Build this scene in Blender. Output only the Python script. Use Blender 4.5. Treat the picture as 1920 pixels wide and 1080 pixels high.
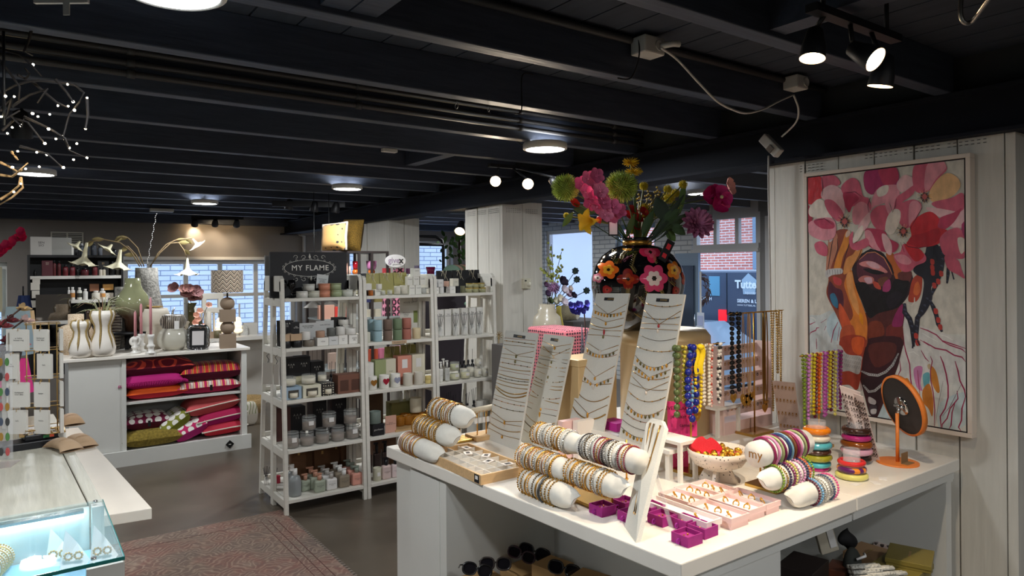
import bpy,math,random
from mathutils import Matrix,Vector,Euler,noise
random.seed(7)
PI = math.pi
for o in list(bpy.data.objects): bpy.data.objects.remove(o)
S = bpy.context.scene
COL = S.collection
# ------------------------------------------------------------------ camera
CAMF,CAMX,CAMY,EYE = 1300.0,960.0,504.0,1.6
YAW,ROLL = math.radians(35.55),math.radians(0.45)
cd = bpy.data.cameras.new('camera');cam = bpy.data.objects.new('camera',cd);COL.objects.link(cam)
cd.sensor_width = 36.0;cd.sensor_fit = 'HORIZONTAL';cd.lens = 36.0*CAMF/1920.0
cd.shift_y = -(540.0-CAMY)/1920.0;cd.clip_start = 0.05;cd.clip_end = 200
cam.matrix_world = (Matrix.Translation((0,0,EYE)) @ Matrix.Rotation(-YAW,4,'Z')
                    @ Matrix.Rotation(PI/2,4,'X') @ Matrix.Rotation(-ROLL,4,'Z'))
S.camera = cam
S.view_settings.view_transform = 'Standard';S.view_settings.look = 'None'
S.view_settings.gamma = 1.0;S.view_settings.exposure = 0.75
try: S.view_settings.use_curve_mapping = False
except Exception: pass
# ------------------------------------------------------------------ daylight
W = bpy.data.worlds.new('world');S.world = W;W.use_nodes = True
bg = W.node_tree.nodes['Background'];bg.inputs[0].default_value = (0.50,0.70,1.0,1);bg.inputs[1].default_value = 2.3
def light(kind,name,loc,power,color=(1,.93,.82),target=None,size=.2,spot=60,blend=.6,size_y=None):
    d = bpy.data.lights.new(name,kind);d.energy = power;d.color = color
    if kind == 'AREA':
        d.shape = 'DISK' if size_y is None else 'RECTANGLE';d.size = size
        if size_y: d.size_y = size_y
    else: d.shadow_soft_size = size
    if kind == 'SPOT': d.spot_size = math.radians(spot);d.spot_blend = blend
    o = bpy.data.objects.new(name,d);COL.objects.link(o);o.location = loc
    if target is not None:
        o.rotation_euler = (Vector(target)-Vector(loc)).to_track_quat('-Z','Y').to_euler()
    return o
# ------------------------------------------------------------------ pixel -> surface helpers
_c,_s = math.cos(ROLL),math.sin(ROLL)
def ray(px,py):
    a = px-CAMX;b = py-CAMY
    x = (a*_c-b*_s)/CAMF;z = -(a*_s+b*_c)/CAMF
    return (math.sin(YAW)+x*math.cos(YAW),math.cos(YAW)-x*math.sin(YAW),z)
def PZ(px,py,z):
    d = ray(px,py);t = (z-EYE)/d[2];return Vector((d[0]*t,d[1]*t,z))
def PX(px,py,x):
    d = ray(px,py);t = x/d[0];return Vector((x,d[1]*t,EYE+d[2]*t))
def PY(px,py,y):
    d = ray(px,py);t = y/d[1];return Vector((d[0]*t,y,EYE+d[2]*t))
def PD(px,py,dep):
    d = ray(px,py);return Vector((d[0]*dep,d[1]*dep,EYE+d[2]*dep))
def dep(p): return p[0]*math.sin(YAW)+p[1]*math.cos(YAW)
def mpp(p): return dep(p)/CAMF          # metres per photo pixel at p
FACE = -YAW                             # turns an object's -Y side straight towards the photographer
# ------------------------------------------------------------------ materials
def lin(c):
    if isinstance(c,str): c = [int(c[i:i+2],16) for i in (0,2,4)]
    r = []
    for v in c[:3]:
        v = v/255.0;r.append(v/12.92 if v <= .04045 else ((v+.055)/1.055)**2.4)
    return tuple(r)+(1,)
_mats = {}
def M(name,col=(200,200,200),rough=.5,metal=0.0,alpha=None,trans=0,emit=None,es=1,noise_amt=0,nscale=8,stretch=None,bump=0,coat=0,ior=1.45,sheen=0,col2=None,spec=.5):
    if name in _mats: return _mats[name]
    m = bpy.data.materials.new(name);m.use_nodes = True;nt = m.node_tree;b = nt.nodes['Principled BSDF']
    b.inputs['Base Color'].default_value = lin(col);b.inputs['Roughness'].default_value = rough
    b.inputs['Metallic'].default_value = metal;b.inputs['IOR'].default_value = ior
    b.inputs['Specular IOR Level'].default_value = spec
    if coat: b.inputs['Coat Weight'].default_value = coat;b.inputs['Coat Roughness'].default_value = .05
    if sheen: b.inputs['Sheen Weight'].default_value = sheen
    if trans: b.inputs['Transmission Weight'].default_value = trans
    if alpha is not None: b.inputs['Alpha'].default_value = alpha
    if emit: b.inputs['Emission Color'].default_value = lin(emit);b.inputs['Emission Strength'].default_value = es
    if noise_amt or bump:
        tc = nt.nodes.new('ShaderNodeTexCoord');mp = nt.nodes.new('ShaderNodeMapping')
        nt.links.new(tc.outputs['Object'],mp.inputs[0])
        if stretch: mp.inputs['Scale'].default_value = stretch
        n = nt.nodes.new('ShaderNodeTexNoise');n.inputs['Scale'].default_value = nscale;n.inputs['Detail'].default_value = 5
        nt.links.new(mp.outputs[0],n.inputs['Vector'])
        if noise_amt:
            cr = nt.nodes.new('ShaderNodeValToRGB');c1 = lin(col);c2 = lin(col2) if col2 else tuple(max(0,v*(1-noise_amt)) for v in c1[:3])+(1,)
            cr.color_ramp.elements[0].color = c2;cr.color_ramp.elements[0].position = .35
            cr.color_ramp.elements[1].color = c1;cr.color_ramp.elements[1].position = .65
            nt.links.new(n.outputs[0],cr.inputs[0]);nt.links.new(cr.outputs[0],b.inputs['Base Color'])
        if bump:
            bp = nt.nodes.new('ShaderNodeBump');bp.inputs['Strength'].default_value = bump;bp.inputs['Distance'].default_value = .01
            nt.links.new(n.outputs[0],bp.inputs['Height']);nt.links.new(bp.outputs[0],b.inputs['Normal'])
    _mats[name] = m;return m
def plain(c,rough=.5,metal=0,**k):
    n = 'paint_%s_%d_%d' % (c if isinstance(c,str) else '%02x%02x%02x' % tuple(c),rough*100,metal*100)
    return M(n,c,rough,metal,**k)
def glassy(name,col=(255,255,255),alpha=.25,rough=.05):
    return M(name,col,rough,alpha=alpha,spec=.8)
GOLD = M('gold',(205,152,66),.28,.85);GOLDS = M('gold_satin',(200,166,104),.4,.8)
SILVER = M('silver',(200,198,196),.22,1.0);BLACK = M('black',(16,16,18),.45)
WHITE = M('white_paint',(226,222,214),.42);CERAM = M('white_ceramic',(225,218,208),.25,coat=.3)
LINEN = M('pale_linen',(206,204,196),.9,noise_amt=.12,nscale=400)
TAG = M('paper_tag',(225,222,218),.7);INK = M('ink',(30,28,28),.7)
# ------------------------------------------------------------------ mesh builder
_bk = [0]
class MB:
    def __init__(s): s.v = [];s.f = [];s.m = [];s.sm = [];s.X = None;s.cur = 0
    def add(s,vs,fs,smooth=False,mat=None):
        o = len(s.v);X = s.X
        if X is not None: vs = [X @ Vector(v) for v in vs]
        s.v.extend([tuple(v) for v in vs]);mi = s.cur if mat is None else mat
        for f in fs: s.f.append(tuple(i+o for i in f));s.m.append(mi);s.sm.append(smooth)
        return s
    def box(s,x0,x1,y0,y1,z0,z1,mat=None):
        _bk[0] += 1;e = .00003*(_bk[0]*5 % 11);x0 -= e;x1 += e;y0 -= e;y1 += e;z1 += e      # hair's breadth, so joined boards never share a face
        v = [(x0,y0,z0),(x1,y0,z0),(x1,y1,z0),(x0,y1,z0),(x0,y0,z1),(x1,y0,z1),(x1,y1,z1),(x0,y1,z1)]
        return s.add(v,[(3,2,1,0),(4,5,6,7),(0,1,5,4),(1,2,6,5),(2,3,7,6),(3,0,4,7)],False,mat)
    def cbox(s,c,d,mat=None,rz=0,X=None):
        old = s.X;T = Matrix.Translation(c) @ Matrix.Rotation(rz,4,'Z')
        if X is not None: T = T @ X
        s.X = T if old is None else old @ T
        s.box(-d[0]/2,d[0]/2,-d[1]/2,d[1]/2,-d[2]/2,d[2]/2,mat);s.X = old;return s
    def lathe(s,prof,seg=24,at=(0,0,0),mat=None,smooth=True,cap=True,sx=1,sy=1):
        vs = [];n = len(prof)
        for r,z in prof:
            for k in range(seg):
                a = 2*PI*k/seg;vs.append((at[0]+r*math.cos(a)*sx,at[1]+r*math.sin(a)*sy,at[2]+z))
        fs = []
        for i in range(n-1):
            for k in range(seg): fs.append((i*seg+k,i*seg+(k+1)%seg,(i+1)*seg+(k+1)%seg,(i+1)*seg+k))
        s.add(vs,fs,smooth,mat)
        if cap:
            o = len(s.v)-len(vs);mi = s.cur if mat is None else mat
            if prof[0][0] > 1e-5: s.f.append(tuple(o+k for k in reversed(range(seg))));s.m.append(mi);s.sm.append(False)
            if prof[-1][0] > 1e-5: s.f.append(tuple(o+(n-1)*seg+k for k in range(seg)));s.m.append(mi);s.sm.append(False)
        return s
    def cyl(s,at,r,h,seg=20,mat=None,r2=None): return s.lathe([(r,0),(r if r2 is None else r2,h)],seg,at,mat)
    def tube(s,path,r,seg=6,closed=False,mat=None,smooth=True,flat=1.0):
        P = [Vector(p) for p in path];n = len(P)
        if n < 2: return s
        rs = r if isinstance(r,(list,tuple)) else [r]*n
        vs = [];up = None
        for i in range(n):
            if closed: t = P[(i+1) % n]-P[i-1]
            else: t = P[min(i+1,n-1)]-P[max(i-1,0)]
            if t.length < 1e-9: t = Vector((0,0,1))
            t.normalize()
            if up is None:
                up = Vector((0,0,1)) if abs(t.z) < .9 else Vector((1,0,0))
            a = t.cross(up)
            if a.length < 1e-4: a = t.cross(Vector((0.3,1,.2)))
            a.normalize();b = a.cross(t).normalized();up = b
            for k in range(seg):
                q = 2*PI*k/seg;vs.append(P[i]+a*(rs[i]*math.cos(q))+b*(rs[i]*flat*math.sin(q)))
        fs = []
        for i in range(n if closed else n-1):
            j = (i+1) % n
            for k in range(seg): fs.append((i*seg+k,i*seg+(k+1) % seg,j*seg+(k+1) % seg,j*seg+k))
        if not closed: fs.append(tuple(range(seg))[::-1]);fs.append(tuple((n-1)*seg+k for k in range(seg)))
        return s.add(vs,fs,smooth,mat)
    def sphere(s,c,r,seg=10,rings=7,mat=None):
        if not isinstance(r,(tuple,list)): r = (r,r,r)
        vs = [(c[0],c[1],c[2]-r[2])]
        for i in range(1,rings):
            t = PI*i/rings-PI/2
            for k in range(seg):
                a = 2*PI*k/seg;vs.append((c[0]+r[0]*math.cos(t)*math.cos(a),c[1]+r[1]*math.cos(t)*math.sin(a),c[2]+r[2]*math.sin(t)))
        vs.append((c[0],c[1],c[2]+r[2]));L = len(vs)-1;fs = []
        for k in range(seg): fs.append((0,1+(k+1) % seg,1+k));fs.append((L,L-seg+k,L-seg+(k+1) % seg))
        for i in range(rings-2):
            for k in range(seg):
                a = 1+i*seg+k;b = 1+i*seg+(k+1) % seg;fs.append((a,b,b+seg,a+seg))
        return s.add(vs,fs,True,mat)
    def torus(s,c,R,r,seg=24,ts=6,axis='Z',mat=None,flat=1.0,ry=None):
        p = []
        for k in range(seg):
            a = 2*PI*k/seg;u = R*math.cos(a);w = (ry or R)*math.sin(a)
            p.append({'Z': (c[0]+u,c[1]+w,c[2]),'Y': (c[0]+u,c[1],c[2]+w),'X': (c[0],c[1]+u,c[2]+w)}[axis])
        return s.tube(p,r,ts,True,mat,True,flat)
    def prism(s,poly,z0,z1,mat=None,smooth=False):
        n = len(poly);vs = [(x,y,z0) for x,y in poly]+[(x,y,z1) for x,y in poly]
        fs = [tuple(reversed(range(n))),tuple(range(n,2*n))]
        for i in range(n): j = (i+1) % n;fs.append((i,j,n+j,n+i))
        return s.add(vs,fs,smooth,mat)
    def grid(s,fn,nu,nv,mat=None,smooth=True,closed_u=False):
        vs = [fn(i/(nu if closed_u else nu-1),j/(nv-1)) for j in range(nv) for i in range(nu)];fs = []
        for j in range(nv-1):
            for i in range(nu if closed_u else nu-1):
                i2 = (i+1) % nu;fs.append((j*nu+i,j*nu+i2,(j+1)*nu+i2,(j+1)*nu+i))
        return s.add(vs,fs,smooth,mat)
    def join(s,me_v,me_f,mat=None): return s.add(me_v,me_f,False,mat)
    def build(s,name,mats,parent=None,loc=None,rz=0,bevel=0,sub=0):
        me = bpy.data.meshes.new(name);me.from_pydata(s.v,[],s.f)
        if not isinstance(mats,(list,tuple)): mats = [mats]
        for m in mats: me.materials.append(m)
        me.polygons.foreach_set('material_index',[min(i,len(mats)-1) for i in s.m]);me.polygons.foreach_set('use_smooth',s.sm)
        me.validate();me.update()
        o = bpy.data.objects.new(name,me);COL.objects.link(o)
        if parent is not None: o.parent = parent
        if loc is not None: o.location = loc
        if rz: o.rotation_euler = (0,0,rz)
        if bevel:
            b = o.modifiers.new('bevel','BEVEL');b.width = bevel;b.segments = 2;b.limit_method = 'ANGLE';b.angle_limit = .9
        if sub:
            b = o.modifiers.new('smooth','SUBSURF');b.levels = sub;b.render_levels = sub
        return o
RU = 1.17  # room shell, ceiling fittings, display tables and painting are enlarged by this about the camera
def RZ(z): return EYE+(z-EYE)*RU
class RB(MB):
    """room-shell builder: takes room coordinates read off image pixels and stores them scaled about the camera point, never below the floor"""
    def add(s,vs,fs,smooth=False,mat=None):
        if s.X is not None: vs = [s.X @ Vector(v) for v in vs]
        X,s.X = s.X,None
        MB.add(s,[(v[0]*RU,v[1]*RU,max(0.0,RZ(v[2])) if v[2] > -.2 else v[2]) for v in vs],fs,smooth,mat);s.X = X;return s
def QZ(px,py,z): return PZ(px,py,RZ(z))
def QY(px,py,y): return PY(px,py,y*RU)
def QX(px,py,x): return PX(px,py,x*RU)
def QD(px,py,d): return PD(px,py,d*RU)
def V3(x,y,z): return Vector((x*RU,y*RU,RZ(z)))
def thing(name,label,cat,loc=(0,0,0),rz=0,group=None,rot=None):
    o = bpy.data.objects.new(name,None);COL.objects.link(o);o.empty_display_size = .05
    o.location = loc;o.rotation_euler = rot if rot else (0,0,rz)
    o['label'] = label;o['category'] = cat
    if group: o['group'] = group
    return o
def tag(o,label,cat,group=None,kind=None):
    o['label'] = label;o['category'] = cat
    if group: o['group'] = group
    if kind: o['kind'] = kind
    return o
def struct(o): o['kind'] = 'structure';return o
def dup(o,loc=None,rz=None,label=None,group=None,scale=None,parent=None,rot=None):
    c = o.copy();COL.objects.link(c)
    if parent is not None: c.parent = parent
    if loc is not None: c.location = loc
    if rz is not None: c.rotation_euler = (0,0,rz)
    if rot is not None: c.rotation_euler = rot
    if scale is not None: c.scale = scale if isinstance(scale,(tuple,list)) else (scale,)*3
    if label: c['label'] = label
    if group: c['group'] = group
    for ch in list(o.children): dup(ch,parent=c)
    return c
ORD = ['first','second','third','fourth','fifth','sixth','seventh','eighth','ninth','tenth','eleventh','twelfth','thirteenth','fourteenth',
       'fifteenth','sixteenth','seventeenth','eighteenth','nineteenth','twentieth','twenty-first','twenty-second','twenty-third','twenty-fourth']
def nth(i,n,a='leftmost',b='rightmost',frm='from the left'):
    if i == 0: return a
    if i == n-1: return b
    return ORD[i]+' '+frm
_txt = {}
def text_geo(s,size=1.0,bold=0.0,align='CENTER',space=1.0):
    k = (s,bold,align,space)
    if k not in _txt:
        cu = bpy.data.curves.new('t','FONT');cu.body = s;cu.size = 1;cu.align_x = align;cu.align_y = 'CENTER'
        cu.offset = bold;cu.resolution_u = 2;cu.space_character = space;cu.space_line = .9
        ob = bpy.data.objects.new('t',cu);COL.objects.link(ob)
        bpy.context.view_layer.update()
        me = bpy.data.meshes.new_from_object(ob.evaluated_get(bpy.context.evaluated_depsgraph_get()))
        _txt[k] = ([tuple(v.co) for v in me.vertices],[tuple(p.vertices) for p in me.polygons])
        bpy.data.objects.remove(ob);bpy.data.curves.remove(cu);bpy.data.meshes.remove(me)
    return _txt[k]
def put_text(mb,s,size,at,ux=(1,0,0),uy=(0,0,1),mat=1,bold=0,align='CENTER',space=1.0):
    """flat printed lettering on a surface: ux is the reading direction, uy is up"""
    vs,fs = text_geo(s,1,bold,align,space);ux = Vector(ux).normalized();uy = Vector(uy).normalized();at = Vector(at)
    return mb.add([at+ux*(v[0]*size)+uy*(v[1]*size) for v in vs],fs,False,mat)
def catenary(a,b,sag,n=12,axis=(0,0,-1)):
    a = Vector(a);b = Vector(b);ax = Vector(axis)
    return [a.lerp(b,i/n)+ax*(sag*4*(i/n)*(1-i/n)) for i in range(n+1)]
# ================================================================== room shell
CEIL = M('ceiling_board_black',(58,64,76),.75,noise_amt=.2,nscale=5,stretch=(6,1,1))
JOIST = M('joist_black',(66,73,88),.55,noise_amt=.25,nscale=6,stretch=(1,8,8),bump=.2)
STEEL = M('steel_black',(26,29,38),.7,spec=.25)
TAUPE = M('taupe_plaster',(140,132,124),.85,noise_amt=.08,nscale=3)
CONC = M('concrete_floor',(98,88,76),.32,noise_amt=.3,nscale=2.2,bump=.05)
PLANK = M('whitewashed_planks',(216,211,200),.6,noise_amt=.08,nscale=5,stretch=(9,9,.8),bump=.2)
WHITEBRICK = M('white_brick',(215,214,210),.7)
def brick_mat(name,c1,c2,mortar,scale=1.0,rot=None,bw=.22,rh=.065):
    m = M(name,c1,.8);nt = m.node_tree;b = nt.nodes['Principled BSDF']
    tc = nt.nodes.new('ShaderNodeTexCoord');sp = nt.nodes.new('ShaderNodeSeparateXYZ');cb = nt.nodes.new('ShaderNodeCombineXYZ')
    nt.links.new(tc.outputs['Object'],sp.inputs[0]);nt.links.new(sp.outputs['Y' if rot else 'X'],cb.inputs[0]);nt.links.new(sp.outputs['Z'],cb.inputs[1])
    br = nt.nodes.new('ShaderNodeTexBrick');nt.links.new(cb.outputs[0],br.inputs['Vector'])
    br.inputs['Color1'].default_value = lin(c1);br.inputs['Color2'].default_value = lin(c2);br.inputs['Mortar'].default_value = lin(mortar)
    br.inputs['Scale'].default_value = scale;br.inputs['Brick Width'].default_value = bw;br.inputs['Row Height'].default_value = rh;br.inputs['Mortar Size'].default_value = .008
    nt.links.new(br.outputs['Color'],b.inputs['Base Color'])
    bp = nt.nodes.new('ShaderNodeBump');bp.inputs['Strength'].default_value = .5;bp.inputs['Distance'].default_value = .01;bp.invert = True
    nt.links.new(br.outputs['Fac'],bp.inputs['Height']);nt.links.new(bp.outputs[0],b.inputs['Normal'])
    return m
struct(MB().box(-5,7.3,-3.8,10.6,-.1,0).build('floor',CONC))
# ceiling boards: they run away from the camera, above the joists
mb = RB();x = -4.2
while x < 6.2: mb.box(x,x+.134,-3.2,8.8,2.345,2.37);x += .14
mb.box(-4.2,6.3,-3.2,9.1,2.372,2.42)
struct(mb.build('ceiling',CEIL))
JY = [-2.3,-1.75,-1.2,-.6,-.02,.55,1.09,1.59,2.09,2.63,3.16,3.75,4.25,4.76,5.3,5.85,6.4,6.95,7.5,8.05]
k = 0
for y in JY:
    k += 1;mb = RB();w = .055
    mb.box(-4.2,2.72,y,y+w,2.21,2.345);o = struct(mb.build('trim_%d' % k,JOIST,bevel=.004))
    k += 1;struct(RB().box(2.86,6.0,y+.02,y+.075,2.2,2.345).build('trim_%d' % k,M('joist_side_room_daylit',(122,125,134),.45)))  # paler than the shop joists: the side room's daylight is put into the colour
struct(RB().box(-4.2,6.0,8.6,8.76,2.15,2.345).build('trim_60',JOIST))
# blocking pieces between joists
for i,(px,py,ya,yb) in enumerate([(1410,66,.61,1.09),(640,6,1.15,1.59),(585,4,1.15,1.59),(905,232,3.22,3.75),(1330,60,.0,.02)]):
    if i == 4: continue
    x = [1.62,.66,.585,1.9][i]
    struct(RB().box(x,x+.07,ya,yb,2.225,2.345).build('trim_%d' % (61+i),JOIST))
# steel beam with flanges
mb = RB();mb.box(2.69,2.85,-3.2,8.76,2.05,2.062);mb.box(2.69,2.85,-3.2,8.76,2.198,2.21);mb.box(2.745,2.765,-3.2,8.76,2.062,2.198)
struct(mb.build('trim_70',STEEL))
struct(RB().box(2.76,2.82,-3.2,8.76,2.21,2.345).build('wall_above_beam',M('infill_grey',(60,62,64),.8,noise_amt=.2,nscale=5)))
# far wall with two window openings
def wall_y(name,y0,y1,x0,x1,z0,z1,holes,mat):
    mb = RB();xs = x0
    for (a,b,c,d) in holes:
        mb.box(xs,a,y0,y1,z0,z1);mb.box(a,b,y0,y1,z0,c);mb.box(a,b,y0,y1,d,z1);xs = b
    mb.box(xs,x1,y0,y1,z0,z1);return struct(mb.build(name,mat))
def wall_x(name,x0,x1,y0,y1,z0,z1,holes,mat):
    mb = RB();ys = y0
    for (a,b,c,d) in holes:
        mb.box(x0,x1,ys,a,z0,z1);mb.box(x0,x1,a,b,z0,c);mb.box(x0,x1,a,b,d,z1);ys = b
    mb.box(x0,x1,ys,y1,z0,z1);return struct(mb.build(name,mat))
wall_y('wall_back',8.76,9.0,-4.2,6.0,0,2.345,[(-1.4,-.08,.70,1.706),(.97,2.9,.762,1.734),(3.6,5.2,.8,2.0)],TAUPE)
wall_x('wall_left',-4.4,-4.2,-3.2,9.0,0,2.345,[],TAUPE)
wall_y('wall_front',-3.4,-3.2,-4.2,6.3,0,2.345,[],TAUPE)
WB = brick_mat('white_painted_brick',(222,221,218),(205,205,203),(160,162,164),rot=True)
# windows
def window(n,x0,x1,z0,z1,y,mull,rails,fr=.05):
    mb = RB()
    mb.box(x0,x1,y,y+.06,z1-fr,z1);mb.box(x0,x1,y,y+.06,z0,z0+fr);mb.box(x0,x0+fr,y,y+.06,z0+fr,z1-fr);mb.box(x1-fr,x1,y,y+.06,z0+fr,z1-fr)
    for m in mull: mb.box(m-.025,m+.025,y+.005,y+.055,z0+fr,z1-fr)
    for r in rails: mb.box(x0+fr,x1-fr,y+.008,y+.052,r-.02,r+.02)
    f = struct(mb.build('window_%d' % n,WHITE));RB().box(x0+.01,x1-.01,y+.028,y+.032,z0+.01,z1-.01).build('pane',WINGLASS,f)
WINGLASS = M('window_glass',(235,245,255),.02,alpha=.12)
window(1,.97,2.9,.762,1.734,8.86,[1.24,1.62,2.0,2.42],[1.31])
window(2,-1.4,-.08,.70,1.706,8.86,[-.6],[1.1])
window(3,3.6,5.2,.8,2.0,8.86,[4.4],[])
struct(RB().box(.93,2.94,8.73,8.76,1.734,1.77).box(.93,.965,8.73,8.76,.75,1.734).build('trim_71',WHITE))
# wainscot of vertical boards under the window
mb = RB();x = 1.4
while x < 3.4: mb.box(x,x+.055,8.72,8.757,0,.74);x += .06
struct(mb.build('trim_72',M('wainscot_beige',(150,132,116),.6)))
# neighbouring house: white brick just outside the windows
EXT = brick_mat('pale_exterior_brick',(208,212,222),(190,196,212),(120,130,150),bw=.30,rh=.085)
tag(MB().box(-4.6,9.1,12.8,13,-.4,4.5).build('neighbour_wall',EXT),'pale bluish brick wall of the neighbouring building outside the back windows','wall')
# ------------------------------------------------------------------ plank pillars and partition
def plank_pillar(name,x0,x1,y0,y1,ztop,seed,n_y,n_x):
    random.seed(seed);mb = RB();mb.box(x0+.03,x1-.03,y0+.03,y1-.03,0,ztop-.02,1)
    yy = [y0+(y1-y0)*i/n_y for i in range(n_y+1)]
    for i in range(n_y):
        g = .003;t = ztop-random.uniform(0,.045) if i else ztop;d = random.uniform(0,.006)
        a,b = yy[i]+g,yy[i+1]-g;ch = .02 if random.random() < .4 else 0
        mb.add([(x0+d,a,0),(x0+d,b,0),(x0+d,b,t-ch),(x0+d,b-ch,t),(x0+d,a,t),(x0+.03,a,0),(x0+.03,b,0),(x0+.03,b,t-ch),(x0+.03,b-ch,t),(x0+.03,a,t)],
               [(4,3,2,1,0),(5,6,7,8,9),(0,1,6,5),(1,2,7,6),(2,3,8,7),(3,4,9,8),(4,0,5,9)],mat=0)
    xx = [x0+.0+(x1-x0)*i/n_x for i in range(n_x+1)]
    for i in range(n_x):
        t = ztop-random.uniform(0,.015);mb.box(xx[i]+.003,xx[i+1]-.003,y0-.028-random.uniform(0,.004),y0-.001,0,t,0)
        mb.box(xx[i]+.003,xx[i+1]-.003,y1+.001,y1+.025,0,t,0)
    return struct(mb.build(name,[PLANK,M('dark_gap',(30,30,30),.9)]))
plank_pillar('wall_right',2.745,3.12,.945,1.83,2.135,3,6,3)
plank_pillar('wall_middle_pillar',2.745,3.1,3.985,4.42,2.085,5,3,2)
plank_pillar('wall_far_pillar',2.745,3.06,5.79,6.55,2.075,8,5,2)
# nail slots left in the pallet boards (rows of short marks near the plank tops)
mb = RB()
random.seed(2)
for (y0,y1,zt) in [(1.0,1.12,2.05),(1.15,1.27,2.05),(1.3,1.42,2.05),(1.6,1.7,2.03),(4.0,4.12,2.02),(4.16,4.26,2.02),(4.3,4.4,2.02)]:
    for r in range(3):
        y = y0
        while y < y1: mb.box(2.7435,2.7455,y,y+.009,zt-.012*r,zt-.012*r+.0022);y += .019
for (x0,x1) in [(2.78,2.9),(2.95,3.06)]:
    for r in range(3):
        x = x0
        while x < x1: mb.box(x,x+.009,3.9525,3.955,2.02-.012*r,2.0222-.012*r);x += .019
struct(mb.build('trim_73',M('slot_dark',(95,90,85),.8)))
# storefront wall along x = 6 (seen through the gap between the pillars)
struct(RB().box(6,6.15,-3.2,4.18,0,2.345).build('wall_shopfront',M('grey_panel',(120,118,116),.6)))
wall_x('wall_shopfront_brick',6.0,6.08,5.02,9.0,0,2.345,[(5.55,6.2,.9,2.12),(6.62,7.6,.75,2.12),(8.25,8.7,.9,2.1)],WB)
def window_x(n,y0,y1,z0,z1,x,mull,rails,fr=.05,mt=None):
    mb = RB();mb.box(x,x+.06,y0,y1,z1-fr,z1);mb.box(x,x+.06,y0,y1,z0,z0+fr);mb.box(x,x+.06,y0,y0+fr,z0+fr,z1-fr);mb.box(x,x+.06,y1-fr,y1,z0+fr,z1-fr)
    for m in mull: mb.box(x+.004,x+.056,m-.02,m+.02,z0,z1)
    for r in rails: mb.box(x+.006,x+.054,y0,y1,r-.02,r+.02)
    f = struct(mb.build('window_%d' % n,mt or WHITE));RB().box(x+.028,x+.032,y0+.01,y1-.01,z0+.01,z1-.01).build('pane',WINGLASS,f)
FRAMEG = M('window_grey_white',(190,188,186),.5);BLUEG = M('blue_grey_door',(120,140,160),.45)
window_x(4,5.55,6.2,.9,2.12,6.04,[5.9],[],mt=BLUEG)
window_x(5,6.62,7.6,.75,2.12,6.04,[],[],mt=WHITE)
window_x(6,8.25,8.7,.9,2.1,6.04,[],[])
window_x(7,4.16,5.0,1.79,2.15,6.0,[4.44,4.71],[],mt=FRAMEG)
struct(RB().box(6.0,6.15,4.16,5.0,2.15,2.345).build('trim_74',FRAMEG))
struct(RB().box(5.96,6.1,4.16,5.0,1.755,1.79).build('trim_75',FRAMEG))
struct(RB().box(5.99,6.04,4.16,4.2,0,1.76).box(5.99,6.04,4.0,4.1,0,2.1).build('trim_76',FRAMEG))
# blind behind window 5
bl = M('white_blind',(235,238,245),.8);nt = bl.node_tree;tr = nt.nodes.new('ShaderNodeBsdfTranslucent');tr.inputs[0].default_value = (.9,.93,1,1);nt.links.new(tr.outputs[0],nt.nodes['Material Output'].inputs[0])
struct(RB().box(6.12,6.122,6.6,7.62,.76,2.12).build('trim_77',bl))
# blue-grey door leaf, standing open into the shop
d = struct(RB().box(5.96,6.0,4.90,5.22,0,1.755,0).box(5.94,5.96,4.95,5.17,.2,1.62,1).build('door_1',[BLUEG,M('door_glass_dark',(60,70,85),.1)],None))
MB().cyl((5.93*RU,4.93*RU,.85),.008,.16,8).build('door_handle',SILVER,d)
# street outside
tag(MB().box(7.4,19,-5,12.7,-.42,-.35).build('street',M('street_grey',(150,150,152),.8)),'grey street paving outside the shopfront','street')
FB = brick_mat('red_facade_brick',(190,110,95),(160,85,75),(200,195,190),rot=True)
hb = thing('brick_house','red brick house across the street seen through the door','house',(14,3.3,-.35))
MB().box(0,.3,-6,12,0,6).build('facade',FB,hb)
MB().box(-.02,.02,5.1,6.6,1.9,3.4,0).box(-.04,.0,5.05,6.65,3.4,3.5,1).build('window_frame',[M('far_window',(90,110,130),.1),WHITE],hb)
MB().box(-.02,.02,-5,-3.0,1.2,3.0).build('window_frame',M('far_window'),hb)
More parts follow.
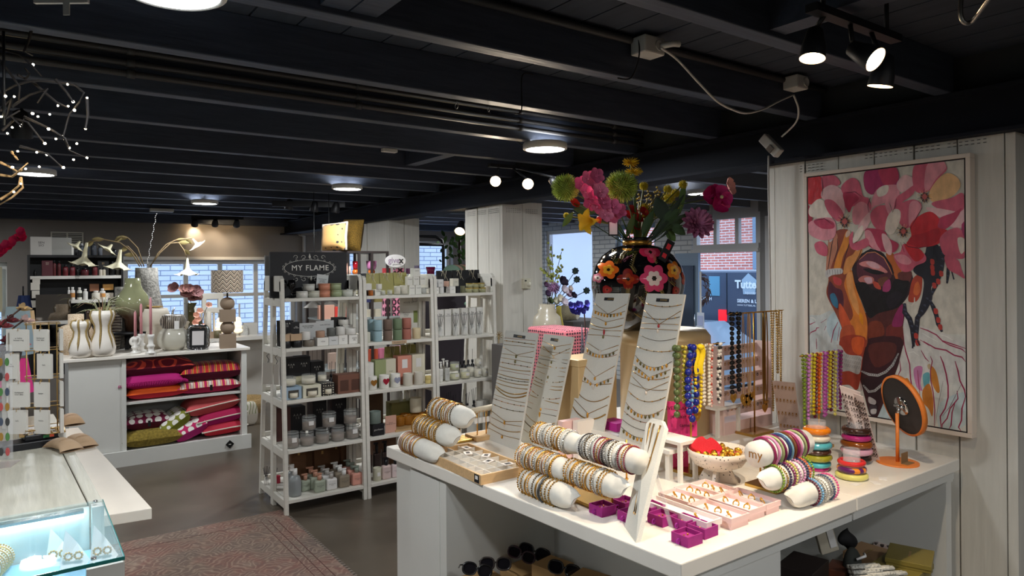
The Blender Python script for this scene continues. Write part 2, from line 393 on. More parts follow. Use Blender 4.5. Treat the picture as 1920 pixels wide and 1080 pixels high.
# ------------------------------------------------------------------ rug
def rug_mat():
    m = M('oriental_rug',(120,90,80),.95);nt = m.node_tree;b = nt.nodes['Principled BSDF'];L = nt.links
    tc = nt.nodes.new('ShaderNodeTexCoord')
    def ramp(src,stops):
        r = nt.nodes.new('ShaderNodeValToRGB');e = r.color_ramp.elements
        while len(e) < len(stops): e.new(.5)
        for q,(p,c) in zip(e,stops): q.position = p;q.color = lin(c)
        L.new(src,r.inputs[0]);return r.outputs[0]
    n1 = nt.nodes.new('ShaderNodeTexNoise');n1.inputs['Scale'].default_value = 2.4;n1.inputs['Detail'].default_value = 3;L.new(tc.outputs['Object'],n1.inputs[0])
    base = ramp(n1.outputs[0],[(.3,(98,88,82)),(.45,(132,112,98)),(.55,(140,96,84)),(.68,(156,142,126))])
    v = nt.nodes.new('ShaderNodeTexVoronoi');v.inputs['Scale'].default_value = 6.5;v.inputs['Randomness'].default_value = .8;v.distance = 'MANHATTAN';n3 = nt.nodes.new('ShaderNodeTexNoise');n3.inputs['Scale'].default_value = 9;L.new(tc.outputs['Object'],n3.inputs[0]);va = nt.nodes.new('ShaderNodeVectorMath');va.operation = 'MULTIPLY_ADD';L.new(n3.outputs['Color'],va.inputs[0]);va.inputs[1].default_value = (.1,.1,.1);L.new(tc.outputs['Object'],va.inputs[2]);L.new(va.outputs[0],v.inputs[0])
    w = nt.nodes.new('ShaderNodeMath');w.operation = 'MULTIPLY';w.inputs[1].default_value = 26;L.new(v.outputs['Distance'],w.inputs[0])
    sn = nt.nodes.new('ShaderNodeMath');sn.operation = 'SINE';L.new(w.outputs[0],sn.inputs[0])
    pat = ramp(sn.outputs[0],[(.0,(104,86,80)),(.5,(134,114,102)),(1.0,(158,140,122))])
    n2 = nt.nodes.new('ShaderNodeTexNoise');n2.inputs['Scale'].default_value = 16;n2.inputs['Detail'].default_value = 6;L.new(tc.outputs['Object'],n2.inputs[0])
    mx = nt.nodes.new('ShaderNodeMix');mx.data_type = 'RGBA';L.new(n2.outputs[0],mx.inputs[0]);L.new(base,mx.inputs[6]);L.new(pat,mx.inputs[7])
    L.new(mx.outputs[2],b.inputs['Base Color']);return m
rg = thing('rug','faded red and beige oriental rug on the concrete floor','rug',(.95,3.3,.0005))
MB().box(-.72,.47,-.5,1.355,0,.008).build('pile',rug_mat(),rg)
mb = MB()
for a in range(3): mb.box(.30-.006*a+.05*a,.304-.006*a+.05*a,-.5,1.2,.0082,.0088)
mb.box(-.72,.3,1.2,1.204,.0082,.0088)
MB.build(mb,'border',M('rug_line',(95,62,56),.95),rg)
mb = MB()
for i in range(57):
    y = -.49+i*.0322;mb.box(.47,.49,y,y+.02,.001,.005)
mb.build('fringe',M('rug_fringe',(120,108,98),.9),rg)
# ================================================================== lamps and ceiling fittings
LEDM = M('led_diffuser',(255,255,255),.5,emit=(245,250,255),es=14)
BULB = M('spot_bulb',(255,255,255),.5,emit=(255,225,175),es=40)
LAMPBLK = M('lamp_black',(24,24,27),.5);PLW = M('fitting_white',(205,202,195),.5)
LEDW = 13.0;SPOTW = 22.0
def led(p,label,power,r=.122):
    t = thing('ceiling_panel_light',label,'ceiling light',(p[0],p[1],RZ(2.21)),group='round ceiling panel lights')
    MB().lathe([(r,0),(r+.004,-.006),(r+.004,-.034),(r-.008,-.04),(r-.014,-.034)],32,cap=False).build('rim',PLW,t)
    MB().cyl((0,0,-.036),r-.012,.004,32).build('diffuser',LEDM,t)
    MB().box(-.03,.03,-.03,.03,0,.004).build('driver_box',PLW,t)
    light('AREA','panel_lamp',(p[0],p[1],RZ(2.165)),power,(.93,.97,1.0),(p[0],p[1],0),size=.2)
    return t
LEDP = [(QZ(1022,284,2.17),'bright round ceiling panel light nearest the flower bouquet'),(QZ(651,357,2.17),'round ceiling panel light above the candle shelf units'),
        (QZ(384,384,2.17),'small distant round ceiling panel light above the table lamp'),(QZ(66,330,2.17),'round ceiling panel light beside the branch chandelier'),
        (QZ(322,-6,2.17),'large round ceiling panel light cut off by the top edge')]
for p,l in LEDP: led(p,l,LEDW)
LED_UNSEEN = [(.9,-.5),(-.9,8.9),(-1.9,2.6),(-1.9,6.4),(1.75,-1.4),(-1.4,-1.6)]  # unseen panel lights, added to brighten front faces and the back wall
for x,y in LED_UNSEEN: led((x,y),'unseen round ceiling panel light added behind or beside the photographer',LEDW*(1.7 if y < -1 and x > 0 else .7))
for x,y in [(5.15,1.4),(5.15,4.2),(5.15,7.4)]: led((x,y),'round ceiling panel light added to brighten the room behind the plank pillars',LEDW*1.5)  # panel lights added to brighten the side room
def spot(t,p,d,r=.034,L=.085,lit=True,power=SPOTW,ang=70):
    """one swivel spotlight head: p is the mouth centre, d its aim"""
    d = Vector(d).normalized();q = d.to_track_quat('-Z','Y').to_matrix().to_4x4();X = Matrix.Translation(Vector(p)-t.location) @ q
    mb = MB();mb.X = X;mb.lathe([(r*.98,0),(r,.004),(r*.95,.03),(r*.62,L),(r*.3,L+.008),(0,L+.009)],20,cap=False);h = mb.build('spot_head',LAMPBLK,t)
    mb = MB();mb.X = X;mb.lathe([(r*.98,0),(r*.8,.008),(r*.6,.03),(0,.032)],20,cap=False);mb.build('reflector',M('reflector_cream',(235,215,195),.25,emit=(255,215,170),es=.9 if lit else .1),h)
    if lit:
        mb = MB();mb.X = X;mb.lathe([(0,.012),(r*.55,.013),(r*.55,.028)],16,cap=False);mb.build('bulb',BULB,h)
        light('SPOT','spot_lamp',Vector(p)+d*.012,power,(1,.84,.64),Vector(p)+d,size=.02,spot=ang,blend=.8)
    return h
def bar(t,a,b,w=.035,h=.022):
    a = Vector(a)-t.location;b = Vector(b)-t.location;c = (a+b)/2;mb = MB();mb.cbox(c,((b-a).length,w,h),rz=math.atan2(b.y-a.y,b.x-a.x));return mb.build('bar',LAMPBLK,t)
def arm(t,a,b):
    MB().tube([Vector(a)-t.location,Vector(b)-t.location],.007,8).build('arm',LAMPBLK,t)
# track in front of the painting
a = QZ(1523,118,2.06);b = QZ(1643,120,2.06);c = QZ(1650,160,2.03)
t = thing('spotlight_bar','black bar with three swivel spotlights above the jewellery table','spotlight',V3(1.7,.9,2.21))
bar(t,V3(1.5,.9,2.2),V3(1.9,.9,2.2));[arm(t,V3(q,.9,2.2),V3(q,.9,2.345)) for q in (1.55,1.85)]
a = QD(1523,110,1.66);b = QD(1642,112,1.66);c = QD(1650,162,1.74)
spot(t,a,(-.22,-.02,-1),.035,power=38,ang=105);arm(t,a+Vector((.01,-.01,.09)),(a.x+.01,.9*RU,RZ(2.2)))
spot(t,b,(.0,-.8,-.6),.035,power=14);arm(t,b+Vector((-.03,.05,.06)),(b.x-.01,.9*RU,RZ(2.2)))
spot(t,c,(-.02,.22,-1),.035,power=27,ang=100);arm(t,c+Vector((0,0,.09)),(c.x,.9*RU,RZ(2.2)))
# track near the middle pillar
t = thing('spotlight_bar','black bar with three spotlights in front of the middle plank pillar','spotlight',V3(2.2,3.45,2.21))
a = QD(929,340,3.9);b = QD(990,345,3.8);c = QD(1050,352,3.7)
bar(t,(a.x-.05,a.y,RZ(2.18)),(c.x+.05,a.y-.02,RZ(2.18)))
for q in (a,b): spot(t,q,(-.6,-.8,-.35),.036,.07);arm(t,q+Vector((.03,.03,.03)),(q.x+.03,a.y,RZ(2.18)))
spot(t,c,(.8,-.2,-.7),.036,.08,lit=False);arm(t,c+Vector((-.03,0,.06)),(c.x-.03,a.y,RZ(2.18)))
# row of three at the back wall
t = thing('spotlight_bar','distant black bar with three spotlights washing the back wall','spotlight',V3(2.0,8.2,2.16))
P3 = [QD(365,422,8.0),QD(403,422,8.0),QD(443,423,8.0)]
bar(t,P3[0]+Vector((-.1,0,.1)),P3[2]+Vector((.1,0,.1)),.03,.05)
for q in P3: spot(t,q,(.1,.7,-.6),.045,.1,power=5,ang=75)
# dark row over the shelves
t = thing('spotlight_bar','unlit black spotlight row under the joists above the shelf units','spotlight',V3(2.3,5.7,2.21))
Q = [QD(541,392,5.6),QD(588,396,5.6),QD(628,398,5.6)]
bar(t,Q[0]+Vector((-.15,0,.06)),Q[2]+Vector((.1,0,.06)),.03,.05)
for q in Q: spot(t,q,(-.1,.3,-1),.04,.09,lit=False)
# spot among the branches at the left
t = thing('spotlight','black spotlight hanging among the twigs of the branch chandelier','spotlight',V3(.0,2.2,2.21))
q = QD(41,258,2.55);t.location = (q.x,q.y,RZ(2.21));spot(t,q,(.05,.35,-1),.042,.11,power=8);arm(t,q+Vector((0,-.02,.1)),(q.x,q.y,RZ(2.2)))
t = thing('clip_lamp','small white clip spotlight behind the middle pillar','spotlight',V3(3.6,5.4,1.9));q = QD(862,434,5.6);t.location = q+Vector((0,0,.2))
spot(t,q,(-.5,-.5,-.7),.05,.12,power=5)
# leaves, conduits, sockets and cables
def cable(name,label,pts,r,mat,cat='cable'):
    P = [Vector(p) for p in pts];out = []
    for i in range(len(P)-1):
        p0 = P[max(i-1,0)];p1 = P[i];p2 = P[i+1];p3 = P[min(i+2,len(P)-1)]
        for k in range(6):
            u = k/6;out.append(.5*((2*p1)+(p2-p0)*u+(2*p0-5*p1+4*p2-p3)*u*u+(3*p1-p0-3*p2+p3)*u**3))
    out.append(P[-1]);return tag(MB().tube(out,r,6).build(name,mat),label,cat)
for i,(z,w) in enumerate([(2.33,'top'),(2.29,'middle'),(2.255,'bottom')]):
    mb = RB();mb.tube([(-4,2.60,z),(2.72,2.60,z)],.011,8)
    for x in [-.3,.3,1.1,1.9,2.5]: mb.tube([(x,2.6,z),(x+.025,2.6,z)],.015,8)
    tag(mb.build('conduit_pipe',M('conduit_dark',(62,60,60),.5)),w+' black conduit pipe of three clipped along a joist','pipe','conduit pipes')
mb = RB();mb.tube([(.8,1.575,2.325),(2.72,1.575,2.325)],.012,8)
tag(mb.build('conduit_pipe',M('conduit_dark')),'single dark conduit running to the two ceiling sockets','pipe')
def socket(px,py,label,w=.105,h=.065):
    p = QY(px,py,1.56);t = thing('socket_box',label,'socket',p);mb = MB();mb.box(-w/2,w/2,-.055,.02,-h/2,h/2);mb.build('housing',PLW,t,bevel=.006)
    MB().lathe([(.02,0),(.02,.004),(.017,.002),(0,-.002)],18).build('socket_face',PLW,t,loc=(.02,-.057,0)).rotation_euler = (PI/2,0,0)
    return p
s1 = socket(1208,91,'white double ceiling socket where the long cable plugs in');s2 = socket(1485,158,'small white ceiling socket nearer the painting',.085,.06)
mb = MB();mb.tube([s1+Vector((.03,-.055,0)),s1+Vector((.045,-.10,.0)),s1+Vector((.07,-.11,.0))],.012,8)
tag(mb.build('plug',PLW),'white plug pushed into the double ceiling socket','plug')
cd_ = [QY(1240,90,1.45),QY(1270,112,1.5),QY(1310,155,1.5),QY(1345,190,1.5),QY(1375,206,1.5),QY(1400,212,1.5),QY(1430,205,1.5),QY(1460,190,1.5),QY(1487,178,1.5)]
cable('cable','white cable sagging between the two ceiling sockets',cd_,.0045,PLW)
cable('cable','white cable dropping from the small socket to the power strip',[QY(1488,178,1.5),QY(1497,205,1.54),QX(1492,230,2.55),QX(1466,256,2.6)],.0045,PLW)
p = QX(1446,273,2.62);t = thing('power_strip','white power strip hanging tilted at the corner of the plank wall','power strip',p)
mb = MB();mb.cbox((0,0,0),(.04,.05,.13),X=Matrix.Rotation(-.75,4,'X'));mb.build('housing',PLW,t,bevel=.006)
MB().cbox((-.02,-.01,-.02),(.02,.03,.03),X=Matrix.Rotation(-.75,4,'X')).build('plug',M('plug_grey',(120,110,100),.6),t)
cable('cable','pair of pale cables hanging down the left edge of the plank wall',[QX(1441,292,2.68),QX(1441,360,2.68),QX(1443,460,2.68),QX(1445,600,2.68),QX(1443,700,2.68)],.005,M('cable_grey',(190,185,178),.5))
cable('cable','dark cable hanging from the ceiling to the pendant panel light',[QY(915,207,2.6),QY(940,240,2.8),QY(965,262,3.0),QZ(990,279,2.19)],.003,BLACK)
cable('cable','dark cable looping down from a joist beside the double socket',[s1+Vector((-.05,-.02,.02)),s1+Vector((-.06,-.03,-.05)),s1+Vector((-.07,.0,-.12)),s1+Vector((-.12,.02,-.125))],.0028,BLACK)
cable('cable','thin dark cable crossing the joist above the pendant light',[QY(1000,140,2.07),QY(979,142,2.07),QY(978,205,2.07),QY(965,213,2.07)],.0028,BLACK)
p = QZ(730,283,2.2);t = tag(MB().box(-.045,.045,-.02,.02,-.02,0).build('sensor_box',PLW,loc=(p.x,p.y,RZ(2.21)),bevel=.003),'small white junction box under a joist','junction box')
p = QZ(295,397,2.2);t = tag(MB().box(-.12,.12,-.04,.04,-.035,0).build('transformer_box',PLW,loc=(p.x,p.y-.3,RZ(2.21)),bevel=.003),'white transformer box under the far joists with hanging chain','junction box')
for (px,py,l) in [(856,198,'larger'),(916,207,'smaller')]:
    p = QZ(px,py-8,2.21);r = .012 if l[0] == 'l' else .008
    tag(MB().torus((0,0,-r),r,.0018,16,5,'X').tube([(0,0,0),(0,0,.01)],.002).build('screw_hook',SILVER,loc=(p.x,p.y,RZ(2.203))),l+' ring hook screwed under a ceiling joist','hook')
# metal tube lamp bracket upper right and hanger at upper left
cable('curved_rod','curved brushed steel rod hanging from the ceiling at top right',[QD(1803,-10,1.5),QD(1801,25,1.5),QD(1808,42,1.5),QD(1822,40,1.5),QD(1845,10,1.45),QD(1870,-25,1.4)],.006,M('steel_rod',(150,145,140),.3,1),'rod')
p = QD(124,8,1.55);t = thing('sign_hanger','white metal rail with bracket plate at the top left ceiling','bracket',p)
MB().cbox((-.01,0,.02),(.14,.01,.04),rz=FACE).build('rail',PLW,t)
MB().cbox((0,-.012,-.01),(.018,.003,.045),rz=FACE).build('plate',PLW,t,bevel=.004)
# ================================================================== big jewellery display tables
TZ = RZ(.92)
TOPW = M('table_top_white',(232,226,216),.3,noise_amt=.05,nscale=6)
BODYW = M('table_body_white',(214,213,207),.5,noise_amt=.04,nscale=4)
t = thing('display_cabinet','white jewellery display cabinet with open sunglasses compartment','cabinet',(1.9,2.0,0))
def W3(mb,name,mats,parent,**k):      # mesh given in world coordinates under a thing
    l = parent.matrix_world.translation if parent.parent else parent.location
    mb.v = [(v[0]-l[0],v[1]-l[1],v[2]-l[2]) for v in mb.v];return mb.build(name,mats,parent,**k)
XS = 2.005
mb = RB();mb.prism([(1.235,1.072),(XS-.001,1.072),(XS-.001,2.46),(1.155,2.46)],.878,.92);W3(mb,'worktop',TOPW,t,bevel=.004)
mb = RB();q = [(1.262,1.1),(XS-.01,1.1),(XS-.01,2.43),(1.188,2.43)]
mb.prism([(1.28,1.12),(1.97,1.12),(1.97,2.4),(1.2,2.4)],.866,.878)
mb.box(1.66,1.68,1.11,2.43,.1,.866);mb.box(1.68,1.98,1.9,2.43,.1,.866);mb.box(1.68,1.98,1.12,1.9,.1,.38)
mb.prism([(1.188,2.06),(1.66,2.06),(1.66,2.43),(1.188-.004,2.43)],.1,.866)
mb.prism([(1.262,1.1),(1.66,1.1),(1.66,1.14),(1.26,1.14)],.1,.866);mb.box(1.27,2.0,1.085,1.1,.848,.866)
mb.prism([(1.27,1.12),(1.66,1.12),(1.66,2.1),(1.2,2.1)],.38,.40)
mb.prism([(1.255,1.1),(1.98,1.1),(1.98,2.43),(1.188,2.43)],0,.1)
W3(mb,'body',BODYW,t)
mb = RB();mb.prism([(1.183,2.10),(1.19,2.10),(1.183,2.30),(1.176,2.30)],.1,.866);W3(mb,'stile',BODYW,t)
t2 = thing('display_cabinet','white display cabinet with gift box compartment next to painting','cabinet',(2.75,2.0,0))
mb = RB();mb.box(XS+.002,2.695,1.072,2.46,.878,.92);W3(mb,'worktop',TOPW,t2,bevel=.004)
mb = RB();mb.box(2.015,2.68,1.085,2.43,.862,.878);mb.box(2.01,2.68,1.085,1.12,.848,.866);mb.box(2.632,2.677,1.088,2.4,.84,.879)
mb.box(2.63,2.67,1.09,2.43,.0,.862);mb.box(1.99,2.63,1.9,2.43,0,.862);mb.box(1.99,2.63,1.12,1.9,0,.38);mb.box(1.99,2.67,1.10,1.12,0,.1)
W3(mb,'body',BODYW,t2)
# the open front of the first cabinet's block continues to x = 1.66 -> carve by panel
bevel_panel = RB().box(1.262,1.655,1.094,1.1,.1,.85)
W3(bevel_panel,'front_panel',BODYW,t)
# ================================================================== sales counter at the left
WOODW = M('painted_wood',(202,198,182),.45,noise_amt=.14,nscale=5,stretch=(14,1.1,6),bump=.25)
CREAM = M('cream_paint',(226,216,202),.45,noise_amt=.05,nscale=5)
t = thing('sales_counter','white painted plank sales counter behind the lit glass showcase','counter',(-.5,3.3,0))
mb = MB();mb.prism([(-.10,2.39),(.165,2.39),(.10,4.0),(-.18,4.0)],.875,.92);mb.prism([(.168,2.39),(.205,2.39),(.141,4.0),(.103,4.0)],.845,.92)
mb.prism([(-.45,2.39),(-.104,2.39),(-.184,4.0),(-.55,4.0)],.875,.92);mb.box(-1.6,-.46,2.39,4.0,.875,.92);W3(mb,'worktop',WOODW,t,bevel=.003)
mb = MB();mb.box(-1.6,.10,2.45,3.95,0,.875);W3(mb,'body',BODYW,t)
mb = MB();mb.prism([(.19,2.44),(.34,2.425),(.235,3.9),(.12,3.9)],.825,.86);W3(mb,'bag_shelf',CREAM,t,bevel=.002)
# glass showcase
GL = M('showcase_glass',(190,235,240),.02,alpha=.13,spec=.8);GEDGE = M('glass_edge',(40,120,115),.1)
LEDT = M('led_tube',(255,255,255),.4,emit=(190,240,255),es=5)
t = thing('glass_showcase','glass jewellery showcase with cold blue light strip inside','showcase',(-.4,2.08,0))
sx0,sx1,sy0,sy1 = -1.0,.20,1.84,2.34
mb = MB();mb.box(sx0,sx1,sy0,sy1,0,.70);mb.box(sx1-.075,sx1,sy0,sy0+.03,.7,.925);mb.box(sx1-.03,sx1,sy1-.04,sy1,.7,.93);mb.box(sx0,sx1-.035,sy1-.012,sy1,.7,.925)
W3(mb,'body',BODYW,t)
mb = MB();mb.box(sx0,sx1,sy0,sy1,.93,.938);mb.box(sx1-.008,sx1-.002,sy0+.03,sy1-.04,.70,.93);mb.box(sx0,sx1-.076,sy0+.002,sy0+.008,.7,.93);W3(mb,'glass',GL,t)
mb = MB();mb.box(sx0,sx1,sy0-.001,sy0+.001,.93,.938);mb.box(sx1-.001,sx1+.001,sy0,sy1,.93,.938);W3(mb,'glass_edge',GEDGE,t)
mb = MB();mb.box(sx0,sx1-.05,sy1-.035,sy1-.02,.905,.92);W3(mb,'light_strip',LEDT,t)
W3(MB().box(sx0,sx1-.05,sy1-.045,sy1-.018,.92,.928),'strip_channel',SILVER,t)
light('AREA','showcase_strip',(-.25,sy1-.05,.90),.35,(.35,.8,1.0),(-.25,sy0+.15,.80),size=.8,size_y=.02)
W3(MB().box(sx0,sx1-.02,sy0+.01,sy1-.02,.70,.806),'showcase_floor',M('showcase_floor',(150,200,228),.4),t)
W3(MB().cyl((sx1-.02,sy1-.02,.938),.006,.006,10).cyl((sx1-.06,sy0+.02,.938),.006,.006,10),'glass_bolt',SILVER,t)
# inside the showcase
def pillow_mesh(L,R,mats=None):
    """bolster along X, round in the middle and pinched flat at both ends"""
    mb = MB()
    def fn(u,v):
        a = 2*PI*u;x = (v-.5)*L;e = abs(v-.5)*2;k = 1 if e < .5 else math.sqrt(max(0,1-((e-.5)/.5)**2))
        rz = R*(k*.98+.02);ry = R*(.5+.5*k);p,q = math.cos(a)*ry,math.sin(a)*rz;t = .9
        return (x+(.55*R*math.copysign(1,x)*max(0,math.cos(a))*(1-k)),p*math.cos(t)-q*math.sin(t),R+p*math.sin(t)+q*math.cos(t))
    mb.grid(fn,18,17,closed_u=True);return mb
PILLOW = M('pillow_velvet',(222,218,208),.95,noise_amt=.06,nscale=60,sheen=.3)
def put_pillow(c,L,R,ang,label,name='bracelet_pillow',tilt=0):
    o = pillow_mesh(L,R).build(name,PILLOW);o.location = c;o.rotation_euler = (0,tilt,ang);return tag(o,label,'jewellery pillow')
def ring(Rr,r,mat,seg=26,kind='plain',name='bracelet',beads=0,mat2=None):
    mb = MB()
    if kind == 'bead':
        n = beads or max(12,int(2*PI*Rr/(r*2.05)))
        for k in range(n):
            a = 2*PI*k/n;mb.sphere((0,Rr*math.cos(a),Rr*math.sin(a)),(r,r,r),6,5,mat=(k*7 % 3 == 0) if mat2 else 0)
    elif kind == 'chain':
        n = max(14,int(2*PI*Rr/(r*3)))
        for k in range(n):
            a = 2*PI*k/n;mb.sphere((((-1)**k)*r*.3,Rr*math.cos(a),Rr*math.sin(a)),(r,r*1.4,r*1.4),5,4,mat=(k % 4 == 0) if mat2 else 0)
    elif kind == 'flat':
        mb.torus((0,0,0),Rr,r,seg,6,'X')
    else: mb.torus((0,0,0),Rr,r,seg,6,'X')
    return mb.build(name,[mat,mat2 or mat])
c = PZ(-12,1080,.806);put_pillow(c,.16,.032,PI/2-.3,'blue-lit bracelet pillow inside the glass showcase')
for i in range(8):
    o = ring(.035,.0022,GOLD,kind='chain' if i % 2 else 'plain');o.location = c+Vector((math.cos(PI/2-.3),math.sin(PI/2-.3),0))*(-.05+i*.012)+Vector((0,0,.034));o.rotation_euler = (0,0,PI/2-.3)
    tag(o,'gold bracelet, %s along the pillow in the glass showcase' % nth(i,8,'nearest','farthest','from the front'),'bracelet','bracelets in the showcase')
CARDW = M('display_card_white',(226,228,230),.5)
for i,(x,y) in enumerate([PZ(112,1056,.806)[:2],PZ(140,1060,.806)[:2],PZ(194,1050,.806)[:2]]):
    w = ['left','middle','right'][i]
    t = thing('earring_wedge','white wedge holding gold earrings, %s of three in the showcase' % w,'jewellery stand',(x,y,.806),rz=-.3,group='earring wedges in the showcase')
    MB().add([(-.03,-.02,0),(.03,-.02,0),(.03,.03,0),(-.03,.03,0),(-.028,.026,.09),(.0,.03,.05)],[(0,1,5,4),(0,4,3),(1,2,5),(3,4,5,2),(0,3,2,1)]).build('wedge',CARDW,t)
    for q in range(2):
        mb = MB()
        for k in range(9): mb.sphere((-.012+.024*q+.009*math.cos(k*.7),-.012,.03+.009*math.sin(k*.7)),.0035,6,4)
        mb.build('earring',GOLD,t)
# counter items
t = thing('card_terminal','black payment terminal tray on the white plank counter','card terminal',PZ(56,838,.92),rz=.12)
MB().prism([(-.095,-.05),(.085,-.05),(.095,-.03),(.095,.05),(-.095,.05)],0,.028).build('tray',M('black_plastic',(22,22,25),.4),t,bevel=.003)
MB().prism([(-.02,-.03),(.09,-.03),(.09,.04),(.0,.045),(-.02,.02)],.028,.05).build('terminal',M('black_plastic'),t,bevel=.004)
MB().box(.04,.06,-.031,-.029,.034,.044,0).box(.06,.075,-.031,-.029,.034,.044,1).build('sticker',[M('st_green',(70,150,90)),M('st_red',(200,80,50))],t)
tag(MB().box(-.075,.075,-.06,.06,0,.045).build('paper_box',WHITE,loc=PZ(79,828,.92)+Vector((0,.04,0)),rz=0.1,bevel=.002),'white block under the gold card carousel','box')
t = thing('card_carousel','gold wire carousel full of small white message cards','card rack',PZ(80,812,.965)+Vector((0,.02,0)))
mb = MB();mb.box(-.075,.075,-.06,.06,0,.004)
for k in range(12): mb.tube([(-.075+k*.0135,-.06,.006),(-.075+((k*5) % 12)*.0135,.06,.006)],.0012,5)
mb.build('base',GOLDS,t)
sc = mpp(t.location)
mb = MB()
for (x,y) in [(-.025,0),(.05,0),(.025,.045),(-.005,-.045),(-.05,.03)]: mb.tube([(x,y,0),(x,y,205*sc)],.0025,6)
for z in (.02,52*sc,104*sc,156*sc,204*sc): mb.tube([(-.055,-.05,z),(.06,-.05,z),(.06,.05,z),(-.055,.05,z)],.002,5,True)
mb.build('frame',GOLDS,t)
t.rotation_euler = (0,0,FACE*.0)
CARD = M('message_card',(226,222,214),.7)
txts = ['je liefste\nbestaat nog','hi\nmama','dankjewel\nvoor alles','liefs','kanjer','hoera']
rows = [(155,195),(104,150),(52,98),(3,47)]
for r,(za,zb) in enumerate(rows):
    for k,(px,w,yy) in enumerate([(-24-(r % 2)*4,33,-.058),(16 if r != 1 else 22,28,-.058),(-44,20,-.03),(42,20,-.03)]):
        if r == 1 and k == 0: px,w = -38,22
        side = ['front left','front right','outer left','outer right'][k];row = ['top','second','third','bottom'][r]
        cd0 = thing('message_card','white message cards, %s stack in the %s tier of the carousel' % (side,row),'card',t.location+Vector((px*sc*math.cos(FACE)-yy*math.sin(FACE)*1,px*sc*math.sin(FACE)+yy*math.cos(FACE),za*sc)),rz=FACE+[.0,-.12,.7,-.9][k],group='message cards on the carousel')
        h = (zb-za)*sc;ww = w*sc;mb = MB()
        for q in range(4): mb.box(-ww/2,ww/2,q*.003,q*.003+.0022,0,h-q*.001)
        mb.build('card_stack',CARD,cd0)
        mb = MB();put_text(mb,txts[(r+k*2) % 6],.0085,(0,-.0006,h*.55),mat=0);mb.build('lettering',INK,cd0)
        MB().tube([(0,.01,h+.004),(0,-.004,h+.004),(0,-.004,h-.006)],.0012,5).build('clip',GOLDS,cd0)
KRAFT = M('kraft_paper',(190,160,128),.7,noise_amt=.08,nscale=20)
def pouch(p,rz,L,Wd,label):
    t = thing('kraft_pouch',label,'gift pouch',p,rz=rz,group='kraft pouches on the counter shelf');mb = MB()
    R2 = Wd*.42;mb.grid(lambda u,v: (R2*math.cos(2*PI*u)*(1+.25*abs(2*v-1)**3),(v-.5)*L,max(.001,R2*.62*(1+math.sin(2*PI*u)))*(1-.75*abs(2*v-1)**4)),18,11,closed_u=True)
    mb.build('body',KRAFT,t)
    mb = MB();mb.grid(lambda u,v: (R2*.9*math.cos(PI*u),-L/2+.012+v*.04,R2*.64*(1+math.sin(PI*u))*(.55+.45*v)+.001),9,3);mb.build('flap',M('kraft_flap',(172,142,110),.7),t)
pouch(PZ(150,835,.862),.2,.17,.09,'larger rolled kraft paper pouch lying on the cream counter shelf')
pouch(PZ(118,842,.922),.35,.15,.08,'kraft paper pouch nearer the payment terminal')
pouch(PZ(140,812,.862)+Vector((0,.25,0)),.1,.16,.09,'kraft paper pouch at the back behind the card carousel')
# acrylic jewellery tower at the very left
AC = glassy('clear_acrylic',(240,242,245),.18)
p = PZ(6,862,.92);t = thing('acrylic_tower','clear acrylic tower of coloured oval earring cards at the left edge','display',p,rz=FACE);s = mpp(p)
MB().box(-.09,14*s,-.0,.012,0,215*s).build('panel',AC,t)
cols = [(200,90,90),(90,140,80),(70,70,70),(170,130,60),(80,90,110)]
for i in range(7):
    mb = MB();mb.lathe([(.0075,0),(.0075,.002)],14,sy=2.0);o = mb.build('oval_charm',plain(cols[i % 5],.3),t,loc=(10*s,-.003,.03+i*28*s));o.rotation_euler = (PI/2,0,0)
    mb = MB();mb.lathe([(.0075,0),(.0075,.002)],14,sy=2.0);o = mb.build('oval_charm',plain(cols[(i+2) % 5],.3),t,loc=(-2*s,-.003,.03+i*28*s));o.rotation_euler = (PI/2,0,0)
p = PZ(20,873,.92);t = thing('leaflet_holder','clear acrylic leaflet sheet lying at the left edge of the counter','holder',p)
MB().add([(-.1,-.03,.002),(.0,-.03,.002),(.03,.06,.004),(-.06,.07,.004),(-.1,-.03,.0),(.0,-.03,.0),(.03,.06,.0),(-.06,.07,.0)],[(0,1,2,3),(7,6,5,4),(0,4,5,1),(1,5,6,2),(2,6,7,3)]).build('sheet',glassy('hazy_acrylic',(230,220,212),.55,.2),t)
p = PZ(22,812,.92)+Vector((-.02,.1,0));s = mpp(p);t = thing('counter_mirror','small tilted mirror with dark frame behind a white block','mirror',p,rz=FACE)
MB().box(-8*s,9*s,0,.06,0,105*s).build('block',WHITE,t,bevel=.002)
mb = MB();mb.X = Matrix.Rotation(.25,4,'Y');mb.box(-.09,-.005,-.02,-.012,95*s,150*s);mb.build('frame',M('mirror_frame',(70,66,64),.4),t)
# bags and branches behind the counter
def bag(px,py,w,h,deep,col,label,y=3.9,rz=FACE,handles=True,name='gift_bag',z=None):
    p = PY(px,py,y);s = mpp(p);t = thing(name,label,'bag',p,rz=rz);W_,H_ = w*s,h*s
    MB().add([(-W_/2,-deep,0),(W_/2,-deep,0),(W_/2,deep,0),(-W_/2,deep,0),(-W_/2*.96,-deep*.2,H_),(W_/2*.96,-deep*.2,H_),(W_/2*.96,deep*.2,H_),(-W_/2*.96,deep*.2,H_)],
             [(3,2,1,0),(0,1,5,4),(1,2,6,5),(2,3,7,6),(3,0,4,7)]).build('body',plain(col,.5),t)
    if handles: MB().tube([(-W_*.2,0,H_),(-W_*.15,0,H_*1.2),(W_*.15,0,H_*1.2),(W_*.2,0,H_)],.003,5).build('handle',BLACK,t)
    return t
tag(MB().box(-.9,.05,4.02,4.6,0,.78).build('back_counter',BODYW),'low white cupboard behind the sales counter carrying bags','cupboard')
bag(26,738,50,66,.05,(235,60,150),'hot pink gift bag with black handles at the left',4.1)
bag(8,745,46,70,.05,(190,40,80),'crimson gift bag at the left edge of the photo',4.2)
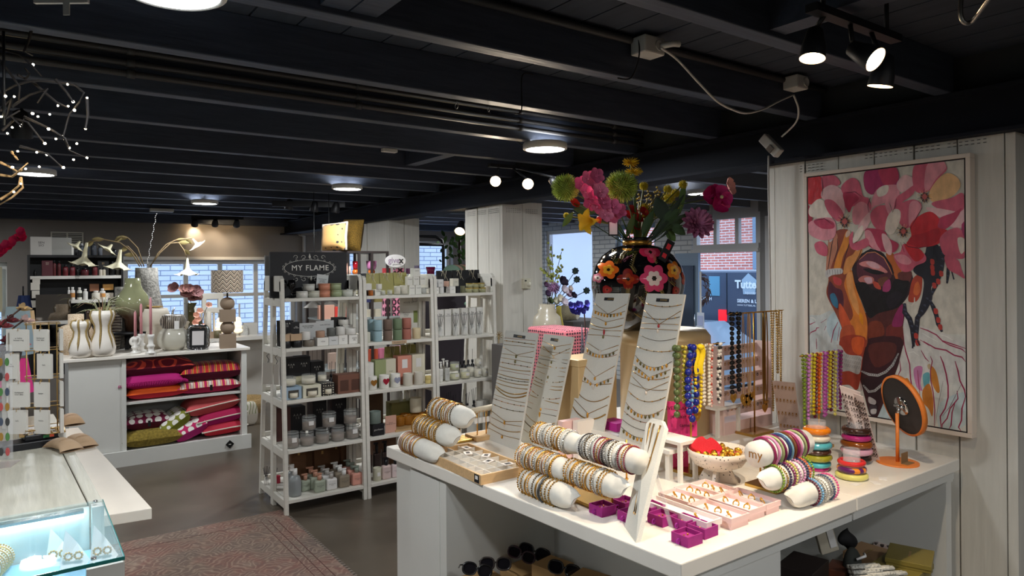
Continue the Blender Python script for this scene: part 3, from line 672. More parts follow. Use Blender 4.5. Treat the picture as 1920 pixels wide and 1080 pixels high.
bag(34,665,40,90,.05,(150,175,190),'blue and cream striped bag standing left of the carousel',4.3,handles=False)
bag(52,662,22,80,.04,(225,195,150),'tan paper bag beside the striped bag',4.32,handles=False)
p = PY(44,612,4.6);t = thing('blue_cloth','dark blue cloth hanging from a hook beside the black shelf','cloth',p,rz=FACE);s = mpp(p)
mb = MB();mb.grid(lambda u,v: ((u-.5)*(18+22*(1-v))*s,.01+.01*math.sin(u*9),v*58*s),10,6);mb.grid(lambda u,v: ((.5-u)*(18+22*(1-v))*s,-.005+.01*math.sin(u*9),v*58*s),10,6);mb.build('cloth',M('navy_cloth',(45,62,110),.8),t)
MB().cyl((0,0,58*s),.004,.05,6).build('hook',BLACK,t)
def blob_flower(mb,c,r,n,mat=0,up=(0,0,1),wid=.55,seed=1,cup=.35):
    """n overlapping rounded petals around c facing 'up'"""
    q = Vector(up).to_track_quat('Z','Y').to_matrix()
    for k in range(n):
        a = 2*PI*k/n+seed
        def fn(u,v):
            w = wid*r*max(0,math.sin(PI*(.04+.94*v**(1.5 if wid > .3 else .7))))**.6*(u-.5)*2;rr = r*v
            z = r*cup*v*v+.12*r*((u-.5)*2)**2
            return Vector(c)+q @ Vector((rr*math.cos(a)-w*math.sin(a),rr*math.sin(a)+w*math.cos(a),z))
        mb.grid(fn,5,8,mat=mat)
    return mb
def leaf(mb,a,b,w,mat=0,bend=(0,0,0),fold=.15,nv=7):
    a = Vector(a);b = Vector(b);d = b-a;side = d.cross(Vector((math.sin(YAW),math.cos(YAW),.2))).normalized();nrm = side.cross(d).normalized();bd = Vector(bend)
    mb.grid(lambda u,v: a+d*v+side*((u-.5)*2*w*math.sin(PI*(.04+.94*v))**.8)+nrm*(abs(u-.5)*2*w*fold)+bd*(4*v*(1-v)),5,nv,mat=mat);return mb
# magnolia branch at the left edge
BRANCH = M('twig_brown',(70,50,45),.8)
t = thing('magnolia_branches','dark magnolia twigs with pink buds in front of the striped bag','branch',PY(-15,760,3.7));base = PY(-15,760,3.7)
def lp(px,py,y): return PY(px,py,y)-base
mb = MB()
BR = [[(-15,760),(0,680),(10,640),(25,615),(45,600)],[(-15,760),(5,665),(25,650),(38,645)],[(-15,760),(-5,620),(12,600),(40,578)]]
for b_ in BR: mb.tube([lp(x,y,3.7) for x,y in b_],.004,6)
mb.build('twig',BRANCH,t)
for i,(px,py,c) in enumerate([(45,600,(205,175,170)),(10,638,(120,40,50)),(38,645,(200,130,135)),(40,578,(190,165,120)),(5,610,(150,60,70)),(18,600,(110,40,50)),(0,655,(90,40,60)),(28,648,(150,50,70))]):
    mb = MB();a = lp(px,py,3.7);leaf(mb,a+Vector((-.02,0,0)),a+Vector((.04,.0,-.006)),.012,fold=.4);blob_flower(mb,a,.018,4,up=(.4,-.6,.7),cup=1.0);mb.build('bud',plain(c,.6),t)
# pink orchid spray upper left
t = thing('orchid_spray','crimson orchid spray arching in from the left edge','flower',PY(-30,520,5.0));base = t.location.copy()
MB().tube([PY(x,y,5.0)-base for x,y in [(-30,520),(-5,478),(10,462),(25,452),(38,442),(46,436)]],.004,6).build('stem',M('stem_green',(80,95,50),.7),t)
for i,(px,py) in enumerate([(2,475),(0,466),(12,458),(18,462),(26,450),(24,456),(34,446),(42,440),(40,434),(44,446),(8,470)]):
    mb = MB();blob_flower(mb,PY(px,py,5.0-.02*(i % 3))-base,.026,5,up=(-.5,-.8,.2),seed=i);mb.build('blossom',M('orchid_pink',(200,30,85),.6),t)
# ================================================================== cushion cabinet at the back left
CZ = .91
t = thing('storage_cabinet','low white cabinet filled with bright cushions under the vases','cabinet',(1.0,6.8,0))
W3(MB().box(.29,.95,6.485,7.1,.885,CZ).box(.952,1.715,6.485,7.1,.885,CZ),'worktop',TOPW,t,bevel=.003)
mb = MB();mb.box(.33,.70,6.52,7.05,0,.885);mb.box(.70,.73,6.51,7.05,0,.885);mb.box(1.645,1.69,6.51,7.05,0,.885);mb.box(.73,1.645,7.03,7.05,0,.885)
mb.box(.73,1.645,6.53,7.03,0,.115);mb.box(.73,1.645,6.53,7.03,.497,.515);mb.box(.33,1.72,6.485,6.509,0,.125);W3(mb,'body',BODYW,t)
tag(MB().cbox((0,0,0),(.052,.004,.052),X=Matrix.Rotation(PI/4,4,'Y')).cbox((0,-.0025,0),(.02,.001,.006),mat=1).build('price_sign',[BLACK,WHITE],loc=PY(431,833,6.475)),'small black diamond sign on the cabinet plinth','sign')
def stripes(name,cols,axis='X',scale=30,kind='wave',rough=.85,dist=0):
    m = M(name,cols[0],rough,sheen=.2);nt = m.node_tree;b = nt.nodes['Principled BSDF'];tc = nt.nodes.new('ShaderNodeTexCoord')
    if kind == 'rings':
        w = nt.nodes.new('ShaderNodeTexVoronoi');w.inputs['Scale'].default_value = scale;src = w.outputs['Distance']
        mu = nt.nodes.new('ShaderNodeMath');mu.operation = 'MULTIPLY';mu.inputs[1].default_value = 42;nt.links.new(src,mu.inputs[0])
        si = nt.nodes.new('ShaderNodeMath');si.operation = 'SINE';nt.links.new(mu.outputs[0],si.inputs[0]);src = si.outputs[0]
    elif kind == 'dots':
        w = nt.nodes.new('ShaderNodeTexVoronoi');w.inputs['Scale'].default_value = scale;w.inputs['Randomness'].default_value = dist or .15;src = w.outputs['Distance']
    elif kind == 'checker':
        w = nt.nodes.new('ShaderNodeTexBrick');w.inputs['Scale'].default_value = scale;w.inputs['Color1'].default_value = lin(cols[0]);w.inputs['Color2'].default_value = lin(cols[1]);w.inputs['Mortar'].default_value = lin(cols[2]);w.inputs['Mortar Size'].default_value = .05;w.inputs['Brick Width'].default_value = .8;w.inputs['Row Height'].default_value = .9
        nt.links.new(tc.outputs['Object'],w.inputs[0]);nt.links.new(w.outputs[0],b.inputs['Base Color']);return m
    else:
        w = nt.nodes.new('ShaderNodeTexWave');w.inputs['Scale'].default_value = scale;w.bands_direction = axis;w.inputs['Distortion'].default_value = dist;src = w.outputs[0]
    nt.links.new(tc.outputs['Object'],w.inputs[0])
    r = nt.nodes.new('ShaderNodeValToRGB');r.color_ramp.interpolation = 'CONSTANT';e = r.color_ramp.elements
    while len(e) < len(cols): e.new(.5)
    for i,(q,c) in enumerate(zip(e,cols)): q.position = i/len(cols);q.color = lin(c)
    nt.links.new(src,r.inputs[0]);nt.links.new(r.outputs[0],b.inputs['Base Color']);return m
def cushion(label,px,py,w,h,y,mats,rx=0,ry=0,rz=0,d=.34,piping=None,fringe=None,name='cushion',zb=None,tagc=None):
    p = PY(px,py,y);s = mpp(p);W_,H_ = w*s/math.cos(YAW)*.88,h*s
    p.x += .012
    if zb is not None: p.z = zb+H_/2
    p.y = y+d*.45
    t = thing(name,label,'cushion',p,rot=(rx,ry,rz));mb = MB()
    def prof(u,v):
        a,b = abs(u-.5)*2,abs(v-.5)*2;return max(0,(1-a**3.5)*(1-b**3.5))**.42
    def pos(u,v,sg):
        a,b = (u-.5)*2,(v-.5)*2;k = 1-.10*(1-abs(a)**2)*(abs(b)**2)
        k2 = 1-.10*(1-abs(b)**2)*(abs(a)**2)
        return (a*W_/2*k2,b*d/2*k,sg*H_/2*prof(u,v))
    mb.grid(lambda u,v: pos(u,v,1),16,14,mat=0);mb.grid(lambda u,v: pos(1-u,v,-1),16,14,mat=1);mb.build('cover',mats,t)
    edge = [pos(u,0,0) for u in [i/14 for i in range(15)]]+[pos(1,v,0) for v in [i/10 for i in range(1,11)]]+[pos(1-u,1,0) for u in [i/14 for i in range(1,15)]]+[pos(0,1-v,0) for v in [i/10 for i in range(1,10)]]
    if piping: MB().tube(edge,.006,5,True).build('piping',piping,t)
    if fringe:
        mb = MB()
        for i in range(len(edge)):
            for q in range(3):
                e = Vector(edge[i]).lerp(Vector(edge[(i+1) % len(edge)]),q/3);o = e.normalized();mb.tube([e,e+Vector((o.x*.02,o.y*.025,-.012)),e+Vector((o.x*.025,o.y*.035,-.03))],.0035,4)
        mb.build('fringe',fringe,t)
    if tagc: MB().box(-.01,.012,-d/2-.012,-d/2-.008,-.03,.02).build('label_tag',BLACK,t)
    return t
MAG = plain((176,20,110),.8);ORG = plain((225,88,20),.8);MAR = plain((92,12,45),.85);RED = plain((190,25,45),.85);OLV = plain((120,125,30),.85)
CORAL = plain((205,85,88),.8);PIPE = plain((225,215,200),.8)
RINGS = stripes('ring_pattern',[(120,15,40),(225,80,60)],scale=4.2,kind='rings')
PATCH = stripes('patch_pattern',[(150,20,70),(225,110,30),(120,15,80),(205,170,40),(190,40,40)],scale=3.1,axis='X',dist=1.5)
PLAID = stripes('plaid_pattern',[(215,205,190),(190,25,90),(225,215,200),(225,160,40),(190,25,90)],scale=4.2,axis='X')
def dots(n,base,c2=(235,230,222)): return stripes(n,[c2,c2,base,base],scale=15,kind='dots')
S1,S2 = .516,.116
cushion('orange-red cushion with concentric ring pattern, top of left pile',297,692,118,34,6.55,[RINGS,MAR],zb=S1+.19)
cushion('magenta fringed velvet cushion in the left pile',285,722,100,32,6.55,[MAG,MAG],fringe=MAG,zb=S1+.085)
cushion('orange and crimson velvet cushion under the fringed one',292,748,98,24,6.55,[ORG,RED],zb=S1)
cushion('plum and orange patchwork cushion, top of right pile',398,700,108,34,6.55,[PATCH,MAR],zb=S1+.11)
cushion('white, pink and yellow plaid cushion on the upper shelf',392,734,108,26,6.55,[PLAID,plain((170,20,70),.85)],zb=S1,tagc=1)
cushion('long olive fake-fur cushion at the bottom left',284,833,96,32,6.53,[M('olive_fur',(150,128,52),.95,noise_amt=.45,nscale=60,bump=.9),M('olive_fur')],zb=S2,d=.3)
cushion('maroon cushion with white daisies',276,803,74,32,6.6,[dots('daisy_maroon',(120,15,60)),MAR],zb=S2+.13,tagc=1)
cushion('olive green cushion with white daisies, tilted on edge',327,798,56,34,6.56,[dots('daisy_olive',(130,132,40)),OLV],ry=-.62,zb=S2+.09)
cushion('pink cushion with white daisies leaning on the pile',356,815,60,34,6.55,[dots('daisy_pink',(195,30,95)),MAG],ry=-.38,zb=S2+.015)
cushion('coral velvet cushion with cream piping, top of the stack',398,769,92,34,6.56,[CORAL,CORAL],piping=PIPE,ry=-.14,zb=S2+.21)
cushion('magenta velvet cushion with cream piping in the middle',415,793,84,30,6.56,[plain((170,15,75),.8),MAG],piping=PIPE,ry=-.12,zb=S2+.105)
cushion('raspberry red cushion with cream piping at the bottom right',420,816,76,26,6.56,[plain((190,40,65),.8),RED],piping=PIPE,ry=-.06,zb=S2+.01)
# ------------------------------------------------------------------ vases on the cabinet
def onz(px,py,z=CZ): return PZ(px,py,z)
def lathe_px(name,label,cat,base,prof_px,mat,parts='body',seg=32,sub=None,mats=None,rz=0,group=None,open_top=True):
    """turned object: profile given as (radius, height) in photo pixels at the base's distance"""
    s = mpp(base);t = thing(name,label,cat,base,rz=rz,group=group)
    pr = [(r*s,z*s) for r,z in prof_px]
    if open_top: r,z = pr[-1];pr += [(r*.82,z-.002),(r*.75,z-.03)]
    MB().lathe([(0,0)]+pr,seg,cap=False).build(parts,mat,t);return t,s
SPECK = M('speckled_beige',(196,160,120),.9,noise_amt=.6,nscale=160,col2=(236,222,200),bump=.6)
STONE = M('grey_bark_texture',(150,146,138),.95,noise_amt=.5,nscale=40,bump=1.0)
def lobed(label,px,py,prof,n=6):
    base = onz(px,py);s = mpp(base);t = thing('lobed_vase',label,'vase',base,rz=.2,group='waisted vases with raised ribs');H_ = prof[-1][1]*s
    MB().lathe([(0,0)]+[(r*s,z*s) for r,z in prof]+[(prof[-1][0]*s*.7,(prof[-1][1]-6)*s)],36,cap=False).build('body',CERAM,t)
    for k in range(n):
        a = 2*PI*k/n;mb = MB();pts = [];
        for r,z in prof[2:]: pts.append(((r*1.03)*s*math.cos(a),(r*1.03)*s*math.sin(a),z*s))
        r,z = prof[-1];pts.append(((r-3)*s*math.cos(a),(r-3)*s*math.sin(a),(z+2)*s))
        mb.tube(pts,[.001]+[.0085]*(len(pts)-2)+[.006],6);mb.build('rib',M('rib_gold_sand',(165,140,88),.9,noise_amt=.3,nscale=150,bump=.5),t)
lobed('smaller waisted white vase with sandy gold ribs',152,671,[(12,0),(18,6),(20,15),(17,28),(12,40),(11,50),(15,58),(16,64),(14,69)])
lobed('larger waisted white vase with sandy gold ribs holding twigs',193,668,[(14,0),(20,5),(22,16),(18,32),(13,46),(13,58),(18,70),(20,78),(18,86)])
lathe_px('speckled_vase','squat beige speckled vase with wide neck behind the waisted vases','vase',onz(143,663),[(24,0),(29,20),(29,40),(24,52),(13,56),(13,74)],SPECK)
lathe_px('terracotta_vase','slim terracotta beaker standing between waisted vases','vase',onz(197,660),[(7,0),(10,40),(11,84)],plain((176,138,108),.7))
lathe_px('dark_jug','dark brown glazed vase with thin neck behind the speckled vase','vase',onz(166,661),[(14,0),(18,20),(15,36),(8,46),(3,56),(3,72),(5,80)],plain((60,45,38),.15))
lathe_px('striped_glass_vase','tall grey and brown striped glass vase behind the ribbed vase','vase',onz(214,655),[(9,0),(13,30),(14,60),(10,88),(9,96)],stripes('smoke_stripes',[(80,70,62),(175,165,150),(70,60,55)],axis='Z',scale=6,rough=.1,dist=2))
lathe_px('bark_vase','tall grey vase with bark texture holding trumpet flowers','vase',onz(276,640),[(26,0),(30,22),(30,50),(24,80),(20,110),(19,138)],STONE)
lathe_px('bark_vase','smaller grey bark textured vase behind the green vase','vase',onz(226,652),[(12,0),(16,30),(12,70),(9,96),(9,114)],STONE)
b = onz(253,662);s = mpp(b)
t = thing('plant_stool','small round black pedestal stool under the green vase','stool',onz(252,655)+Vector((0,.08,0)))
MB().cyl((0,0,30*s),37*s,5*s,32).build('seat',BLACK,t)
for k in range(3): MB().tube([(14*s*math.cos(k*2.1+3.9),14*s*math.sin(k*2.1+3.9),30*s),(17*s*math.cos(k*2.1+3.9),17*s*math.sin(k*2.1+3.9),0)],[6*s,3.5*s],8).build('leg',BLACK,t)
def ombre(name,c1,c2,z0,z1,rough=.08):
    m = M(name,c1,rough,coat=.4);nt = m.node_tree;tc = nt.nodes.new('ShaderNodeTexCoord');sp = nt.nodes.new('ShaderNodeSeparateXYZ');mr = nt.nodes.new('ShaderNodeMapRange');cr = nt.nodes.new('ShaderNodeValToRGB')
    nt.links.new(tc.outputs['Object'],sp.inputs[0]);nt.links.new(sp.outputs[2],mr.inputs[0]);mr.inputs[1].default_value = z0;mr.inputs[2].default_value = z1
    cr.color_ramp.elements[0].color = lin(c1);cr.color_ramp.elements[1].color = lin(c2);nt.links.new(mr.outputs[0],cr.inputs[0]);nt.links.new(cr.outputs[0],nt.nodes['Principled BSDF'].inputs['Base Color']);return m
base = t.location+Vector((0,0,35*s))
lathe_px('glazed_vase','large glossy vase shading from green to brown on the black stool','vase',base,[(13,0),(14,22),(28,36),(30,52),(26,66),(17,78),(14,86),(13,99)],ombre('green_brown_glaze',(66,45,32),(150,152,116),30*s,60*s))
lathe_px('cream_vase','cream double-bulb vase with gold dish on top','vase',onz(290,652),[(24,0),(28,22),(22,40),(24,44),(27,60),(22,74)],M('cream_matte',(205,195,178),.7))
p = onz(290,652);p.z += 75*mpp(p);MB_ = MB().lathe([(0,0),(12*s,0),(17*s,3*s),(16*s,3*s),(11*s,.5*s)],24,cap=False)
tag(MB_.build('gold_dish',GOLDS,loc=p),'flat gold dish resting on the cream double-bulb vase','dish')
t,s = lathe_px('fringed_vase','round pearl vase with dark brushed feather pattern on its upper half','vase',onz(325,656),[(16,0),(26,10),(28,22),(24,34),(18,41)],M('pearl_glaze',(190,186,172),.12,coat=.5),open_top=False)
MB().lathe([(18*s,41*s),(22*s,48*s),(23*s,56*s),(19*s,64*s),(17*s,66*s),(14*s,60*s)],32,cap=False).build('upper_bulb',stripes('feather_stripes',[(60,50,44),(150,140,125)],axis='X',scale=22,rough=.4,dist=3),t)
MB().cbox((2*s,-24*s,48*s),(8*s,.002,15*s)).build('price_tag',TAG,t)
t = thing('glass_ball_lamp','pale round glass disc lamp glowing behind the cream vase','lamp',onz(306,640));MB().lathe([(0,0),(12*s,0),(12*s,6*s),(0,6*s)],20,cap=False).build('foot',WHITE,t)
mb = MB();mb.sphere((0,0,34*s),(24*s,9*s,28*s),20,14);mb.build('globe',M('warm_globe',(235,228,205),.3,emit=(255,240,210),es=.25),t)
# candle holders with pink candles
PINKC = plain((205,140,145),.5);MARB = M('white_marble',(225,222,216),.3,noise_amt=.06,nscale=12)
def holder(px,py,h,label,ring_=False,tiers=2):
    b = onz(px,py);s = mpp(b);t = thing('candle_holder',label,'candle holder',b,group='white marble candle holders')
    mb = MB();mb.lathe([(0,0),(9*s,0),(9*s,3*s),(5*s,5*s),(5*s,h*.3*s),(7*s,h*.36*s),(7*s,h*.44*s),(4.5*s,h*.5*s),(4.5*s,h*.8*s),(6*s,h*.86*s),(6*s,h*s),(3*s,h*s),(3*s,(h-3)*s)],18,cap=False)
    mb.build('stem',MARB,t)
    if ring_: MB().torus((0,0,(h-7)*s),7*s,3.4*s,20,8,'Y').build('ring',MARB,t)
    return b,s
for px,py,h,cp,lab in [(254,663,30,48,'white marble candle holder with ring top, leftmost of three'),(265,660,34,55,'plain white marble candle holder in the middle'),(283,663,36,68,'white marble candle holder on the right with stacked collars')]:
    b,s = holder(px,py,h,lab,px == 254)
    c = thing('candle','dusty pink taper candle in the %s' % {254: 'ring-topped holder',265: 'middle marble holder',283: 'right marble holder'}[px],'candle',b+Vector((0,-.0,(h-2)*s)),group='dusty pink taper candles');MB().lathe([(2.6*s,0),(2.3*s,cp*s),(.5*s,(cp+4)*s)],10).build('wax',PINKC,c)
    MB().cyl((0,0,(cp+4)*s),.001,.008,5).build('wick',BLACK,c)
mb = MB();b = onz(282,648);s = mpp(b);t = thing('beaded_candle_holder','brown candle holder of stacked wooden beads','candle holder',b)
for k in range(7): mb.lathe([(0,0),(8*s*(1-k*.07),3*s),(8*s*(1-k*.07),5*s),(0,8*s)],14,at=(0,0,k*7.2*s),cap=False)
mb.build('beads',plain((120,85,65),.5),t)
t,s = lathe_px('candle_holder','white candle in a black holder behind the carousel','candle',onz(118,640),[(9,0),(9,4),(3,8),(3,40),(5,48)],BLACK,open_top=False);MB().cyl((0,0,48*s),2.6*s,40*s,10).build('wax',plain((235,228,220)),t)
t,s = lathe_px('rose_pot','black pot with one big cream rose','flower pot',onz(108,640),[(12,0),(15,25),(14,50)],BLACK);mb = MB()
for r_,n_,z_ in [(15,7,52),(11,6,57),(6,4,62)]: blob_flower(mb,(0,0,z_*s),r_*s,n_,up=(0,-.5,.8),cup=.8,seed=r_)
mb.sphere((0,0,58*s),(11*s,11*s,9*s));mb.build('rose',plain((222,200,165),.7),t)
t,s = lathe_px('candlestick','pale turned candlestick with grey taper beside the dark olive vase','candle holder',onz(350,650),[(9,0),(9,3),(3,8),(4,18),(2.5,30),(3.5,42),(6,46),(3,48)],plain((190,180,162),.5),open_top=False);MB().lathe([(2.8*s,48*s),(2.3*s,92*s)],10).build('wax',plain((130,128,122),.5),t)
lathe_px('olive_vase','dark olive glazed vase with flared neck and dried flower','vase',onz(358,640),[(14,0),(20,14),(21,34),(15,48),(7,54),(6,62),(11,72)],plain((72,66,42),.12))
p = onz(358,640);s = mpp(p);t = thing('dried_flower','dusty mauve dried flower head above the olive vase','flower',p+Vector((0,0,70*s)))
MB().tube([(0,0,-.02),(0,0,12*s)],.003,6).build('stem',BRANCH,t)
for i,(dx,dz,r_) in enumerate([(-6,20,13),(8,22,14),(-12,28,9),(2,12,12),(-28,30,11),(12,12,9),(-4,28,10)]):
    mb = MB();blob_flower(mb,(dx*s,0,dz*s),r_*s,5,up=(.2*dx/10,-.7,.5),seed=i);mb.build('petals',plain([(132,85,80),(112,70,70),(150,105,95)][i % 3],.8),t)
t = thing('horn_ornament','silver crescent horn ornament beside the olive vase','ornament',onz(340,645)+Vector((0,.1,0)));mb = MB()
mb.cyl((0,0,0),5*s,42*s,12);mb.tube([((11*math.cos(a))*s,0,(55+13*math.sin(a))*s) for a in [PI*(.72+.16*k) for k in range(9)]],[.002+.012*math.sin(PI*(k+1)/10) for k in range(9)],8);mb.build('horn',M('hammered_silver',(190,185,180),.3,1.0,bump=.5,nscale=60),t)
# photo frame
p = onz(371,656);s = mpp(p);t = thing('photo_frame','ornate silver black photo frame standing on the cabinet','photo frame',p,rz=FACE+.25)
t.rotation_euler = (-.12,0,FACE+.25)
mb = MB();w_,h_ = 17*s,44*s
pts = []
for k in range(40):
    a = 2*PI*k/40;c_,s_ = math.cos(a),math.sin(a);q = (abs(c_)**6+abs(s_)**6)**(-1/6);wob = 1+.035*math.sin(k*2.4);pts.append((c_*q*w_*wob,0,h_/2+s_*q*h_/2*wob))
mb.tube(pts,3.4*s,8,True);mb.build('frame',M('baroque_silver',(150,150,150),.12,1.0,bump=.6,nscale=30),t)
MB().box(-w_*.85,w_*.85,.002,.006,h_*.08,h_*.92).box(-w_*.6,w_*.6,-.001,.002,h_*.2,h_*.8,1).build('picture',[BLACK,plain((205,200,198),.4)],t)
MB().add([(-.01,.006,h_*.7),(.01,.006,h_*.7),(.01,.05,.0),(-.01,.05,0)],[(0,1,2,3)]).build('easel_back',BLACK,t)
# table lamp
p = onz(427,652);s = mpp(p);t = thing('table_lamp','taupe stacked-block table lamp with zigzag fabric shade','lamp',p,rz=FACE+.45)
TAU = plain((146,126,106),.7)
MB().box(-14*s,14*s,-14*s,14*s,0,26*s).build('lower_block',TAU,t,bevel=.002);mb = MB();mb.sphere((0,0,38*s),(13*s,13*s,12.5*s),24,14);mb.build('lower_ball',TAU,t)
MB().box(-13.5*s,13.5*s,-13.5*s,13.5*s,49*s,72*s).build('upper_block',TAU,t,bevel=.002);mb = MB();mb.sphere((0,0,83*s),(13*s,13*s,12*s),24,14);mb.build('upper_ball',TAU,t)
MB().cyl((0,0,94*s),1.5*s,16*s,8).build('pole',BLACK,t)
def zigzag():
    m = M('zigzag_fabric',(150,130,110),.9);nt = m.node_tree;L = nt.links;tc = nt.nodes.new('ShaderNodeTexCoord');sp = nt.nodes.new('ShaderNodeSeparateXYZ');L.new(tc.outputs['Object'],sp.inputs[0])
    at = nt.nodes.new('ShaderNodeMath');at.operation = 'ARCTAN2';L.new(sp.outputs[1],at.inputs[0]);L.new(sp.outputs[0],at.inputs[1])
    def mth(op,a,b=None):
        n = nt.nodes.new('ShaderNodeMath');n.operation = op
        for i,v in enumerate([a,b]):
            if v is None: continue
            if isinstance(v,(int,float)): n.inputs[i].default_value = v
            else: L.new(v,n.inputs[i])
        return n.outputs[0]
    tri = mth('PINGPONG',mth('MULTIPLY',at.outputs[0],4.2),1.0);z = mth('MULTIPLY',sp.outputs[2],26);f = mth('FRACT',mth('ADD',z,mth('MULTIPLY',tri,1.0)))
    r = nt.nodes.new('ShaderNodeValToRGB');r.color_ramp.interpolation = 'CONSTANT';e = r.color_ramp.elements;e.new(.5);e.new(.75)
    for q,(pp,c) in zip(e,[(0,(66,52,46)),(.3,(205,188,165)),(.5,(120,98,84)),(.75,(222,208,188))]): q.position = pp;q.color = lin(c)
    L.new(f,r.inputs[0]);L.new(r.outputs[0],nt.nodes['Principled BSDF'].inputs['Base Color']);return m
MB().lathe([(28*s,104*s),(28*s,145*s),(27.5*s,145*s),(27.5*s,104*s)],40,cap=False).build('lamp_shade',zigzag(),t)
MB().tube([(0,0,110*s),(0,0,144*s)],.001,4).tube([(-27*s,0,140*s),(27*s,0,140*s)],.001,4).build('shade_ring',BLACK,t)
cable('lamp_cord','thin white cord coiled beside the photo frame',[onz(392,650),onz(398,641),onz(405,640),onz(412,645)],.0025,PLW)
# trumpet flowers in the bark vase
VB = onz(276,640);vs_ = mpp(VB)
STEMB = M('olive_stem',(120,100,70),.8);TRUMP = M('trumpet_cream',(226,218,186),.7);LEAFB = M('dry_leaf',(140,125,80),.8)
def trumpet(mb,a,L_,r,dirv):
    q = Vector(dirv).to_track_quat('Z','Y').to_matrix();n = 20
    def fn(u,v):
        ang = 2*PI*u;rr = r*(.12+.28*v**1.2+(.75*max(0,v-.62)/.38*(1+.45*math.cos(5*ang)))*(v > .62));z = L_*(v if v < .88 else .88+(v-.88)*.3*(1-1.5*math.cos(5*ang)))
        return Vector(a)+q @ Vector((rr*math.cos(ang),rr*math.sin(ang),z))
    mb.grid(fn,n,11,closed_u=True);return mb
ST = [([(262,500),(245,470),(225,455),(195,449),(175,452),(160,460)],[((163,455),(155,500),55,17),((150,452),(140,465),18,12)]),
      ([(266,500),(255,478),(240,462),(232,462)],[((226,468),(220,507),40,18),((210,458),(200,470),22,14)]),
      ([(270,500),(258,465),(240,446),(228,444),(218,452)],[]),
      ([(282,500),(296,475),(312,458),(330,450),(348,448),(360,446)],[((361,448),(372,462),22,13)]),
      ([(281,500),(300,474),(320,456),(335,455),(344,468),(350,482)],[((351,484),(352,518),36,17)])]
for i,(pth,fl) in enumerate(ST):
    t = thing('trumpet_flower_branch','arching stem with cream trumpet blossoms, %s from the bark vase' % ['longest left one','second left one','short bare left one','right hand one','drooping far right one'][i],'flower',VB,group='trumpet flower stems');Y0 = VB.y
    g = lambda p: PY(p[0],p[1],Y0)-VB
    MB().tube([g(p) for p in pth],.006,6).build('stem',STEMB,t)
    for a,b,L_,r in fl:
        mb = MB();A = g(a);B = g(b);trumpet(mb,A,(B-A).length,r*vs_,(B-A));mb.build('blossom',TRUMP,t)
    for k in range(2):
        p = pth[-2-k] if len(pth) > 3 else pth[k];mb = MB();A = g(p);leaf(mb,A,A+Vector((.10*(1 if i > 2 else -1)*(.6+.4*k),0,-.05+.05*k)),.022);mb.build('leaf',LEAFB,t)
t = thing('twisted_cord','black and white twisted cord from vase to ceiling','cord',VB);mb = MB();A = g((275,498));B = PY(293,400,VB.y)-VB
mb.tube([A.lerp(B,k/30)+Vector((.006*math.sin(k*1.3),0,0)) for k in range(31)],.0035,5);mb.build('cord',stripes('twist',[(30,30,30),(220,215,210)],axis='Z',scale=16),t)
# twig bunch in larger lobed vase
VG = onz(193,668);s = mpp(VG);t = thing('twig_bunch','pale green curly twigs spilling from the larger waisted vase','plant',VG+Vector((0,0,80*s)))
random.seed(5)
for k in range(26):
    a = random.uniform(-1.4,1.4);L_ = random.uniform(25,62)*s;mb = MB();mb.tube([(0,0,-.06),(math.sin(a)*L_*.3,random.uniform(-.03,.03),math.cos(a)*L_*.6+.0),(math.sin(a)*L_*.7,random.uniform(-.06,.06),math.cos(a)*L_*.75),(math.sin(a)*L_,random.uniform(-.05,.05),math.cos(a)*L_*.6-.02)],[.003,.0028,.002,.001],4)
    mb.build('twig',plain([(165,168,128),(140,148,100),(190,188,155),(120,95,70)][k % 4],.8),t)
# peach orchid sprig near the lamp
p = onz(390,645)+Vector((0,.15,0));s = mpp(p);t = thing('peach_blossoms','peach blossom sprig in front of the window sill','flower',p);MB().tube([(0,0,0),(-4*s,0,40*s),(2*s,0,60*s),(8*s,0,72*s)],.003,5).build('stem',BRANCH,t)
for i,(dx,dz) in enumerate([(-14,52),(-8,60),(-12,44),(8,70),(-2,30),(-6,24),(2,20),(-16,38)]):
    mb = MB();blob_flower(mb,(dx*s,0,dz*s),6*s,5,up=(0,-.8,.4),seed=i);mb.build('blossom',plain((238,175,150),.7),t)
# ------------------------------------------------------------------ black wall shelf with cosmetics
SH = thing('wall_shelf','black shelf unit with dark cosmetics bottles on the back wall','shelf',(.5,8.3,0));FY = 8.1
x0,x1 = .085,.89;mb = MB();mb.box(x0,x0+.02,FY,FY+.3,.6,1.77);mb.box(x1-.02,x1,FY,FY+.3,.6,1.77);mb.box(x0,x1,FY,FY+.3,1.745,1.77);mb.box(x0,x1,FY+.28,FY+.3,.6,1.77);mb.box(x0,x1,FY,FY+.3,.6,.62);W3(mb,'carcass',BLACK,SH)
mb = MB();zA,zB = 1.535,1.295
mb.box(x0+.02,x1-.02,FY-.005,FY+.27,zA,zA+.03);W3(mb,'shelf_board',WHITE,SH);mb = MB();mb.box(x0+.02,x1-.02,FY-.005,FY+.27,zB,zB+.03);W3(mb,'shelf_board',WHITE,SH)
mb = MB();put_text(mb,'SEN\nSIO',.022,((x0+x1)/2,FY-.006,zA+.015),mat=0);W3(mb,'shelf_lettering',INK,SH)
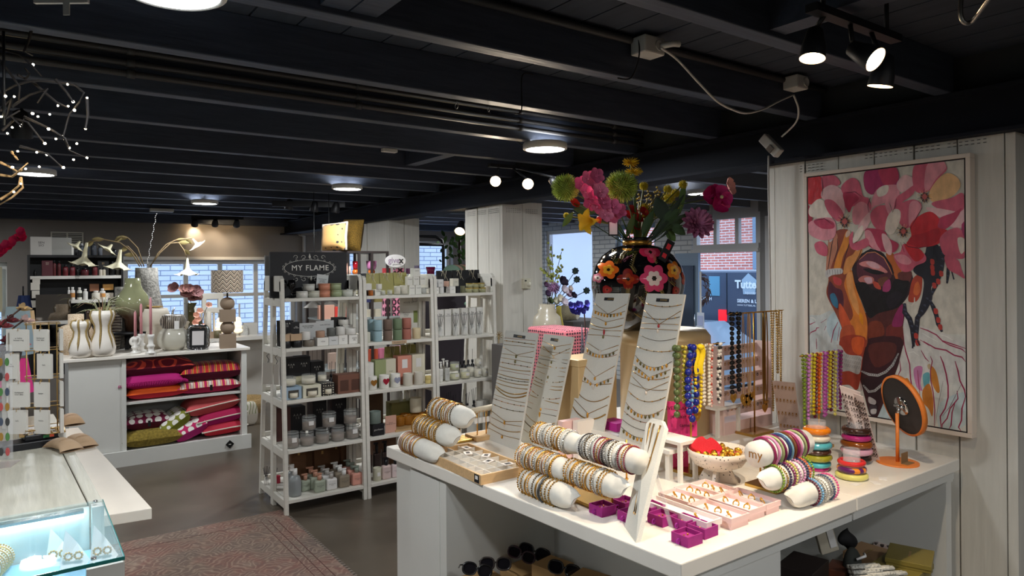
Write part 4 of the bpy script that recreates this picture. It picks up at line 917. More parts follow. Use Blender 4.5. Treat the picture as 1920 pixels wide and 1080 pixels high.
def item_box(px,w,h,z,y,col,label,d=.08,text=None,tcol=None,name='product_box',group=None,rz=0,ts=.012,tz=.6,py_=None,cat='box',lid=None):
    p = PY(px,540 if py_ is None else py_,y);p.z = z;s = mpp(p);t = thing(name,label,cat,p+Vector((0,d/2,0)),rz=rz,group=group);W_,H_ = w*s/math.cos(YAW)*.93,h*s
    MB().box(-W_/2,W_/2,-d/2,d/2,0,H_).build('carton',plain(col,.55) if not isinstance(col,bpy.types.Material) else col,t,bevel=.0015)
    if text: mb = MB();put_text(mb,text,ts,(0,-d/2-.0006,H_*tz),mat=0);mb.build('lettering',plain(tcol or (40,38,36),.6),t)
    return t
def bottle(px,w,h,z,y,col,label,cap=(30,30,32),neck=.45,group=None,name='bottle',rough=.2,pump=False,pcol=None):
    p = PY(px,540,y);p.z = z;s = mpp(p);t = thing(name,label,'bottle',p,group=group);r = w*s/2;H_ = h*s
    MB().lathe([(0,0),(r*.95,0),(r,.004),(r,H_*.68),(r*.9,H_*.76),(r*neck,H_*.8),(r*neck,H_*.84)],20,cap=False).build('body',plain(col,rough),t)
    MB().cyl((0,0,H_*.82),r*neck*1.25,H_*.18,14).build('cap',plain(cap,.35),t)
    if pcol: MB().lathe([(r*1.01,H_*.2),(r*1.01,H_*.55)],20,cap=False).build('label_band',plain(pcol,.6),t)
    return t
for px,w,h,l in [(78,29,34,'white gift box lettered and tied, top of the black shelf'),(116,28,33,'pale grey gift box beside the wall vent')]:
    t = item_box(px,w,h,1.77,FY+.02,(210,205,198) if px < 90 else (170,168,162),l,.12,'SEN\nSIO' if px < 90 else None,ts=.03)
    MB().tube([(-.03,-.03,.145),(0,0,.155),(.035,-.04,.14)],.003,5).build('bow',GOLDS,t)
for i,(px,w,h,c,cp) in enumerate([(134,9,19,(225,222,215),(235,232,226)),(144,8,16,(25,25,28),(170,170,175)),(154,8,22,(70,74,82),(190,190,195)),(163,9,22,(60,64,72),(190,190,195)),(176,10,24,(65,68,75),(30,30,32)),(188,8,18,(95,98,105),(40,40,42)),(215,10,13,(25,25,28),(40,40,40))]):
    bottle(px,w,h,1.77,FY+.06,c,'%s bottle standing on top of the black shelf' % nth(i,7),cp,group='bottles on top of the black shelf')
item_box(89,15,29,zA+.03,FY+.03,(92,40,48),'tall burgundy cosmetics box on the upper black shelf',.08,'SEN\nSIO',(200,180,160),ts=.016,tz=.8)
item_box(194,16,28,zA+.03,FY+.05,(28,25,26),'black cosmetics box with small vials on the upper shelf',.08,'SEN\nSIO',(180,150,110),ts=.014,tz=.8)
for i,(px,w,h,c) in enumerate([(66,5,12,(30,30,30)),(102,6,30,(95,42,45)),(111,6,29,(95,42,45)),(123,9,21,(105,40,45)),(136,9,21,(105,40,45)),(146,6,17,(30,28,28)),(159,13,14,(90,35,40)),(178,9,20,(105,42,45)),(189,6,14,(200,190,175)),(195,6,14,(190,180,160)),(211,8,26,(25,24,26)),(222,9,18,(60,55,50))]):
    bottle(px,w,h,zA+.03,FY+.05,c,'burgundy or black bottle on the upper shelf, %s' % nth(i,12),group='bottles on the upper black shelf')
t = thing('standing_mirror','grey mirror panel standing on the lower black shelf','mirror',PY(100,600,FY-.06));p = t.location;s = mpp(p);t.location.z = 1.13
MB().box(-27*s,28*s,0,.012,0,50*s).build('glass',M('mirror_grey',(150,148,146),.03,1.0),t)
tag(MB().box(.1,.5,FY-.12,FY-.005,1.10,1.13).build('glass_shelf',WHITE),'narrow white ledge carrying the grey mirror panel','shelf')
for i,(px,w,h,c,pc) in enumerate([(129,4,24,(235,230,225),None),(136,8,24,(228,222,214),(190,130,70)),(149,8,23,(228,226,214),(60,60,50)),(160,8,20,(225,222,215),None),(180,14,16,(222,215,200),None),(192,10,20,(226,220,210),(215,150,80)),(220,8,20,(222,215,205),(215,150,100))]):
    bottle(px,w,h,zB+.03,FY+.04,c,'white cosmetics bottle on the lower shelf, %s' % nth(i,7),(235,230,224),group='white bottles on the lower black shelf',pcol=pc)
for i,(px,w,h,c) in enumerate([(177,13,14,(150,100,70)),(203,15,11,(228,170,95)),(203,15,11,(232,226,215))]):
    item_box(px,w,h,zB+.03+(.17*0 if i == 2 else (.09 if i == 1 else .08)),FY+.09,c,['brown carton behind white bottles','orange carton on top of white one','white carton under the orange one'][i]+' on the lower shelf',.07)
# papers pinned on the shelf side, vent on the wall
for i,(px,py,w,h) in enumerate([(68,527,12,12),(66,537,14,14),(67,552,12,14),(66,571,12,11)]):
    p = PY(px,py,FY-.01);s = mpp(p);tag(MB().box(-w*s/2,w*s/2,-.002,.0,-h*s/2,h*s/2).build('note_card',plain((215,208,195),.7),loc=p),'small pale note card on the shelf edge, %s' % nth(i,4,'topmost','lowest','from the top'),'card','note cards on the black shelf')
p = QY(126,449,8.757);s = mpp(p);t = thing('wall_vent','cream slatted ventilation grille on the back wall','vent',p);mb = MB();W_,H_ = 26*s,14*s
mb.box(-W_,W_,-.015,.0,-H_,-H_+.015);mb.box(-W_,W_,-.015,0,H_-.015,H_);mb.box(-W_,-W_+.015,-.015,0,-H_,H_);mb.box(W_-.015,W_,-.015,0,-H_,H_);mb.box(-.008,.008,-.015,0,-H_,H_)
for k in range(7): mb.box(-W_,W_,-.012,-.002,-H_+.02+k*.022,-H_+.03+k*.022)
mb.build('grille',plain((205,198,182),.5),t);MB().box(-W_*.98,W_*.98,-.002,.0,-H_,H_).build('backing',BLACK,t)
# white downpipe and box right of the window
p = QY(575,430,8.72);mb = MB();pts = [QY(556,415,8.72),QY(556,434,8.72),QY(562,440,8.72),QY(570,443,8.72),QY(570,475,8.72),QY(570,650,8.72)];mb.tube(pts,.022,10)
tag(mb.build('downpipe',M('pipe_white',(190,188,184),.4)),'white bent pipe running down the back wall','pipe')
p0_ = QY(560,419,8.74);p1_ = QY(588,442,8.74);tag(MB().box(p0_.x,p1_.x,8.62*RU,8.755*RU,p1_.z,p0_.z).build('pipe_casing',M('casing_taupe',(150,143,135),.8)),'boxed taupe casing high on the back wall beside the pipe','casing')
# window sill bench with small things
tag(MB().box(1.25,3.0,8.3,8.75,.80,.84).box(1.3,2.9,8.6,8.72,.0,.8).build('sill_bench',TOPW),'white window bench with small decorations','bench')
def up(px,w,h,y,z,col,label,cat,name,kind='cyl'):
    p = PY(px,600,y);p.z = z;s = mpp(p)
    if kind == 'cyl': mb = MB().lathe([(0,0),(w*s/2,0),(w*s/2,h*s),(w*s*.4,h*s),(w*s*.4,h*s-.01)],16,cap=False)
    else: mb = MB().box(-w*s/2,w*s/2,0,.08,0,h*s)
    return tag(mb.build(name,plain(col,.5) if isinstance(col,tuple) else col,loc=p),label,cat)
SILL = .84
up(392,9,50,8.4,SILL,(215,205,190),'thick ivory pillar candle on the window bench','candle','pillar_candle')
up(366,5,62,8.35,SILL,(225,218,205),'tall slim ivory candle on the window bench','candle','taper_candle')
up(378,4,50,8.45,SILL,(170,158,140),'short taupe candle, left of a pair on the bench','candle','taper_candle');up(384,4,52,8.45,SILL,(180,168,150),'short taupe candle, right of a pair on the bench','candle','taper_candle')
for px in (438,449): up(px,3,60,8.5,SILL,(175,165,155),'thin grey taper candle %s of the lamp on the sill' % ('just right' if px == 438 else 'further right'),'candle','taper_candle')
p = PY(400,600,8.55);p.z = SILL;s = mpp(p);t = thing('display_stand','slim white metal open frame stand on the window bench','stand',p);MB().tube([(-12*s,0,0),(-12*s,0,45*s),(14*s,0,45*s),(14*s,0,0)],.012,6).build('frame',WHITE,t)
p = PY(403,600,8.5);p.z = SILL;t = thing('ceramic_sculpture','pale square open ceramic sculpture raised on the window bench','ornament',p);mb = MB();mb.box(-22*s,16*s,0,.05,45*s,55*s);mb.box(-22*s,16*s,0,.05,70*s,82*s);mb.box(-22*s,-14*s,0,.05,45*s,82*s);mb.box(6*s,16*s,0,.05,45*s,82*s);mb.box(-3*s,1*s,.01,.04,0,45*s);mb.build('body',plain((215,208,195),.6),t,bevel=.01)
up(393,20,12,8.35,SILL,(170,145,120),'low brown box at the left end of the bench','box','small_box','box')
up(408,14,14,8.35,SILL,(110,100,70),'olive glass tealight cup on the bench','candle holder','tealight_cup')
up(452,24,19,8.5,SILL,M('beaded_white',(215,215,210),.5,noise_amt=.4,nscale=90,bump=.6),'white beaded lantern box right of the lamp','lantern','beaded_lantern','box')
up(470,24,22,8.55,SILL,(200,196,188),'white perforated basket at the right end of the bench','basket','basket','box')
for (px,l) in ((412,'left'),(446,'right')):
    p = PY(px,600,8.5);p.z = SILL;t = thing('flower_lamp','warm glowing petal lamp to the %s of the table lamp' % l,'lamp',p);mb = MB()
    for k in range(4): mb.sphere((0,0,(10+k*7)*s),((9-k)*s,.03,5*s),12,8)
    mb.build('shade',M('petal_glow',(240,220,190),.5,emit=(255,225,180),es=.8),t)
p = PY(384,540,12.7);s = mpp(p);tag(MB().box(-12*s,12*s,0,.01,-10*s,9*s).build('window_sign',M('cyan_sign',(60,230,225),.5)),'cyan sign on the brick wall outside the window','sign')
p = PY(0,520,8.8);tag(RB().box(-1.35,-.12,8.80,8.81,1.2,1.66).build('roller_blind',M('blind_beige',(190,180,150),.9)),'beige roller blind in the window at the far left','blind')
# floor bits between cabinet and shelf: leaf patterned cushion
cushion('white cushion with green palm leaf print standing on the floor',470,738,22,44,7.4,[stripes('palm_leaf',[(215,205,185),(120,130,70),(220,212,195)],scale=5,dist=4),PIPE],d=.12,zb=.0,rx=0)
tag(MB().lathe([(0,0),(.2,0),(.22,.15),(.2,.16),(.19,.02)],24,cap=False).build('straw_basket',M('straw',(205,170,115),.9,noise_amt=.4,nscale=90,bump=.5),loc=PZ(478,778,0)+Vector((-.03,.25,0))),'round straw basket on the floor behind the shelf ladder','basket')
# ================================================================== ladder shelf units
SHW = M('shelf_white',(220,216,205),.5,noise_amt=.06,nscale=9,stretch=(1,1,6))
LV = [1.415,1.085,.745,.42,.10]
def yf(z): return 4.523+.04*z
def yb(z): return 5.12-.105*z
def ladder(x0,x1,label):
    t = thing('ladder_shelf',label,'shelf',(x0,4.8,0),group='white ladder shelf units')
    for x,nm in ((x0,'side_frame'),(x1-.026,'side_frame')):
        mb = MB()
        def leg(y0,y1,w=.03):
            mb.add([(x,y0,0),(x+.026,y0,0),(x+.026,y0+w,0),(x,y0+w,0),(x,y1,1.53),(x+.026,y1,1.53),(x+.026,y1+w,1.53),(x,y1+w,1.53)],[(3,2,1,0),(4,5,6,7),(0,1,5,4),(1,2,6,5),(2,3,7,6),(3,0,4,7)])
        leg(4.523,4.585);leg(4.79,4.76,.055);leg(5.10,4.93)
        mb.X = Matrix(((0,0,1,x),(1,0,0,0),(0,1,0,0),(0,0,0,1)))
        mb.prism([(4.585,1.46),(4.96,1.46),(4.955,1.54),(4.93,1.565),(4.62,1.565),(4.59,1.545)],0,.026);mb.X = None
        for z in LV: mb.box(x+.002,x+.0235,yf(z)+.012,yb(z)-.012,z-.055,z-.002)
        W3(mb,nm,SHW,t,bevel=.003)
    for z in LV:
        mb = MB();mb.box(x0+.027,x1-.027,yf(z),yb(z),z-.022,z);mb.box(x0+.027,x1-.027,yb(z)-.02,yb(z),z,z+.03);W3(mb,'shelf_board',SHW,t,bevel=.002)
    return t
ladder(1.408,1.98,'left white ladder shelf unit topped by the large black sign')
ladder(1.984,2.548,'middle white ladder shelf unit with coloured mug candles')
ladder(2.552,3.11,'right white ladder shelf unit with boxed reed diffusers')
BLK = (22,21,24);WHT = (226,223,216);_names = ['top','second','third','fourth','bottom'];_units = ['left','middle','right']
def base_pt(px,lev,dy=.0,up=0.0):
    z = LV[lev];y = yf(z)+.03+dy;p = PY(px,560,y);s = mpp(p);p.z = z+up*s+.0004;return p,s
WAX = M('candle_wax',(228,220,198),.5);JARG = glassy('jar_glass',(225,228,225),.12);SMOKE = M('smoke_wax',(128,108,92),.5)
def lab(what,u,lev,extra=''): return ('%s, %s shelf of %s ladder%s' % (what,_names[lev],_units[u],extra))
def sbox(px,w,h,lev,u,col,what,up=0,dy=0,text=None,tcol=(60,58,55),name='candle_box',d=None,group=None,ts=None,tz=.55,cat='box',window=None):
    p,s = base_pt(px,lev,dy,up);W_,H_ = w*s*1.02,h*s;D = d or min(.09,W_);t = thing(name,lab(what,u,lev),cat,p+Vector((0,D/2,0)),group=group)
    m = plain(col,.6) if isinstance(col,tuple) else col
    mb = MB().box(-W_/2,W_/2,-D/2,D/2,0,H_)
    mb.build('carton',m,t,bevel=.0015)
    if text: mb = MB();put_text(mb,text,ts or W_*.2,(0,-D/2-.0006,H_*tz),mat=0);mb.build('lettering',plain(tcol,.6),t)
    if window:
        MB().box(-W_*.32,W_*.32,-D/2-.0012,-D/2-.0004,H_*.15,H_*.75,0).cyl((0,-D/2-.0005,H_*.15),W_*.25,H_*.38,12,1).build('candle_window',[plain((70,66,60),.3),WAX],t)
    return t
def scup(px,w,h,lev,u,col,what,up=0,dy=0,name='candle',glass=False,lid=None,group=None,heart=None,label=None,wick=False,rough=.4,cat='candle',band=None):
    p,s = base_pt(px,lev,dy,up);r = w*s/2;H_ = h*s;t = thing(name,lab(what,u,lev),cat,p+Vector((0,r,0)),group=group)
    m = plain(col,rough) if isinstance(col,tuple) else col
    if glass:
        MB().lathe([(0,0),(r*.9,0),(r,.004),(r,H_*.92),(r*.93,H_),(r*.9,H_),(r*.95,H_*.9),(r*.95,.006)],22,cap=False).build('glass',JARG,t)
        MB().cyl((0,0,.007),r*.93,H_*(.55 if glass is True else glass),20).build('wax',m,t)
    else:
        MB().lathe([(0,0),(r*.93,0),(r,r*.12),(r,H_*.97),(r*.97,H_),(r*.9,H_),(r*.9,H_-.008),(0,H_-.008)] if not lid else [(0,0),(r,0),(r,H_),(0,H_)],24,cap=False).build('cup',m,t)
    if lid is not None: MB().lathe([(0,H_*.78),(r*1.03,H_*.78),(r*1.03,H_),(0,H_)],22,cap=False).build('lid',lid if not isinstance(lid,tuple) else plain(lid,.4),t)
    if heart: mb = MB();put_text(mb,'\u2665',w*s*.62,(0,-r-.001,H_*.5),mat=0);mb.build('heart',heart,t)
    if label: MB().box(-r*.35,r*.35,-r-.0012,-r+.003,H_*.4,H_*.68).build('paper_label',TAG,t)
    if band: MB().torus((0,0,H_*.9),r*1.04,.0018,20,4).build('wire_handle',BLACK,t)
    return t
def pump(px,w,h,lev,u,col,cap,what,dy=0,group=None):
    p,s = base_pt(px,lev,dy);W_,H_ = w*s,h*s;t = thing('pump_bottle',lab(what,u,lev),'bottle',p+Vector((0,W_*.35,0)),group=group)
    mb = MB();mb.prism([(-W_/2,-W_*.3),(W_/2,-W_*.3),(W_/2,W_*.3),(-W_/2,W_*.3)],0,H_*.62);mb.build('body',plain(col,.35),t,bevel=.012)
    MB().cyl((0,0,H_*.6),W_*.2,H_*.27,12).box(-W_*.42,W_*.2,-.006,.006,H_*.9,H_*.96).cyl((0,0,H_*.84),W_*.08,H_*.1,8).build('pump',plain(cap,.4),t)
    mb = MB();put_text(mb,'hand & body\nwash',W_*.12,(0,-W_*.3-.0008,H_*.32),mat=0);mb.build('lettering',plain((90,88,82),.6),t);return t
def diffuser(px,w,h,lev,u,col,what,dy=0,up=0,group=None,glass=True,cap=None,n=5):
    p,s = base_pt(px,lev,dy,up);r = w*s/2;H_ = h*s;t = thing('reed_diffuser',lab(what,u,lev),'diffuser',p+Vector((0,r,0)),group=group)
    MB().lathe([(0,0),(r,0),(r,H_*.34),(r*.4,H_*.4),(r*.4,H_*.46)],16,cap=False).build('bottle',(glassy('diffuser_glass',(225,225,220),.4) if glass else plain(col,.3)),t)
    if cap: MB().cyl((0,0,H_*.44),r*.55,H_*.1,12).build('cap',plain(cap,.4),t)
    mb = MB()
    for k in range(n): a = (k-(n-1)/2)*.11;mb.tube([(0,0,H_*.2),(math.sin(a)*H_*.8,.006*(k % 2),H_*(1-.03*abs(k-2)))],.0018,4)
    mb.build('reeds',plain(col,.6),t);return t
# ---- left unit, top shelf
for px in (531,547):
    p,s = base_pt(px,0,.02);t = thing('wine_glass','glossy black stemmed glass, %s of two beside the round boxes' % ('left' if px == 531 else 'right'),'glass',p);MB().lathe([(0,0),(6*s,0),(5*s,.003),(.9*s,2*s),(.8*s,12*s),(4*s,16*s),(8*s,24*s),(6.5*s,34*s),(6.2*s,34*s),(7.5*s,24*s),(0,15*s)],20,cap=False).build('bowl',M('black_glass',(10,10,12),.05),t)
rb = [(570,0,(216,214,206),'white'),(592,0,(196,196,182),'greyish'),(612,0,(206,138,110),'terracotta'),(634,0,(160,172,134),'sage green'),(655,0,(208,210,200),'off-white'),(583,13,(198,198,190),'pale grey'),(612,13,(206,138,110),'terracotta'),(633,13,(160,172,134),'sage green')]
for px,up_,c,n in rb: scup(px,21.5,12.6,0,0,c,'%s round hat box, %s row' % (n,'upper' if up_ else 'lower'),up=up_,name='round_box',lid=c,cat='box',group='round pastel boxes')
# big brand panel
p = PY(581,558,4.74);s = mpp(p);p.z = LV[0];W_,H_ = 141*s/math.cos(YAW)*.84,84*s
t = thing('brand_sign','large black MY FLAME sign standing on the left ladder shelf','sign',p);MB().box(-W_/2,W_/2,0,.02,0,H_).build('panel',M('sign_black',(34,34,37),.6),t)
CHALK = plain((225,222,214),.7);mb = MB()
put_text(mb,'MY FLAME',.053,(.005,-.001,H_*.645),mat=0,bold=.012,space=1.12);put_text(mb,'LIFESTYLE',.026,(-.0,-.001,H_*.2),mat=0);mb.build('lettering',CHALK,t)
mb = MB();A,B = W_*.325,H_*.185;cz = H_*.645
mb.tube([(A*math.cos(a),-.001,cz+B*math.sin(a)) for a in [2*PI*k/64 for k in range(64)]],.0016,4,True)
for k in range(22):
    a = 2*PI*k/22+.1;mb.torus((A*1.05*math.cos(a),-.001,cz+B*1.08*math.sin(a)),.006,.0012,10,4,'Y')
for sg in (-1,1):
    for zz,q in ((1.22,1),(-1.22,-1)):
        for j in range(2):
            cx = sg*(.04+.055*j);mb.tube([(cx+(.018-.0016*k)*math.cos(k*.6)*sg,-.001,cz+B*zz+q*((.018-.0016*k)*math.sin(k*.6)+.004)) for k in range(10)],.0016,4)
mb.lathe([(0,0),(.009,.012),(.004,.028),(0,.038)],8,at=(0,-.001,cz+B*1.12),cap=False);mb.lathe([(0,0),(.009,.012),(.004,.028),(0,.038)],8,at=(.01,-.001,cz-B*1.55),cap=False)
mb.build('ornament',CHALK,t)
p,s = base_pt(603,0,.06,16);t = thing('price_card','white info card in front of the black sign','card',p,rz=0);t.rotation_euler = (0,.12,0)
MB().box(-11*s,11*s,0,.002,0,26*s).build('card',plain((205,208,206),.6),t);mb = MB();put_text(mb,'Kerstkaarsen\nmet geur\nper stuk',.011,(0,-.001,15*s),mat=0);mb.build('lettering',INK,t)
p,s = base_pt(559,0,.13);t = thing('wire_letters','white wire lettering standing behind the black glasses','sign',p);mb = MB();put_text(mb,'c:and',.05,(0,0,.03),mat=0,bold=-.01);mb.build('lettering',CHALK,t)
for i,(x,h,y) in enumerate([(1.40,.145,4.90),(1.372,.14,4.94)]):
    tag(MB().box(0,.17,0,.015,0,h).build('marble_panel',M('marble_grey',(150,148,146),.4,noise_amt=.3,nscale=6),loc=(x+.04,y,1.5652-.0)),'grey marble-look panel standing behind the black sign, %s of two' % ['front','rear'][i],'panel','panels behind the black sign')
# ---- second shelf
for px,w,h,up_,c,n,tx in [(605,21,15,0,WHT,'white candle box, first','relax'),(625,18,16,0,(206,206,204),'pale grey candle box, second','home'),(643,17,17,0,WHT,'white candle box, third','just\nbe'),(664,21,16,0,WHT,'white candle box, rightmost','enjoy\nlife')]:
    sbox(px,w,h,1,0,c,n,text=tx,up=up_,group='boxed candles in the front row')
for px,w,h,up_,c,n,dy in [(538,19,13,0,BLK,'small black cup candle, left',0),(559,19,13,0,BLK,'small black cup candle, right',0),(582,22,12,0,(120,110,98),'taupe tin candle',0),(603,17,12,15.5,(176,140,116),'terracotta tumbler',.0),(623,16,15,16.5,(96,98,94),'dark grey tumbler',0),(641,17,15,17.5,(216,213,206),'white tumbler',0),(660,20,12,16.5,(220,217,210),'white bowl candle',0),(648,20,10,33,(215,212,204),'white lidded candle on top',.05),(575,18,16,12.5,(218,215,208),'white tumbler above the taupe tin',.0),(532,10,22,26,(120,120,116),'grey glass tumbler at the left edge',0)]:
    if up_ == 33: sbox(652,19,33,1,0,(205,202,195),'stacked white cartons behind the tumblers',dy=.09,name='candle_carton')
    scup(px,w,h,1,0,c,n,up=up_,dy=dy if up_ != 33 else .09)
sbox(536,14,13,1,0,KRAFT,'brown kraft box on the left black cup',up=13);sbox(555,20,13,1,0,KRAFT,'brown kraft box on the right black cup',up=13)
sbox(555,12,22,1,0,BLK,'black box lettered in white above the kraft box',up=26,text='FOR\nMY MAN',tcol=(220,218,212));sbox(538,24,48,1,0,BLK,'tall black box with crown marks',dy=.12,text='A A A\n12',tcol=(215,212,206),tz=.84)
sbox(639,22,46,1,0,BLK,'black box standing at the back right',dy=.15,text='A A A\n12',tcol=(215,212,206),tz=.85)
for px,w,h,n,tx in [(577,32,40,'grey printed info panel','GEURKAARSEN\nvan soja was'),(609,34,42,'white folded panel with necklace print','made with love')]:
    p,s = base_pt(px,1,.16);t = thing('info_panel',lab(n,0,1),'panel',p);MB().box(-w*s/2,w*s/2,0,.004,0,h*s).build('panel',plain((200,200,198),.6),t);mb = MB();put_text(mb,tx,.012,(0,-.001,h*s*.82),mat=0)
    if px > 600: mb.tube(catenary((-w*s/2,-.001,h*s*.5),(w*s/2,-.001,h*s*.5),.015),.0012,4)
    mb.build('lettering',INK,t)
# ---- third shelf
sbox(549,30,23,2,0,(150,172,190),'blue and white box with candle window',window=True,d=.1);sbox(584,34,23,2,0,(214,210,188),'cream box with candle window',window=True,d=.1)
sbox(614,24,23,2,0,stripes('stud_dots',[(215,205,180),(28,26,26),(28,26,26),(28,26,26)],scale=60,kind='dots'),'black box with gold studs',window=True,d=.1)
t = sbox(655,46,35,2,0,(118,78,62),'copper brown gift set with two candles',d=.1,name='gift_set')
p,s = base_pt(655,2)
for dx in (-11,11): MB().box((dx-8)*s,(dx+8)*s,-.0515,-.0503,5*s,25*s).build('gift_window',plain((84,56,46),.4),t)
scup(545,26,18,2,0,WAX,'wide glass candle on the blue box',up=24,glass=True);scup(582,27,18,2,0,WAX,'wide glass candle on the cream box',up=24,glass=True);scup(606,17,18,2,0,WAX,'glass candle above the studded box',up=25,glass=True,dy=.02)
sbox(572,36,34,2,0,(200,192,160),'cream carton behind the glass candles',dy=.12,d=.06)
for i,(px,h) in enumerate([(545,68),(569,68),(594,56)]): sbox(px,24,h,2,0,BLK,'tall black box with crown marks, %s' % ['left','middle','right'][i],dy=.2,text='A A A\n1 5',tcol=(200,198,192),tz=.78,d=.1,name='product_box',group='black boxes with crown marks')
for i,px in enumerate([621,629,637,644,650]): diffuser(px,8,54 if i < 2 else 50,2,0,BLK,'black reed diffuser, %s' % nth(i,5),dy=.2,glass=False,cap=BLK,group='black reed diffusers',n=2 if i < 1 else 0 or 1)
# ---- fourth shelf: wax jars
for i,(px,w,h) in enumerate([(550,25,30),(578,26,28),(607,26,28),(636,25,28),(664,26,28)]): scup(px,w,h,3,0,SMOKE,'jar candle with wire handle, front row %s' % nth(i,5),glass=.45,band=True,name='jar_candle',label=i in (0,4),group='glass jar candles')
for i,(px,w,h) in enumerate([(582,26,27),(620,26,28),(660,25,27)]): scup(px,w,h,3,0,SMOKE,'jar candle in the upper row, %s' % ['left','middle','right'][i],up=28.5,glass=.45,band=True,name='jar_candle',label=i < 2,group='glass jar candles')
for i,(px,w,h) in enumerate([(530,26,62),(556,30,60),(598,26,66),(634,26,72),(656,20,72)]): sbox(px,w,h,3,0,BLK if i else (90,55,50),'dark tall box behind the jars, %s' % nth(i,5),dy=.26,text='A A A\n1 5' if i else None,tcol=(150,148,142),tz=.7,d=.1,name='product_box',group='dark boxes behind the jars')
# ---- bottom shelf: pump bottles
SAGE,TPE,PNK = (158,166,148),(140,128,110),(214,152,136);COP = (190,140,116)
front = [(599,SAGE,COP,'sage green'),(621,(222,220,216),(170,166,160),'white'),(645,TPE,(225,224,220),'taupe'),(669,PNK,(130,140,128),'salmon pink')]
for row in range(3):
    for px,c,cp,n in front:
        pump(px-row*11+row*3,21,37 if px != 621 else 35,4,0,c,cp,'%s pump bottle, %s row' % (n,['front','second','third'][row]),dy=.0+row*.085,group='pastel pump bottles')
pump(572,18,34,4,0,SAGE,COP,'sage pump bottle at the left behind the big grey one',dy=.08)
for i,(px,dy) in enumerate([(555,0),(549,.1)]):
    p,s = base_pt(px,4,dy);t = thing('pump_bottle',lab('large grey round pump bottle, %s' % ['front','rear'][i],0,4),'bottle',p+Vector((0,.05,0)))
    MB().lathe([(0,0),(11*s,0),(11.5*s,3*s),(11.5*s,28*s),(9*s,36*s),(4*s,39*s)],24,cap=False).build('body',plain((138,142,142),.35),t);MB().cyl((0,0,38*s),4.5*s,12*s,12).box(-9*s,4*s,-2*s,2*s,48*s,51*s).build('pump',plain((226,224,220),.4),t)
for i,(px,w,h) in enumerate([(558,28,70),(580,30,74),(602,30,62),(628,34,64),(650,26,68)]):
    p,s = base_pt(px,4,.38 if i % 2 else .34);t = thing('paper_bag',lab('brown paper bag at the back, %s' % nth(i,5),0,4),'bag',p,group='brown paper bags');MB().box(-w*s/2,w*s/2,0,.05,0,h*s).build('bag',plain((112,78,52),.8),t)
    MB().box(-2*s,2*s,-.002,0,h*s*.7,h*s*.8).build('seal',GOLDS,t)
diffuser(498,9,34,4,0,BLK,'clear reed diffuser at the far left',dy=.40);diffuser(513,9,34,4,0,BLK,'clear reed diffuser near the side frame',dy=.34)
scup(520,8,14,4,0,(190,40,70),'small red candle between the diffusers',dy=.38)
# tags hanging on the left side frame
for i,(px,py,w,h) in enumerate([(502,700,20,40),(518,702,10,38)]):
    p = PX(px,py,1.36);s = mpp(p);t = thing('hang_tag','%s cream card hanging by a black hook on the shelf side' % ['larger','smaller'][i],'tag',p,rz=-.9);MB().box(-w*s/2,w*s/2,-.002,.002,-h*s/2,h*s/2).build('card',plain((190,184,174),.7),t)
    MB().tube([(0,0,h*s/2),(.01,0,h*s/2+.02),(-.008,0,h*s/2+.045),(.01,0,h*s/2+.06)],.002,5).build('hook',BLACK,t)
# ---- middle unit
for k in range(4): sbox(683,8,10.5,0,1,(58,60,66),'dark candle box, %s of the stack' % nth(k,4,'lowest','topmost','from below'),up=10.7*k,text='-',tcol=(190,190,185),group='stack of dark candle boxes')
AMB = (170,92,30)
for px,w,h,up_,c,n,gl in [(697,9,10,0,AMB,'amber glass candle',0),(720,10,10,0,(190,188,170),'small clear candle',.6),(733,10,10,0,(190,188,170),'small clear candle beside the wide one',.6),(748,13,17,0,WAX,'wide clear candle',.85),(760,15,18,0,WAX,'widest clear candle',.85),(797,11,12,0,(180,180,172),'clear tumbler at the right end',.7),(713,11,10,11.5,WHT,'white tumbler on a white box',0)]:
    scup(px,w,h,0,1,c,n,up=up_,glass=gl)
for px,w,h,up_,n in [(709,12,11,0,'white label box under the tumbler'),(773,12,17,0,'white box in the lower stack, left'),(785,12,17,0,'white box in the lower stack, right'),(769,10,16,17.3,'white box in the middle tier, left'),(781,12,16,17.3,'white box in the middle tier, centre'),(793,11,16,17.3,'white box in the middle tier, right'),(782,14,15,33.6,'white box on top of the stack')]:
    sbox(px,w,h,0,1,(222,220,210),n,up=up_,text='Candle',ts=.012,tz=.7,dy=.02)
sbox(693,11,10,0,1,(60,50,44),'brown box under the white one',dy=.05);sbox(692,11,12,0,1,WHT,'white box on the brown one',up=10.2,dy=.05)
def ropebag(px,w,h,lev,u,col,what,dy,rope=(225,215,190),name='gift_bag',grp=None):
    p,s = base_pt(px,lev,dy);t = thing(name,lab(what,u,lev),'bag',p,group=grp);W_,H_ = w*s,h*s;MB().add([(-W_/2,-.03,0),(W_/2,-.03,0),(W_/2,.04,0),(-W_/2,.04,0),(-W_/2,0,H_),(W_/2,0,H_),(W_/2,.01,H_),(-W_/2,.01,H_)],[(3,2,1,0),(4,5,6,7),(0,1,5,4),(1,2,6,5),(2,3,7,6),(3,0,4,7)]).build('bag',plain(col,.5),t)
    MB().tube([(-W_*.25,-.004,H_*.95),(-W_*.1,-.008,H_*1.0),(0,-.012,H_*.6),(W_*.12,-.008,H_)],.0022,4).tube([(-W_*.3,-.006,H_*.45),(-W_*.12,-.006,H_*1.0),(W_*.2,-.012,H_*.55)],.0022,4).build('handle',plain(rope,.7),t);return t
OLB = (158,150,84)
for i,px in enumerate((698,724,750)): ropebag(px,27,40,0,1,OLB,'olive gift bag with cream rope handles, %s' % ['left','middle','right'][i],.2,grp='olive gift bags')
cols = [((150,178,186),711,'pale blue'),((112,92,80),730,'brown'),((110,128,98),748.5,'moss green'),((168,104,90),766,'terracotta')]
